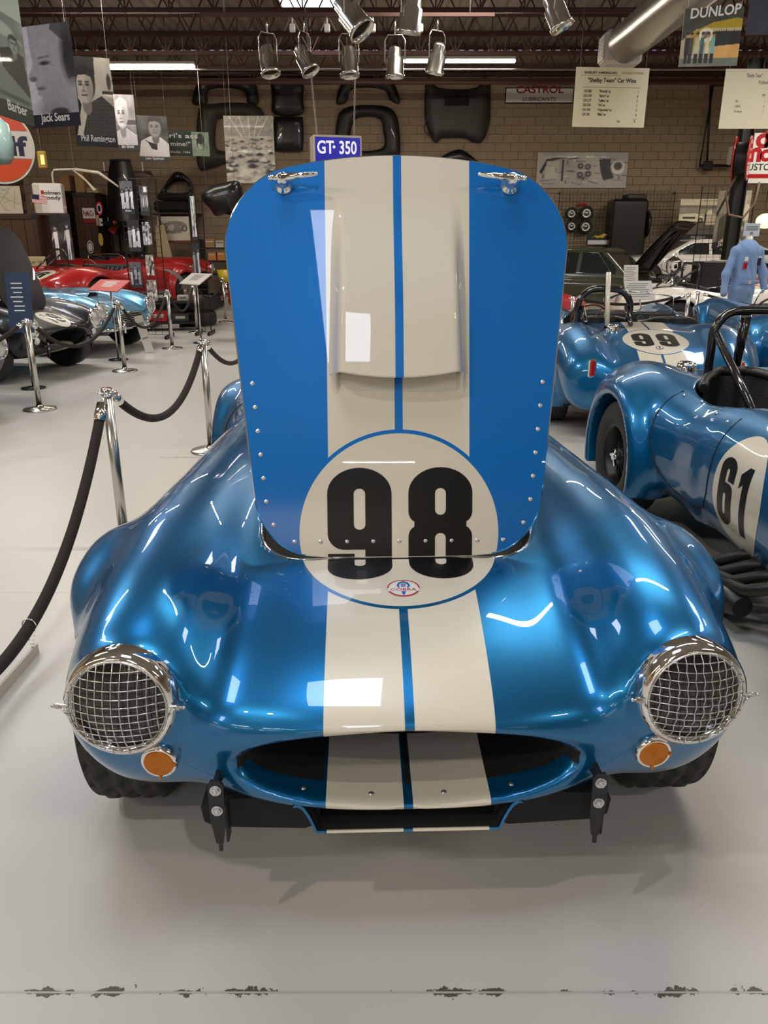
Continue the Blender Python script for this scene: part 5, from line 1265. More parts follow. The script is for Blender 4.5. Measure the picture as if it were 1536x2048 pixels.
c0=from_px((1421,520,1412,592),(1474,520,1463,592),.62); board('portrait_board','sepia close-up of a helmeted face below the rack portrait','poster',c0[0],c0[1],.62,c0[2],cv,wires=False)
# left cluster of driver photographs on a black rack
def small(px0,py0,px1,py1,Y,seed,lb,kind=0,cap=.0,capt=None,yaw=0.,tint=(1,1,1)):
    a,b=at(px0,py0,Y),at(px1,py1,Y); w_,h_=b.x-a.x,a.z-b.z; cv=Canvas(int(30+w_*40),int(30+h_*45),[50,70,150,110][kind%4],seed); cv.noise(35,6)
    rr=cv.r
    if kind==0:
        cv.rect(0,0,1,.3,rr.choice([90,130,40])); n_=rr.randint(2,4)
        for k in range(n_):
            x=(k+.5)/n_+.1*(rr.rand()-.5); t_=.18+.15*rr.rand(); g_=rr.choice([215,190,150]); w_2=.10+.05*rr.rand(); cv.poly([(x-w_2,t_+.14),(x+w_2,t_+.12),(x+w_2*.9,.62),(x+w_2*.8,.98),(x+.02,.98),(x,.66),(x-.03,.98),(x-w_2*.8,.98),(x-w_2*.8,.6)],g_); cv.ell(x,t_+.04,.06,.06,150); cv.ell(x,t_+.0,.065,.04,45); cv.line(x-w_2,t_+.16,x-w_2-.06,.55,.02,g_*.9)
        cv.ell(rr.rand(),.85,.2,.10,rr.choice([40,170]))
    elif kind==1:
        cv.rect(.5,.05,.85,.25,220); 
        for k in range(4): x=.2+.2*k; cv.ell(x,.62,.07,.22,rr.choice([30,200,150])); cv.ell(x,.40,.05,.05,160)
    elif kind==2:
        for k in range(26): x,y=rr.rand(),rr.rand(); cv.ell(x,y,.05+.08*rr.rand(),.03+.08*rr.rand(),rr.choice([35,60,225,200,120]))
    else: head(cv,.5,.38,.26,180,50); cv.poly([(.1,1),(.3,.72),(.7,.72),(1,1)],190)
    cv.noise(14,16); cv.tint(tint)
    return board('driver_photograph',lb,'poster',Vector(((a.x+b.x)/2,Y,(a.z+b.z)/2)),w_,h_,yaw,cv,[(capt,0,-h_/2+cap*.5,cap*.5,.6,.01)] if capt else (),cap=cap,wires=False,group='driver photographs on racks')
RY=13.1
small(238,362,270,429,RY,31,'tall black and white photograph of two men in white, top left of the rack',0,.08,'drivers')
small(277,372,300,431,RY,32,'dark photograph with a bright window, top right of the rack',1,.06)
small(253,440,283,503,RY,33,'photograph of a man in white overalls, middle left of the rack',0,.06)
small(283,444,305,490,RY,34,'grey photograph, middle right of the rack',2)
small(258,524,286,576,RY-.3,35,'photograph of standing men, lower left of the rack',0,.05)
small(290,510,310,551,RY-.3,36,'narrow photograph of a paddock, lower right of the rack',2,tint=WARM)
small(292,560,316,602,RY-.3,37,'photograph of a cluttered engine bay at the foot of the rack',2,tint=(1,.93,.88))
small(379,392,395,480,RY+.5,38,'tall narrow photograph strip, upper half of the slim rack',2,.05)
small(383,486,402,548,RY+.5,39,'tall narrow photograph of a driver, lower half of the slim rack',0,tint=COOL)
M_rack=mat('black wire rack',(.015,.015,.015),.4,.5)
def rack(x0,x1,Y,z1,lb,dx=.10,dz=.10,z0=.05,name='wire_rack'):
    t=thing(name,lb,'rack',((x0+x1)/2,Y,0)); w=x1-x0; m=MB()
    nx=int(w/dx); nz=int((z1-z0)/dz)
    for i in range(nx+1): m.cyl((-w/2+w*i/nx,0,z0),(-w/2+w*i/nx,0,z1),.004 if 0<i<nx else .009,n=5,cap=False)
    for j in range(nz+1): m.cyl((-w/2,.004,z0+(z1-z0)*j/nz),(w/2,.004,z0+(z1-z0)*j/nz),.004,n=5,cap=False)
    tag(m.build('wire_grid',M_rack,t,fix=False),kind='stuff')
    if z0<.2:
        for sx in (-1,1): MB().box((sx*w/2,0,.03),(.04,.5,.06),bev=.01).build('foot',M_rack,t)
    return t
a,b=at(236,360,RY+.06),at(310,360,RY+.06); rack(a.x,b.x,RY+.08,a.z+.02,'black wire rack carrying driver photographs left of the blue hood')
a,b=at(376,388,RY+.56),at(402,388,RY+.56); rack(a.x,b.x,RY+.58,a.z,'slim black wire rack with two tall narrow photographs')
a=rackc[0]; rack(a.x-.55,a.x+.5,a.y+.25,a.z+.62,'black wire rack behind the sepia portrait on the right',.13,.13)
# grid panel with steel wheels on the back wall
a,b=at(1120,382,21.85),at(1341,470,21.85); t=rack(a.x,b.x,21.86,a.z,'black grid panel fixed to the back wall with four steel wheels',.09,.09,z0=b.z-.3,name='grid_panel')

for sx in (-1,1):
    for z in (a.z-.05,b.z-.2): MB().box((sx*(b.x-a.x)/2,.055,z),(.03,.11,.03)).build('wall_standoff',M_rack,t)
# ---------------------------------------------------------------- rope posts and ropes
PH=.86; M_rope=mat('dark brown velvet rope',(.018,.011,.008),.85,bump=.4,bscale=200); M_post=mat('brushed steel post',(.60,.58,.54),.24,1.)
def post_mesh():
    p=MB(); p.lathe([(.0001,0),(.155,0),(.157,.006),(.150,.014),(.06,.026),(.036,.034),(.030,.05)],40); base=p.build('base',M_post); p=MB(); p.cyl((0,0,.03),(0,0,PH-.02),.0255,n=24); tb=p.build('tube',M_post)
    p=MB(); p.lathe([(.0001,PH),(.024,PH),(.027,PH-.004),(.027,PH-.03),(.031,PH-.032),(.031,PH-.04),(.026,PH-.042)],28); p.tube([(.046*math.cos(a),.046*math.sin(a),PH-.02) for a in [2*PI*i/28 for i in range(28)]],.0035,6,closed=True)
    for k in range(4): a=PI/2*k; p.cyl((.027*math.cos(a),.027*math.sin(a),PH-.02),(.046*math.cos(a),.046*math.sin(a),PH-.02),.0035,n=6)
    tp=p.build('ring_top',M_chrome); return base,tb,tp
PM=post_mesh()
def post(x,y,label):
    t=thing('rope_post',label,'rope post',(x,y,0),group='steel rope posts')
    for o in PM: c=bpy.data.objects.new(o.name.split('.')[0],o.data); COL.objects.link(c); c.parent=t
    return Vector((x,y,PH-.03))
def rope(a,b,sag,label,side_off=0.,r=.019):
    d=(b-a); d.z=0; u=d.normalized(); a2=a+u*.045; b2=b-u*.045; n=max(24,int((b-a).length/.036))
    P=[a2.lerp(b2,i/n)+Vector((0,0,-sag*4*(i/n)*(1-i/n))) for i in range(n+1)]
    t=thing('barrier_rope',label,'rope',(0,0,0),group='barrier ropes')
    mid=P[2:-2] if n>6 else P
    MB().tube(mid,r,12).build('velvet_rope',M_rope,t)
    for q0,q1,q2 in ((P[0],P[1],P[3]),(P[-1],P[-2],P[-4])):
        e=MB(); e.cyl(q1,q2,r*1.18,r*1.25,14); e.tube([q0,q0.lerp(q1,.5)+Vector((0,0,.004)),q1],.006,8); e.build('end_cap',M_chrome,t)
    return P
pA=post(-1.375,3.80,'steel rope post nearest the camera, beside the 98 car')
pB=post(-1.345,5.82,'steel rope post just left of the raised blue hood')
pN=Vector((-1.38,1.05,PH-.03)); post(-1.38,1.05,'steel rope post out of view beside the camera'); 
pC=Vector((-1.35,8.6,PH-.03)); post(-1.35,8.6,'steel rope post hidden behind the raised blue hood')
ropeP=rope(pN,pA,.72,'dark velvet rope curving down toward the lower left corner',r=.024); rope(pA,pB,.31,'dark velvet rope sagging between the two nearest posts',r=.023); rope(pB,pC,.33,'dark velvet rope running behind the blue hood')
# white strip sign hung from the near rope by bead chains
i0,i1=int(len(ropeP)*.38),int(len(ropeP)*.60); a,b=ropeP[i0],ropeP[i1]; t=thing('rope_sign','white strip sign hung from the nearest rope by two bead chains','sign',(0,0,0)); dn=Vector((0,0,-1))
s=MB(); a_=a+dn*.10; b_=b+dn*.10; nrm=Vector((.005,0,0)); s.add([a_-nrm,b_-nrm,b_-nrm+dn*.075,a_-nrm+dn*.075,a_+nrm,b_+nrm,b_+nrm+dn*.075,a_+nrm+dn*.075],[(0,1,2,3),(7,6,5,4),(0,4,5,1),(1,5,6,2),(2,6,7,3),(3,7,4,0)],sm=False); s.build('sign_strip',M_board,t)
for q,qq in ((a.lerp(b,.06),a_.lerp(b_,.06)),(a.lerp(b,.94),a_.lerp(b_,.94))):
    m=MB(); 
    for k in range(30):
        an=2*PI*k/30; rx=.028; p=Vector((rx*math.cos(an),0,0)); 
        if math.sin(an)>=0: w=q+Vector((.026*math.cos(an),0,.026*math.sin(an)))
        else: w=q+Vector((.026*math.cos(an),0,0)).lerp(Vector((0,0,0)),min(1,-math.sin(an)))+dn*(-math.sin(an)*((q-qq).length+.012))
        m.sph(w,.0032,6,4)
    tag(m.build('bead_chain',M_chrome,t),kind='stuff')
# posts of the far rope line on the left
def gp(px,py): v=onz(px,py,0.); return v
Ls=[]
for (px,py,lb) in ((80,822,'steel rope post in front of the black cars, furthest left'),(250,745,'steel rope post in front of the light blue car'),(345,700,'steel rope post before the cluttered tool cart'),(395,668,'steel rope post beside the stacked tyres'),(452,647,'steel rope post in front of the red 92 car')):
    v=gp(px,py-3); Ls.append(post(v.x,v.y,lb))
v0=Vector((-3.9,4.6,PH-.03)); post(-3.9,4.6,'steel rope post beyond the left edge')
rope(v0,Ls[0],.25,'brown velvet rope entering from the left edge'); rope(Ls[0],Ls[1],.36,'velvet rope sagging in front of the black 19 car'); rope(Ls[1],Ls[2],.40,'velvet rope sagging in front of the light blue grille'); rope(Ls[2],Ls[3],.36,'velvet rope in front of the tool cart'); rope(Ls[3],Ls[4],.30,'velvet rope in front of the stacked tyres')
# right-hand posts among the white cars
w1=post(4.22,11.05,'front one of two steel posts before the white roadster'); w2=post(4.52,11.5,'rear one of two steel posts before the white roadster')
w0=Vector((2.45,10.35,PH-.03)); w3=Vector((6.4,10.2,PH-.03)); post(2.45,10.35,'steel rope post hidden beside the 99 car'); post(6.4,10.2,'steel rope post behind the roll hoop of the 61 car')
rope(w0,w1,.12,'dark rope stretched up to the front post by the white roadster'); rope(w2,w3,.16,'dark rope stretched right from the rear post by the white roadster')
for o in PM: bpy.data.objects.remove(o)
# low black bases of sign stands
def stand(px,py,h,label,plate,w=.30,l=.40,tilt=50,yaw=0.,seed=0):
    v=gp(px,py); t=thing('sign_stand',label,'sign stand',(v.x,v.y,0),yaw)
    MB().lathe([(.0001,0),(.13,0),(.13,.012),(.02,.03)],28).build('base',M_satin,t); MB().cyl((0,0,.02),(0,0,h),.011,n=10).build('pole',M_post,t)
    m=MB(); m.box((0,0,0),(l,.012,w)); m.xf(TM((0,-.02,h),(R(-tilt),0,0))); m.build('plate',plate,t)
    k=MB(); rs=random.Random(seed)
    for i in range(7): k.box((-.02+.02*rs.random(),-.008,w*.32-w*.075*i),(l*.55*(.6+.4*rs.random()),.002,min(.012,w*.03)))
    k.xf(TM((0,-.02,h),(R(-tilt),0,0))); tag(k.build('small_print',M_gtxt if plate is M_board else M_wtxt,t),kind='stuff')
    return t
M_redboard=mat('red information board',srgb(190,70,65),.5); M_blueboard=mat('navy information board',srgb(40,62,95),.45)
stand(237,720,.98,'slim sign stand with a tilted red board over the light blue car',M_redboard,.26,.62,60,R(-35),1)
stand(403,686,.98,'slim sign stand with a tilted white board by the tyres',M_board,.30,.50,60,R(-40),2)
stand(67,777,.92,'low stand in front of the black cars carrying a tall blue panel',M_blueboard,.62,.26,8,0,3)
# leaning white leaflet below the rope
v=gp(300,706); t=thing('leaflet','tall narrow white leaflet hanging from the rope before the light blue car','sign',(v.x,v.y,.02),R(8),rot=(R(-6),R(-14),R(8))); MB().box((0,0,.26),(.12,.006,.52)).build('card',M_board,t); MB().box((0,-.004,.40),(.09,.002,.05)).box((0,-.004,.20),(.09,.002,.02)).build('print',M_gtxt,t)
# ---------------------------------------------------------------- closed cars (saloons) as smooth bodies with greenhouse
M_wglass=mat('dark car glass',(.02,.025,.025),.06,coat=.5); M_cglass=M_wglass
def saloon(label,loc,rz,material,L=4.4,Wd=1.68,hood=None,hoodmat=None,fast=False,roofh=1.38,name='touring_car',belt=.90,group=None,stripe=False,simple=True):
    hb=prof([(-.3,.62),(0,.70),(.15,.78),(1.3,.88),(1.6,belt),(L-1.0,belt),(L-.15,.84 if not fast else .88),(L+.2,.6)],.07,hi=L+1)
    gt=prof([(1.1,.8),(1.25,.86),(1.85,roofh-.03),(2.2,roofh),(L-1.45,roofh-.02),(L-(.75 if not fast else .30),.90),(L,.8)],.06,hi=L+1)
    def F(X,Y,Z):
        ax=np.abs(X); T=hb(Y); g=(sup(ax/(Wd/2),(Z-(T+.25)/2)/((T-.25)/2),5)-1)*.3
        g=smax(g,(.03+.10*ax**2)-Y,.12); g=smax(g,Y-(L-.10*ax**2),.12)
        t2=gt(Y); c=smax(Z-t2,(ax-(Wd/2-.12-.32*np.clip(Z-belt,0,1))),.14); c=smax(c,.6-Z,.05); c=smax(c,np.maximum(1.15-Y,Y-L+.25),.05)
        g=smin(g,c,.05)
        for ay in (.82,L-.90): g=smax(g,-np.maximum(np.sqrt((Y-ay)**2+(Z-.32)**2)-.36,.55-ax),.02)
        return g
    me=implicit_mesh('body',F,(-Wd/2-.05,-.1,.12),(Wd/2+.05,L+.1,roofh+.1),.036)
    n=len(me.polygons); C=np.zeros(n*3); me.polygons.foreach_get('center',C); C=C.reshape(-1,3); N=np.zeros(n*3); me.polygons.foreach_get('normal',N); N=N.reshape(-1,3)
    z,y=C[:,2],C[:,1]; top=gt(y); glass=(z>belt+.05)&(z<roofh-.07)&((top>roofh-.10)|(z<top-.0)); side=(np.abs(N[:,0])>.55)
    g_side=side&(z>belt+.05)&(z<roofh-.09)&(y>1.55)&(y<L-.75)&~((np.abs(y-(L*.52))<.04))&(z<gt(y)-.07)
    g_scr=(N[:,1]<-.35)&(z>belt+.06)&(z<roofh-.05)&(np.abs(C[:,0])<Wd/2-.30)&(y<2.2); g_back=(N[:,1]>.25)&(z>belt+.07)&(z<roofh-.06)&(np.abs(C[:,0])<Wd/2-.30)&(y>L-2)
    idx=np.where(g_side|g_scr|g_back,1,0); q=np.zeros(n,bool)
    for ay in (.82,L-.90): q|=(np.sqrt((y-ay)**2+(z-.32)**2)<.35)&(np.abs(C[:,0])<Wd/2-.02)&(np.abs(C[:,0])>.5)&(z<.7)
    idx=np.where(q,2,idx); me.polygons.foreach_set('material_index',idx.astype(np.int32))
    for m_ in (material,M_wglass,M_void): me.materials.append(m_)
    t=thing(name,label,'car',loc,rz,group); mesh_obj('body',me,t)
    for sx in (-1,1):
        for ay in (.82,L-.90): make_wheel(t,sx*(Wd/2-.12),ay,sx)
        hl=MB(); hl.lathe([(.105,-.02),(.107,.01),(.095,.02),(.09,.008)],24,TM((sx*(Wd/2-.20),.06,.64),(PI/2,0,0))).build('headlamp_ring',M_chrome,t); MB().lathe([(.09,.0),(.05,.012),(.0001,.016)],20,TM((sx*(Wd/2-.20),.055,.64),(PI/2,0,0))).build('lamp_lens',MESH['hl_clear'].materials[0],t)
    b=MB(); b.box((0,-.03,.45),(Wd*.94,.05,.09),bev=.02); b.build('bumper',M_chrome,t)
    gm_=MB(); gm_.box((0,.03,.62),(Wd*.42,.05,.16),bev=.01); go=gm_.build('grille',M_void,t)
    for k in range(6): MB().box((0,.0,.56+.024*k),(Wd*.40,.012,.006)).build('grille_bar',M_alu,go)
    # window surrounds
    for sx in (-1,1):
        pts=[]
        for (a,b_) in ((1.62,belt+.05),(1.95,roofh-.10),(L-1.35,roofh-.10),(L-.85,belt+.05)): pts.append((a,b_))
        P=np.array([[sx*1.2,a,b_] for a,b_ in pts]); q_=hit(F,P,np.tile([-sx,0.,0.],(4,1)),0,1.2,120)
        if not np.isnan(q_).any(): MB().tube([tuple(v) for v in q_],.010,5,closed=True).build('window_trim',M_chrome,t)
    if hood:
        h=bpy.data.objects.new('hood',None); COL.objects.link(h); h.parent=t; h.location=(0,1.35,.88); h.rotation_euler=(R(-hood),0,0)
        w=Wd*.86; m=MB(); m.grid(lambda a,b:((a-.5)*w*(1-.10*b**2),-1.28*b,.03+.03*math.sin(PI*a)-.06*b*b*b),15,10); m.build('hood_skin',material,h)
        m=MB(); m.grid(lambda a,b:((a-.5)*w*.98*(1-.10*b**2),-1.27*b,-.005+.03*math.sin(PI*a)-.06*b*b*b),15,10)
        for sx in (-1,1): m.tube([(sx*w*.38,-.1,.0),(sx*w*.30,-1.1,-.03)],.028,8); m.tube([(sx*w*.38,-.1,.0),(0,-1.05,-.02)],.022,8)
        m.tube([(-w*.40,-.12,.0),(w*.40,-.12,.0)],.026,8); m.tube([(-w*.34,-1.14,-.03),(w*.34,-1.14,-.03)],.026,8); m.build('hood_frame',hoodmat or material,h)
        MB().box((0,.70,.79),(Wd*.80,1.0,.12)).build('engine_bay',M_void,t); MB().cyl((-.3,.5,.86),(.25,1.0,.88),.06,n=12).box((0,.75,.87),(.35,.35,.08),bev=.03).build('engine',mat('engine grey',(.12,.12,.12),.5,.4),t)
    return t
P_olive=mat('olive green car paint',srgb(62,66,46),.3,coat=.8); P_silver=mat('pale silver car paint',srgb(170,168,152),.3,.3,coat=.8); P_redcar=mat('red car paint',(.36,.02,.015),.3,coat=.9); P_wcar=mat('white car paint',(.74,.73,.68),.3,coat=.9)
def facing_yaw(fx,fy): return math.atan2(fx,-fy)
saloon('olive green saloon behind the white roadster with its dark hood raised',(6.05,14.95,0),R(55),P_olive,4.4,hood=52,hoodmat=M_black,roofh=1.42)
saloon('saloon with its pale braced hood raised beside the big blue hood',(4.25,20.1,0),R(100),P_silver,4.3,hood=62,hoodmat=mat('pale primer',srgb(160,156,138),.6),roofh=1.34)
plat=MB(); plat.box((7.9,19.95,.18),(5.4,1.9,.36),bev=.02); tag(plat.build('display_platform',M_black),'low black display platform at the back wall','platform')
saloon('white fastback coupe side-on up on the platform at the back wall',(5.45,19.95,.36),R(-90),P_wcar,4.4,fast=True,roofh=1.22,belt=.82)
r92=saloon('red car with number 92 on its door, half hidden by the blue hood',(-3.3,16.9,0),R(-86),P_redcar,4.0,roofh=1.2,belt=.82)
t=MB(); t.box((-.845,1.85,.56),(.012,.46,.42),bev=.004); o=t.build('number_panel',M_cream,r92); lettering([('92',0,-.11,.26,.66,.05)],M_num,r92,Matrix.Translation((-.856,1.85,.56))@Matrix.Rotation(-PI/2,4,'Z'),'number')
# ---------------------------------------------------------------- dark body panels hung on the back wall
M_panel=mat('dark primer body panel',(.018,.018,.017),.42,.2,var=.5,vscale=3,coat=.15); M_panel2=mat('weathered grey body panel',(.055,.05,.042),.55,.2,var=.6,vscale=4); M_fiber=mat('black moulded shell',(.01,.01,.01),.35,coat=.3)
WY=Y1-.04
def wpts(P,Y=WY): return [at(x,y,Y) for x,y in P]
def wall_panel(name,label,outer,holes=(),m=None,depth=.10,Y=None,cat='body panel',extra=None,hook=True,grp='body panels on the back wall'):
    Y=Y or WY-depth; Q=wpts(outer,Y); c=Vector((sum(q.x for q in Q)/len(Q),Y,sum(q.z for q in Q)/len(Q)))
    def sm(P,k=5):
        out=[];n=len(P)
        for i in range(n):
            p0,p1,p2,p3=P[i-1],P[i],P[(i+1)%n],P[(i+2)%n]
            for j in range(k):
                t=j/k; out.append(tuple(.5*((2*p1[a])+(-p0[a]+p2[a])*t+(2*p0[a]-5*p1[a]+4*p2[a]-p3[a])*t*t+(-p0[a]+3*p1[a]-3*p2[a]+p3[a])*t**3) for a in (0,1)))
        return out
    loops=[sm([(q.x-c.x,q.z-c.z) for q in Q])]+[sm([(q.x-c.x,q.z-c.z) for q in wpts(h,Y)]) for h in holes]
    P,T=flat_fill(loops,.09)
    L=[np.array(l) for l in loops]
    def dist(P):
        d=np.full(len(P),9.)
        for l in L:
            A=l;B=np.roll(l,-1,0)
            for a,b in zip(A,B):
                ab=b-a; t=np.clip(((P-a)@ab)/(ab@ab+1e-9),0,1); d=np.minimum(d,np.hypot(*(P-a-t[:,None]*ab).T))
        return d
    d=dist(P); bul=depth*np.sqrt(np.clip(1-(1-np.clip(d/.22,0,1))**2,0,1))
    t=thing(name,label,cat,c,group=grp); mb=MB(); V=[(p[0],-b,p[1]) for p,b in zip(P,bul)]; mb.add(V,[tuple(int(i) for i in f) for f in T])
    for l in loops:
        n=len(l); mb.add([(x,0,z) for x,z in l]+[(x,depth*.6,z) for x,z in l],[(i,(i+1)%n,n+(i+1)%n,n+i) for i in range(n)])
    mb.build('shell',m or M_panel,t)
    if hook:
        zt=max(q.z for q in Q)-c.z; MB().box((0,depth*.5,zt-.03),(.05,depth,.03)).build('wall_hook',M_joist,t)
    return t,c
wall_panel('body_shell','grey brown nose shell with a square cut-out hung behind the factory photograph',[(398,215),(420,208),(470,205),(515,212),(530,240),(535,300),(520,320),(470,322),(425,335),(398,338),(392,290)],[[(432,245),(445,236),(500,238),(505,270),(500,300),(445,302),(430,290)]],M_panel2)
wall_panel('front_apron','black arched panel high on the wall above the nose shell',[(396,160),(410,150),(500,148),(512,170),(516,205),(496,208),(484,180),(420,178),(412,206),(384,206)],(),M_panel)
wall_panel('boot_lid','upper black square panel beside the hanging lit sign',[(545,150),(602,150),(606,200),(603,228),(548,228),(544,190)],(),M_fiber)
wall_panel('boot_lid','lower black square panel beside the hanging lit sign',[(548,238),(560,234),(598,234),(606,240),(606,295),(598,302),(552,302),(546,290)],(),M_fiber)
wall_panel('front_apron','black arched panel above the horseshoe shaped shell',[(672,206),(682,168),(700,155),(770,155),(790,170),(800,206),(780,200),(765,178),(705,178),(692,204)],(),M_panel)
wall_panel('body_shell','black horseshoe shaped shell hung behind the lit sign',[(672,300),(674,240),(690,216),(735,210),(780,216),(797,245),(800,310),(785,316),(700,316)],[[(702,260),(712,238),(735,232),(760,238),(766,260),(764,296),(704,298)]],M_panel)
t,c=wall_panel('bonnet_panel','dark bonnet panel with two oval lamp openings below the lit strip',[(850,180),(852,158),(862,156),(880,176),(950,176),(962,156),(978,158),(981,185),(979,245),(965,282),(945,284),(930,276),(885,276),(872,286),(860,270),(850,235)],(),mat('charcoal bonnet panel',(.045,.043,.038),.45,.3,var=.3,vscale=4))
for sx in (-.62,.62):
    MB().lathe([(.17,0),(.19,.03),(.20,.01),(.19,-.02)],28,TM((sx,-.06,-.42),(PI/2,0,0),(1,1,1.35))@Matrix.Scale(1,4)).build('lamp_rim',M_panel2,t)
MB().box((0,-.11,.18),(.62,.02,.22),rot=(R(6),0,0),bev=.008).build('intake_recess',M_void,t)
wall_panel('scuttle_panel','small dark curved panel just above the hood top edge',[(880,316),(905,302),(925,300),(950,318),(950,326),(880,326)],(),M_fiber)
wall_panel('mudguard','black curved mudguard shell left of the blue hood',[(404,398),(412,378),(445,366),(480,366),(480,430),(450,428),(432,432),(420,418)],(),M_fiber,depth=.25,Y=17.2,hook=False)
bpy.context.view_layer.update()
mg=[o for o in bpy.data.objects if o.name.startswith('mudguard')][0]
for sx in (-.3,.3): MB().cyl((sx,.1,.2),(sx,.1,ROOF_Z-mg.location.z),.004,n=5).build('hanging_wire',M_wire,mg)
# shelf bracket bars and seats stacked on the left part of the wall
bar_a,bar_b=at(205,344,21.2),at(302,344,21.2)
t=thing('wall_bar','dark rail on the wall with two white hooks above the photo rack','rail',((bar_a.x+bar_b.x)/2,21.2,bar_a.z)); MB().box((0,0,0),(bar_b.x-bar_a.x,.06,.05)).build('rail',M_joist,t)
for sx in (-.55,.42): MB().box((sx,-.03,.12),(.03,.02,.22)).build('hook',M_wtxt,t); MB().cyl((sx,.0,.0),(sx,.78,.0),.02,n=8).build('wall_arm',M_joist,t)
def seat_shell(px,py,Y,s,label,lean=0.):
    p=at(px,py,Y); t=thing('seat_shell',label,'seat',p,R(lean),'bare black seats on the wall')
    m=MB(); m.grid(lambda a,b:((a-.5)*.52*(1-.35*b**3)*s,-.10*math.cos((a-.5)*2.6)*s+.14*b*s,(b*.95-.45)*s),15,12); m.grid(lambda a,b:((a-.5)*.50*s,(-.10-.42*b)*s,(-.45-.10*math.cos((a-.5)*2.6)*b)*s),15,8); m.build('shell',M_fiber,t)
    MB().tube([((a-.5)*.52*(1-.35)*s,(-.10*math.cos((a-.5)*2.6)+.14)*s,.5*s) for a in [i/12 for i in range(13)]],.02*s,8).build('rim_roll',M_leather,t); MB().box((0,.35*s,-.1*s),(.05,.5*s,.05)).build('wall_bracket',M_joist,t)
seat_shell(243,385,21.0,1.5,'tall black seat shell on the wall above the photo rack')
wall_panel('cowl_shell','black framed wing-shaped shell right of the photo rack',[(342,352),(350,344),(364,346),(380,362),(384,388),(370,392),(320,394),(318,388)],[[(332,384),(345,366),(372,364),(376,384)]],M_fiber,depth=.14)
for i,(x0,x1,y0,y1,lb) in enumerate(((320,384,388,402,'upper folded black cover stacked on the wall shelf'),(314,382,403,425,'lower folded black cover stacked on the wall shelf'))):
    a,b=at(x0,y0,21.3),at(x1,y1,21.3); m=MB(); m.box(((a.x+b.x)/2,21.3,(a.z+b.z)/2),(b.x-a.x,.8,a.z-b.z-.01),bev=.06); tag(m.build('folded_cover',mat('black canvas cover',(.014,.014,.012),.85,bump=.5,bscale=20)),lb,'cover',group='folded covers')
a,b=at(306,425,21.3),at(394,429,21.3); t=thing('wall_shelf','thin shelf on the wall under the folded covers','shelf',((a.x+b.x)/2,21.4,a.z-.03)); MB().box((0,0,0),(b.x-a.x,1.1,.04)).build('shelf_board',M_joist,t); MB().box((-.4,.3,-.12),(.04,.5,.2)).box((.4,.3,-.12),(.04,.5,.2)).build('bracket',M_joist,t)
# cutaway drawing board
cv=Canvas(110,80,205,50); cv.noise(6,6); cv.ell(.5,.45,.42,.26,120,ang=-8,al=.8)
for k in range(70): x,y=.12+.76*cv.r.rand(),.28+.36*cv.r.rand(); a=cv.r.rand()*3; cv.line(x,y,x+.10*math.cos(a),y+.10*math.sin(a),.005,cv.r.choice([60,90,190]))
for x,y in ((.20,.66),(.84,.50)): cv.ell(x,y,.085,.12,75); cv.ell(x,y,.055,.08,170)
cv.ell(.42,.46,.10,.12,210,al=.6); cv.tint((1,.97,.88))
a,b=at(314,433,20.75),at(381,481,20.75); board('cutaway_drawing','cream board with a cutaway drawing of a sports car','poster',Vector(((a.x+b.x)/2,20.75,(a.z+b.z)/2)),b.x-a.x,a.z-b.z,0,cv,wires=False)
t=thing('easel','dark easel bench holding the cutaway drawing','easel',((a.x+b.x)/2,21.0,0)); MB().box((0,0,b.z-.03),(b.x-a.x+.2,.7,.05)).build('top',M_wood,t)
for sx in (-1,1): MB().box((sx*.5,0,(b.z-.05)/2),(.06,.5,b.z-.06)).build('leg',M_wood,t)
# ---------------------------------------------------------------- oil shield sign and left-hand clutter
M_or=mat('orange enamel',srgb(205,70,25),.35,coat=.6); M_nv=mat('navy enamel',srgb(22,24,58),.35,coat=.6); M_of=mat('off white enamel',srgb(205,196,180),.35,coat=.6)
a=at(-4,291,13.6); t=thing('shield_sign','round oil company shield sign in orange and white, letters ulf showing','sign',a,R(24)); t.scale=(.9,.9,.95)
r_=.60
MB().prism(arc(0,0,r_,r_,0,354,60),.05,TM((0,.03,0),(PI/2,0,0))).build('rim',M_of,t)
def seg(z0,z1,rr): 
    L=[]; 
    for i in range(21): z=z0+(z1-z0)*i/20; L.append((math.sqrt(max(rr*rr-z*z,0)),z))
    return L+[(-x,z) for x,z in L[::-1]]
MB().prism(seg(-.565,-.20,.565),.01,TM((0,-.022,0),(PI/2,0,0))).build('orange_band',M_or,t); MB().prism(seg(.24,.565,.565),.01,TM((0,-.022,0),(PI/2,0,0))).build('orange_band',M_or,t); MB().prism(seg(-.19,.23,.565),.01,TM((0,-.022,0),(PI/2,0,0))).build('white_band',M_of,t)
lettering([('Gulf',0.0,-.14,.30,5.98,.05)],M_nv,t,TM((0,-.034,0))); MB().cyl((0,.03,.5),(0,.03,ROOF_Z-a.z),.004,n=5).build('hanging_wire',M_wire,t)
a=at(-2,285,12.6); t=thing('petrol_globe','pale blue green enamel globe cut by the left edge in front of the shield sign','globe',a); MB().lathe([(.0001,-.30),(.10,-.30),(.17,-.22),(.20,0),(.17,.24),(.08,.33),(.0001,.35)],28).build('globe',mat('pale aqua enamel',srgb(150,178,172),.3,coat=.7),t); MB().cyl((0,0,.33),(0,0,ROOF_Z-a.z),.004,n=5).build('hanging_wire',M_wire,t)
M_crate=mat('dark stained crate wood',srgb(72,44,24),.55,bump=.2,bscale=25,var=.35,vscale=7); M_crate2=mat('crate batten wood',srgb(58,35,18),.55,bump=.2,bscale=25,var=.3,vscale=9); M_card=mat('brown cardboard',srgb(168,132,86),.8,var=.12,vscale=6); M_card2=mat('pale cardboard',srgb(190,160,112),.8,var=.1,vscale=6)
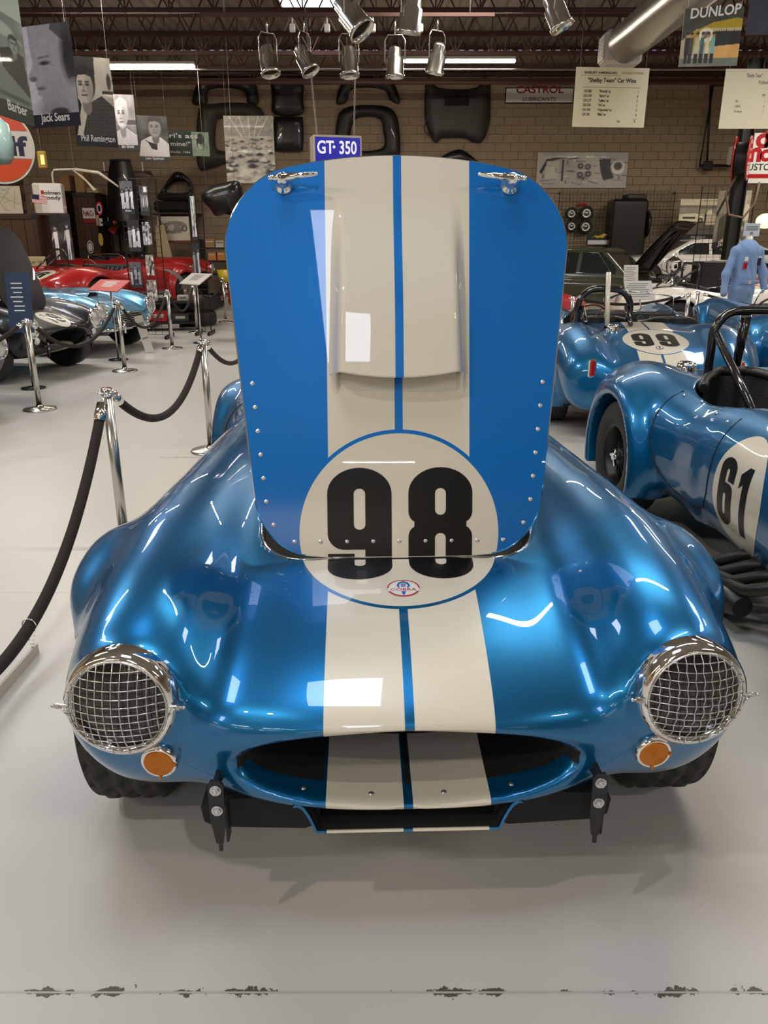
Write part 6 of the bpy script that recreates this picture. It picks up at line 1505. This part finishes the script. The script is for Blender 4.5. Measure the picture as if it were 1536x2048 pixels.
def crate(name,label,c,d,yaw=0.,panels=2,rows=1):
    t=thing(name,label,'crate',(c[0],c[1],c[2]),yaw); w,dd,h=d
    MB().box((0,0,h/2),(w-.04,dd-.04,h-.02)).build('box_body',M_crate2,t)
    nb=max(3,int(w/.22)); src=None
    for i in range(nb):
        p=MB().box((-w/2+w*(i+.5)/nb,-dd/2-.004,h/2),(w/nb-.008,.02,h-.06),bev=.003).build('plank',M_crate,t)
    for (x,z,ww,hh) in ((0,.05,w,.10),(0,h-.05,w,.10),(-w/2+.05,h/2,.10,h-.2),(w/2-.05,h/2,.10,h-.2)): MB().box((x,-dd/2-.022,z),(ww,.02,hh),bev=.004).build('batten',M_crate2,t)
    if rows>1: MB().box((0,-dd/2-.022,h*.52),(w-.2,.02,.10),bev=.004).build('batten',M_crate2,t)
    for sx in (-w/2+.04,w/2-.04): MB().box((sx,-dd/2-.034,h-.05),(.10,.006,.10),bev=.002).build('corner_iron',M_satin,t)
    return t
def pbox(px0,py0,px1,py1,Y,D=.6): a,b=at(px0,py0,Y),at(px1,py1,Y); return (a.x+b.x)/2,b.x-a.x,a.z,b.z
x,w,z1,z0=pbox(-36,427,95,640,16.0); cr1=crate('transport_crate','big dark wooden transport crate behind the black cars',(x-.02,16.55,0),(w,1.0,z1),R(6),rows=2)
cr1z=z1+.005
x,w,z1,z0=pbox(145,385,214,600,20.7); cr2=crate('transport_crate','tall dark wooden crate covered with stickers behind the red 16 roadster',(x,21.2,0),(w,1.0,z1),0,rows=2)
x,w,z1,z0=pbox(104,382,142,560,20.8); cr3=crate('transport_crate','narrow dark crate between the two larger ones',(x,21.4,0),(w,.8,z1),0)
# stickers on the sticker crate
def plate(px0,py0,px1,py1,Y,m,name,label,cat='sign',yaw=0.,round_=False,lines=(),tm=None,thick=.015,parent=None):
    a,b=at(px0,py0,Y),at(px1,py1,Y); c=Vector(((a.x+b.x)/2,Y,(a.z+b.z)/2)); w,h=b.x-a.x,a.z-b.z
    t=thing(name,label,cat,c,yaw); m_=MB()
    if round_: m_.prism(arc(0,0,w/2,h/2,0,350,30),thick,TM((0,0,0),(PI/2,0,0)))
    else: m_.box((0,0,0),(w,thick*2,h),bev=.006)
    m_.build('plate',m,t)
    if lines: lettering([(s,x*w,z*h,sz*h,5+ww*w,bo) for s,x,z,sz,ww,bo in lines],tm or M_ktxt,t,TM((0,-thick-.003,0)))
    return t,w,h
SY=20.672
t,w,h=plate(164,416,191,437,SY,M_whitedec,'enamel_sign','white enamel sign with dark red FoMoCo letters on the sticker crate',lines=[('FoMoCo',0,-.28,.56,.86,.04)],tm=mat('dark red print',(.30,.008,.015),.4))
plate(166,438,191,446,SY,mat('dark red print',(.30,.008,.015),.4),'enamel_strip','dark red strip under the FoMoCo sign')
t,w,h=plate(191,403,207,431,SY,M_reddec,'round_sticker','round red sticker with a white ring at the top of the sticker crate','sticker',round_=True)
MB().prism(arc(0,0,w*.36,h*.36,0,350,28),.004,TM((0,-.014,0),(PI/2,0,0))).build('white_ring',M_whitedec,t); MB().prism(arc(0,0,w*.24,h*.24,0,350,28),.004,TM((0,-.018,0),(PI/2,0,0))).build('dark_centre',M_nv,t)
plate(191,430,200,451,SY,M_card2,'paper_label','cream paper label beside the FoMoCo sign','label'); plate(196,437,206,452,SY,M_whitedec,'paper_label','small white printed label at the crate edge','label',lines=[('NOTE',0,.1,.2,.7,.0),('NOTE',0,-.3,.2,.7,.0)])
plate(196,466,208,492,SY,mat('yellow sticker',srgb(220,185,90),.4),'oval_sticker','tall yellow sticker low on the sticker crate','sticker',round_=True); t,w,h=plate(173,481,189,507,SY,M_whitedec,'round_sticker','round white and dark blue sticker low on the sticker crate','sticker',round_=True); MB().prism(arc(0,0,w*.42,h*.42,0,350,28),.004,TM((0,-.014,0),(PI/2,0,0))).build('blue_ring',M_nv,t); MB().prism(arc(0,0,w*.33,h*.33,0,350,28),.004,TM((0,-.018,0),(PI/2,0,0))).build('white_centre',M_whitedec,t)
tt,w,h=plate(219,442,236,467,SY-.4,mat('orange red flag',srgb(200,62,40),.5),'warning_sign','orange red diamond sign right of the sticker crate',yaw=0); tt.rotation_euler=(0,R(38),0); tt.location.y=20.64; tt.location.x-=.12
# cartons
def carton(px0,py0,px1,py1,Y,D,label,m=None,yaw=0.,prt=None,grp='cardboard cartons'):
    x,w,z1,z0=pbox(px0,py0,px1,py1,Y); t=thing('carton',label,'box',(x,Y+D/2,z0),yaw,grp); h=z1-z0
    MB().box((0,0,h/2),(w,D,h),bev=.006).build('box_body',m or M_card,t); MB().box((0,-D/2-.002,h-.05),(w*.98,.004,.02)).build('tape',mat('packing tape',srgb(150,112,64),.3),t)
    if prt: MB().box((0,-D/2-.003,h*.5),(w*.6,.004,h*.28)).build('print_patch',prt,t)
    return t,z0,z1
carton(146,335,170,385,20.85,.6,'tall brown carton on top of the sticker crate, left one',M_card); carton(172,376,196,386,20.85,.6,'flat carton on the sticker crate',M_card2)
carton(216,384,236,425,21.15,.5,'brown carton right of the sticker crate',M_card2); carton(225,427,244,450,21.15,.5,'carton with small print behind the diamond sign',M_card,prt=M_card2); carton(214,434,223,450,21.15,.3,'small white carton beside the brown one',M_of)
carton(104,364,116,383,20.95,.5,'brown carton behind the white moody sign box',M_card)
carton(118,350,141,382,21.05,.6,'large brown carton between the crates',M_card)
sh=thing('storage_shelf','dark steel shelving behind the cartons and racks','shelf',(-6.72,21.45,0))
for z in (1.25,at(230,450,21.15).z-.02,at(230,425,21.15).z-.02): MB().box((0,0,z),(.66,.75,.035)).build('shelf_board',M_satin,sh)
for sx in (-.32,.32):
    for sy in (-.3,.3): MB().box((sx,sy,1.3),(.05,.05,2.6)).build('upright',M_satin,sh)
# sign box with flag on the big crate
c1=at(86,395,16.2); t=thing('sign_box','white sign box reading holman moody standing on the big crate','sign',(c1.x,16.45,cr1z),R(12)); MB().box((0,.14,.28),(.56,.30,.58),bev=.03).build('box_body',M_of,t)
MB().box((.06,-.012,.28),(.40,.008,.52),bev=.002).build('sign_face',M_whitedec,t); lettering([('holman',.06,.36,.07,5.36,.03),('moody',.06,.27,.07,5.36,.03)],M_ktxt,t,TM((0,-.020,0))); MB().box((-.09,-.019,.40),(.05,.004,.07)).box((-.09,-.019,.30),(.05,.004,.07)).build('red_block',M_reddec,t)
f=MB(); fc=thing('flag','small stars and stripes flag in front of the white sign box','flag',Vector((at(82,412,16.12).x,16.12,cr1z+.325)),R(8),rot=(0,R(6),R(8)))
for i in range(7): MB().box((0,0,-.14+.022*i),(.28,.004,.011)).build('red_stripe',M_reddec,fc)
for i in range(6): MB().box((0,0,-.129+.022*i),(.28,.004,.011)).build('white_stripe',M_whitedec,fc)
MB().box((-.075,-.003,-.035),(.13,.004,.09)).build('canton',M_nv,fc); MB().cyl((-.15,0,-.325),(-.15,0,.02),.006,n=6).build('stick',M_wood,fc)
# white curved lamp arms above the crates
a=at(104,345,16.6); t=thing('boomerang_lamp','white angular arm lamp above the crates','lamp',a); MB().tube([(0,0,-.30),(.0,0,-.02),(.05,0,.05),(.45,0,.06)],.02,8).build('arm',M_of,t)
MB().prism([(.40,.07),(.60,-.06),(.85,-.32),(.80,-.34),(.66,-.16),(.50,-.02),(.45,.02)],.05,TM((0,0,0),(PI/2,0,0))).build('shade',M_of,t); MB().tube([(.45,.02,.06),(.9,.05,.0),(1.15,.1,-.18),(1.5,.2,-.45)],[.03,.03,.02,.008],8).build('second_arm',M_of,t); MB().cyl((.45,0,.07),(.40,0,ROOF_Z-a.z),.004,n=5).build('hanging_wire',M_wire,t); 
p=at(85,320,15.5); t=thing('wall_box','small yellow lit box hanging from a cable under the profile portrait','fixture',p); MB().box((0,0,0),(.16,.08,.30),bev=.02).build('case',mat('ochre case',srgb(150,118,50),.5),t); MB().box((.02,-.045,0),(.06,.01,.16)).build('lit_face',mat('lit amber face',(.8,.6,.1),.5,emit=1.2,ecol=(1,.75,.2)),t); MB().cyl((0,0,.14),(-.12,0,ROOF_Z-p.z),.004,n=5).build('cable',M_wire,t)
# large photograph before the crate, cream panels
small(97,428,150,520,15.0,44,'tall photograph of a crowd of mechanics leaning on the big crate',0)
cv=Canvas(60,40,190,51); cv.noise(8,5)
for k in range(12): cv.line(cv.r.rand(),cv.r.rand(),cv.r.rand(),cv.r.rand(),.006,120)
cv.tint((1,.95,.85)); a,b=at(-30,372,17.3),at(47,427,17.3); board('line_drawing','faded cream line drawing of a car behind the white sign box','poster',Vector(((a.x+b.x)/2,17.3,(a.z+b.z)/2)),b.x-a.x,a.z-b.z,0,cv,wires=False)
plate(56,513,97,560,15.75,mat('old cream board',srgb(196,180,140),.6),'scoreboard','cream board with faint writing in front of the big crate',lines=[('LAP  TIME',0,.2,.12,.7,.0)])
# ---------------------------------------------------------------- tyres, tool cart, bag, helmets
for i in range(2):
    p=onz(393,654,0); t=thing('tyre',['wide slick tyre lying flat, bottom of the stack of two','wide slick tyre lying flat, top of the stack of two'][i],'tyre',(p.x-.03,p.y+.34,.001+.275*i),group='stacked tyres')
    MB().lathe([(.20,.03),(.28,.005),(.33,.03),(.345,.08),(.345,.20),(.33,.25),(.28,.272),(.20,.25),(.19,.14)],36,closed=True).build('carcass',M_rubber,t); MB().lathe([(.19,.05),(.17,.14),(.19,.23)],30).build('inner_bead',M_satin,t)
p=onz(338,662,0); t=thing('tool_cart','low black tool cart on castors behind the rope posts','cart',(p.x,p.y+.2,0),R(10))
MB().box((0,0,.14),(1.0,.5,.03)).build('lower_tray',M_satin,t); MB().box((0,0,.50),(1.0,.5,.03)).build('upper_tray',M_satin,t)
for sx in (-.47,.47):
    for sy in (-.22,.22): MB().box((sx,sy,.32),(.03,.03,.38)).build('corner_post',M_satin,t); MB().cyl((sx,sy-.01,.045),(sx,sy+.01,.045),.045,n=14).build('castor',M_dark,t)
for i,(x,y,z,w,d_,h,m,lb,nm) in enumerate(((-.20,-.02,.155,.30,.28,.20,M_reddec,'red and cream parts box on the lower tray of the cart','parts_box'),(.18,0,.155,.28,.3,.14,M_dark,'black machined part on the lower tray of the cart','engine_part'),(-.22,0,.515,.46,.40,.16,M_panel2,'grey metal box on top of the cart','metal_box'),(.25,0,.515,.20,.22,.10,M_of,'pale open manual box on top of the cart','parts_box'))):
    o=thing(nm,lb,'box',Matrix.Translation((p.x,p.y+.2,0))@Matrix.Rotation(R(10),4,'Z')@Vector((x,y,z)),R(10)); MB().box((0,0,h/2),(w,d_,h),bev=.01).build('case',m,o); MB().box((0,-d_/2-.003,h*.55),(w*.6,.005,h*.3)).build('label_patch',M_of if m is not M_of else M_gtxt,o)
p=at(345,578,15.9); t=thing('fender_piece','grey curved mudguard arch standing behind the middle rope posts','body panel',(p.x+.1,14.9,0)); 
MB().grid(lambda a,b:(.42*math.cos(PI*(.05+.62*a)),(b-.5)*.34,.62+.42*math.sin(PI*(.05+.62*a))),20,6).build('arch_skin',mat('grey primer',srgb(118,118,112),.5),t); MB().box((.30,0,.34),(.06,.3,.68)).build('support',M_satin,t)
a=at(319,450,20.35); t=thing('canvas_bag','cream canvas bag hanging by its strap beside the cutaway drawing','bag',a); MB().grid(lambda a_,b:((a_-.5)*(.22+.16*b)+.06*b,-.03*math.sin(PI*a_),-.75*b+.0),10,8).build('sack',mat('cream canvas',srgb(196,178,140),.85,bump=.4,bscale=40),t); MB().tube([(-.1,0,0),(.0,0,.20),(.1,0,0)],.012,6).build('strap',M_card2,t); MB().box((0,.06,.20),(.04,.10,.04)).build('peg',M_wood,t)
a=thing('bag_post','thin dark post behind the canvas bag','post',(a.x,20.45,0)); MB().box((0,0,1.1),(.04,.05,2.2)).build('post_body',M_satin,a)
# shelf with packets at the right end of the left clutter
a,b=at(400,495,20.3),at(455,495,20.3); sh=thing('parts_shelf','open metal shelf of cartons and packets left of the blue hood','shelf',((a.x+b.x)/2+.15,20.6,0))
for z in (.75,1.05,a.z): MB().box((0,0,z-.02),(1.1,.6,.035)).build('shelf_board',M_satin,sh)
for sx in (-.52,.52): MB().box((sx,0,a.z/2+.1),(.04,.5,a.z+.2)).build('upright',M_satin,sh)
for i,(px0,py0,px1,py1,mm,lb) in enumerate(((408,477,429,494,M_card,'brown carton with a white top on the parts shelf'),(430,480,447,494,M_of,'white parts tin on the parts shelf'),(415,504,432,520,mat('orange packet',srgb(205,130,50),.5),'orange packet on the second shelf'),(433,500,450,518,mat('orange packet',srgb(205,130,50),.5),'second orange packet nearer the blue hood'))):
    x,w,z1,z0=pbox(px0,py0,px1,py1,20.35); z0_={0:sh.location.z,}.get(9,a.z if i<2 else 1.07); t=thing('carton',lb,'box',(x,20.55,z0_),group='packets on the parts shelf'); MB().box((0,0,(z1-z0)/2),(w,.35,z1-z0),bev=.005).build('box_body',mm,t); MB().box((0,-.18,(z1-z0)*.7),(w*.8,.004,.03)).build('print_strip',M_of if mm is not M_of else M_gtxt,t)
x,w,z1,z0=pbox(432,428,450,476,18.9); t=thing('bar_cooler','tall cream vintage machine left of the blue hood','machine',(x+.35,21.3,0)); MB().box((0,0,1.05),(.62,.5,2.1),bev=.05).build('case',mat('cream enamel body',srgb(215,205,170),.4,coat=.5),t); MB().box((0,-.255,z0+.32),(.28,.02,.36),bev=.004).build('window',M_dark,t); MB().cyl((0,-.26,.9),(0,-.30,.9),.12,n=20).build('dial',M_dark,t)
p=onz(432,612,0); t=thing('yellow_tub','yellow plastic tub behind the red 92 car','tub',(-3.6,18.6,0)); MB().lathe([(.0001,.62),(.17,.62),(.24,.90),(.25,.90),(.19,.60),(.0001,.60)],24).build('bowl',mat('yellow plastic',srgb(225,195,40),.4,coat=.4),t); MB().cyl((0,0,0),(0,0,.62),.12,n=16).build('pedestal',M_of,t)
# ---------------------------------------------------------------- right side: wheels on the grid panel, black case, framed badge
def gpl(px,py): return at(px,py,21.78)
for i,(px,py,pr,lb) in enumerate(((1143,427,12,'top left steel wheel on the grid panel'),(1173,426,14,'top right steel wheel on the grid panel'),(1143,452,12,'bottom left steel wheel on the grid panel'),(1171,453,14,'bottom right steel wheel on the grid panel'))):
    c=gpl(px,py); r_=pr/77; t=thing('steel_wheel',lb,'wheel',c,group='wheels on the grid panel'); M=Matrix.Rotation(PI/2,4,'X')
    MB().lathe([(r_*.62,-.04),(r_*.9,-.05),(r_,0),(r_*.9,.06),(r_*.72,.07),(r_*.62,.02)],26,M).build('tyre',M_rubber,t); MB().lathe([(r_*.66,.03),(r_*.55,.0),(r_*.3,.03),(r_*.2,.06),(.0001,.06)],20,M).build('rim',M_alu,t)
    MB().cyl((0,.0,0),(0,.1,0),.02,n=6).build('peg',M_satin,t)
c=gpl(1163,409); t=thing('red_tool','small red tool clipped to the grid panel above the wheels','tool',c); MB().cyl((-.10,0,0),(.10,0,0),.035,n=12).build('body',M_reddec,t); MB().cyl((.10,0,0),(.13,0,0),.02,n=10).cyl((0,0,0),(0,.1,0),.012,n=6).build('tip',M_reddec,t)
a,b=at(1226,398,21.2),at(1290,478,21.2); t=thing('cabinet','black rounded case standing before the grid panel','case',((a.x+b.x)/2,21.45,0)); MB().box((0,0,a.z/2),(b.x-a.x,.6,a.z),bev=.06).build('case_body',M_fiber,t); MB().box((.15,0,a.z+.06),(.5,.5,.12),bev=.03).build('lid',M_panel2,t); MB().cyl((.46,-.1,a.z-.6),(.52,-.1,a.z-.6),.34,n=24).build('side_drum',M_fiber,t); 
t,w,h=plate(1174,467,1220,491,21.4,M_black,'badge_sign','small black framed sign with a yellow animal shape beside the grid panel'); MB().box((0,-.02,-.07),(w*.9,.008,h*.35)).build('caption_plate',M_whitedec,t); MB().prism([(-.20,.0),(-.10,.05),(.0,.04),(.12,.10),(.22,.07),(.16,.04),(.10,-.01),(.05,.0),(-.05,-.01),(-.12,.02)],.006,TM((0,-.02,.05),(PI/2,0,0))).build('yellow_shape',mat('yellow sticker2',srgb(215,170,50),.4),t); MB().box((0,.05,-.9),(.06,.06,1.5)).build('stand_post',M_satin,t)
# hose reel on the column
p=at(1481,318,15.3); t=thing('hose_reel','red hose reel with a hanging loop on the steel column','hose reel',(p.x,15.25,p.z)); M=Matrix.Rotation(R(62),4,'Z')@Matrix.Rotation(PI/2,4,'X')
for zz in (-.12,.12): MB().lathe([(.36,zz-.015),(.38,zz),(.36,zz+.015),(.30,zz+.01),(.12,zz+.005),(.0001,zz)],30,M).build('side_disc',mat('red enamel',(.45,.01,.012),.25,coat=.8),t)
MB().lathe([(.27,-.10),(.28,0),(.27,.10)],24,M).build('hose_coil',M_satin,t); MB().tube([(-.1,-.1,-.3),(-.25,-.12,-.6),(-.15,-.14,-.95),(.12,-.14,-1.0),(.30,-.12,-.75),(.34,-.1,-.4)],.022,8).build('hose_loop',mat('grey hose',srgb(120,100,85),.5),t); MB().box((.05,.12,0),(.16,.2,.2)).build('mount',M_col,t)
p=at(1462,312,15.6); t=thing('wall_speaker','small white speaker box on the left of the steel column','speaker',(p.x+.02,15.55,p.z)); MB().box((0,0,0),(.16,.16,.30),bev=.02).build('case',M_of,t); MB().box((.12,0,0),(.12,.04,.04)).build('bracket',M_of,t)
# braced arm bracket on the wall
a=at(1425,170,21.6); t=thing('wall_crane','thin dark lattice jib bracket on the back wall','bracket',(a.x,21.7,0)); b=at(1402,331,21.6); c=at(1465,330,21.6)
MB().cyl((0,0,a.z),(at(1418,322,21.6).x-a.x,0,b.z),.03,n=8).build('mast',M_satin,t); MB().cyl((.06,0,a.z),(b.x-a.x,0,b.z),.02,n=6).build('stay',M_satin,t); MB().cyl((b.x-a.x,0,b.z),(c.x-a.x,0,b.z),.04,n=8).build('arm',M_satin,t); MB().box((at(1419,328,21.6).x-a.x,0,b.z),(.22,.12,.22),bev=.02).build('hub',M_satin,t); MB().cyl((0,.0,a.z),(.8,.0,a.z+.02),.025,n=6).build('top_arm',M_satin,t)
# black speaker-like display case, trophy and small board beside the white car
p=at(1395,575,13.9); t=thing('display_plinth','black plinth cabinet behind the trophy','plinth',(5.75,14.0,0)); MB().box((0,0,.60),(.62,.5,1.20),bev=.01).build('cabinet_body',M_black,t); MB().box((0,0,.02),(.66,.54,.04)).build('foot',M_satin,t)
p=at(1359,575,13.8); TZ=at(1359,577,14.2).z; t=thing('trophy_table','small dark table under the silver trophy','table',(p.x,14.2,0)); MB().box((0,0,TZ-.02),(.5,.4,.04)).build('top',M_black,t); MB().cyl((0,0,0),(0,0,TZ-.03),.04,n=12).build('stem',M_black,t); MB().cyl((0,0,0),(0,0,.03),.18,n=20).build('foot',M_black,t)
t=thing('trophy','tall silver two-handled trophy cup on a tiered base','trophy',(p.x,14.2,TZ)); k=1.05
MB().lathe([(.0001,.0),(.11*k,.0),(.11*k,.03),(.09*k,.05),(.09*k,.10),(.04*k,.13),(.03*k,.19),(.05*k,.22),(.10*k,.27),(.125*k,.36),(.12*k,.44),(.135*k,.46),(.12*k,.47),(.06*k,.52),(.02*k,.55),(.02*k,.57),(.0001,.62)],28).build('cup',M_chrome,t)
for sx in (-1,1): MB().tube([(sx*.11,0,.29),(sx*.19,0,.31),(sx*.22,0,.40),(sx*.18,0,.45),(sx*.12,0,.44)],.012,8).build('handle',M_chrome,t)
for i,(dx,dy,h_) in enumerate(((-.17,-.10,.16),(.17,-.10,.15),(-.09,-.15,.10))): u=thing('small_trophy',['small silver cup left of the tall trophy','small silver cup right of the tall trophy','smallest silver cup in front of the tall trophy'][i],'trophy',(p.x+dx,14.2+dy,TZ)); MB().lathe([(.0001,0),(.035,0),(.03,.01),(.012,.03),(.012,.06),(.035,.09),(.045,h_),(.04,h_),(.0001,.09)],18).build('cup',M_chrome,u); MB().tube([(.04,0,.09),(.065,0,.11),(.045,0,.14)],.004,6).build('handle',M_chrome,u)
def placard(px,py,Y,w,h,yaw,label,tilt=-35):
    p=at(px,py,Y); t=thing('placard',label,'sign',p,group='info placards on the right',rot=(R(tilt),0,R(yaw))); MB().box((0,0,0),(w,.008,h)).build('card',mat('pale placard',srgb(205,202,192),.5),t)
    k=MB(); 
    for i in range(8): k.box((-.02*(i%3),-.006,h*.36-h*.10*i),(w*.72,.002,h*.018))
    tag(k.build('small_print',M_gtxt,t),kind='stuff'); MB().cyl((0,.02,0),(0,.02+.0,-p.z/math.cos(R(tilt)) if False else -.3),.01,n=6).build('stem',M_post,t); return t
placard(1278,582,9.9,.36,.27,8,'grey placard with small print behind the 99 car roll hoop',-30); placard(1262,548,12.1,.22,.26,5,'small white placard beyond the grey one',-12)
# ---------------------------------------------------------------- overalls on a dress form
def limb(F,pts):   # union of tapered capsules
    def f(X,Y,Z):
        d=None
        for (a,b,ra,rb) in pts:
            a=np.array(a);b=np.array(b); ab=b-a; t=np.clip(((X-a[0])*ab[0]+(Y-a[1])*ab[1]+(Z-a[2])*ab[2])/(ab@ab),0,1)
            q=np.sqrt((X-a[0]-t*ab[0])**2+((Y-a[1]-t*ab[1])*1.25)**2+(Z-a[2]-t*ab[2])**2)-(ra+(rb-ra)*t); d=q if d is None else smin(d,q,.07 if F else .02)
        return d
    return f
p=at(1487,560,11.4); t=thing('racing_overalls','pale blue racing overalls with chest badges on a headless dress form','overalls',(p.x,11.42,0),R(14))
Fo=limb(True,[((-.17,0,1.40),(.17,0,1.40),.075,.075),((0,0,1.38),(0,0,1.05),.185,.165),((0,0,1.05),(0,0,.90),.165,.175),((-.19,0,1.39),(-.30,-.02,1.10),.068,.058),((-.30,-.02,1.10),(-.33,-.06,.84),.058,.05),((.19,0,1.39),(.30,-.02,1.10),.068,.058),((.30,-.02,1.10),(.34,-.06,.84),.058,.05),((-.09,0,.88),(-.10,0,.12),.105,.07),((.09,0,.88),(.10,0,.12),.105,.07),((0,0,1.43),(0,0,1.50),.07,.062)])
def Fw(X,Y,Z): return Fo(X,Y,Z)+.004*np.sin(Z*24+X*30+3*np.sin(X*11))*np.sin(X*17+Z*7)
me=implicit_mesh('overalls_cloth',Fw,(-.45,-.25,.0),(.45,.25,1.6),.014); me.materials.append(mat('pale blue cotton',srgb(128,158,200),.8,bump=.3,bscale=60)); mesh_obj('overalls_cloth',me,t)
MB().lathe([(.0001,1.60),(.052,1.60),(.055,1.50),(.06,1.46),(.0001,1.46)],20).build('neck_block',M_of,t); MB().lathe([(.0001,0),(.16,0),(.16,.02),(.03,.04),(.02,.14),(.0001,.14)],20).build('stand',M_satin,t)
def patch(x,z,w,h,m,name,lines=None,mk=None):
    q=hit(Fo,[[x,-.5,z]],[[0,1.,0]],0,.8,80)[0]; o=MB().box((x,q[1]-.004,z),(w,.012,h),bev=.004).build(name,m,t)
patch(-.09,1.30,.06,.06,M_whitedec,'round_badge'); patch(-.09,1.21,.07,.09,M_reddec,'crest_badge'); patch(-.09,1.21,.03,.06,M_nv,'crest_centre'); patch(.12,1.26,.09,.10,M_nv,'square_badge'); patch(.12,1.325,.10,.015,M_whitedec,'name_strip')
q=hit(Fo,[[0,-.5,.93]],[[0,1.,0]],0,.8,80)[0]; MB().box((0,q[1]-.003,.99),(.30,.012,.045),bev=.004).build('belt',mat('belt blue cotton',srgb(118,148,190),.8),t); MB().box((.0,q[1]-.010,.99),(.05,.012,.04)).build('buckle',M_of,t); MB().box((0,q[1]+.02,1.2),(.008,.02,.38)).build('zip',mat('belt blue cotton',srgb(118,148,190),.8),t)
p2=at(1496,478,10.85); u=thing('form_sign','small white card with print standing on the neck of the dress form','sign',(t.location.x+.02,11.42,1.60),R(8)); MB().box((0,0,.085),(.24,.008,.17),bev=.002).build('card',mat('pale blue white card',srgb(200,208,215),.5),u)
k=MB()
for i in range(3): k.box((0,-.006,.13-.022*i),(.18,.002,.008))
k.box((0,-.006,.04),(.04,.002,.03)); tag(k.build('small_print',M_gtxt,u),kind='stuff')
# warm wall lamp at right edge and red car bonnet far right
p=at(1531,442,18.5); t=thing('lit_lantern','warm yellow lit lamp at the right edge beside the rack','lamp',p); MB().sph((0,0,0),(.22,.12,.16),16,10).build('glass_shade',mat('warm lit glass',(1,.8,.3),.4,emit=3,ecol=(1,.75,.25)),t); MB().box((0,.1,.0),(.1,.12,.1)).cyl((0,.1,0),(0,.1,ROOF_Z-p.z),.01,n=6).build('mount',M_satin,t)
saloon('red saloon beyond the blue overalls at the right edge',(7.25,16.9,0),R(-76),P_redcar,4.2,roofh=1.3)
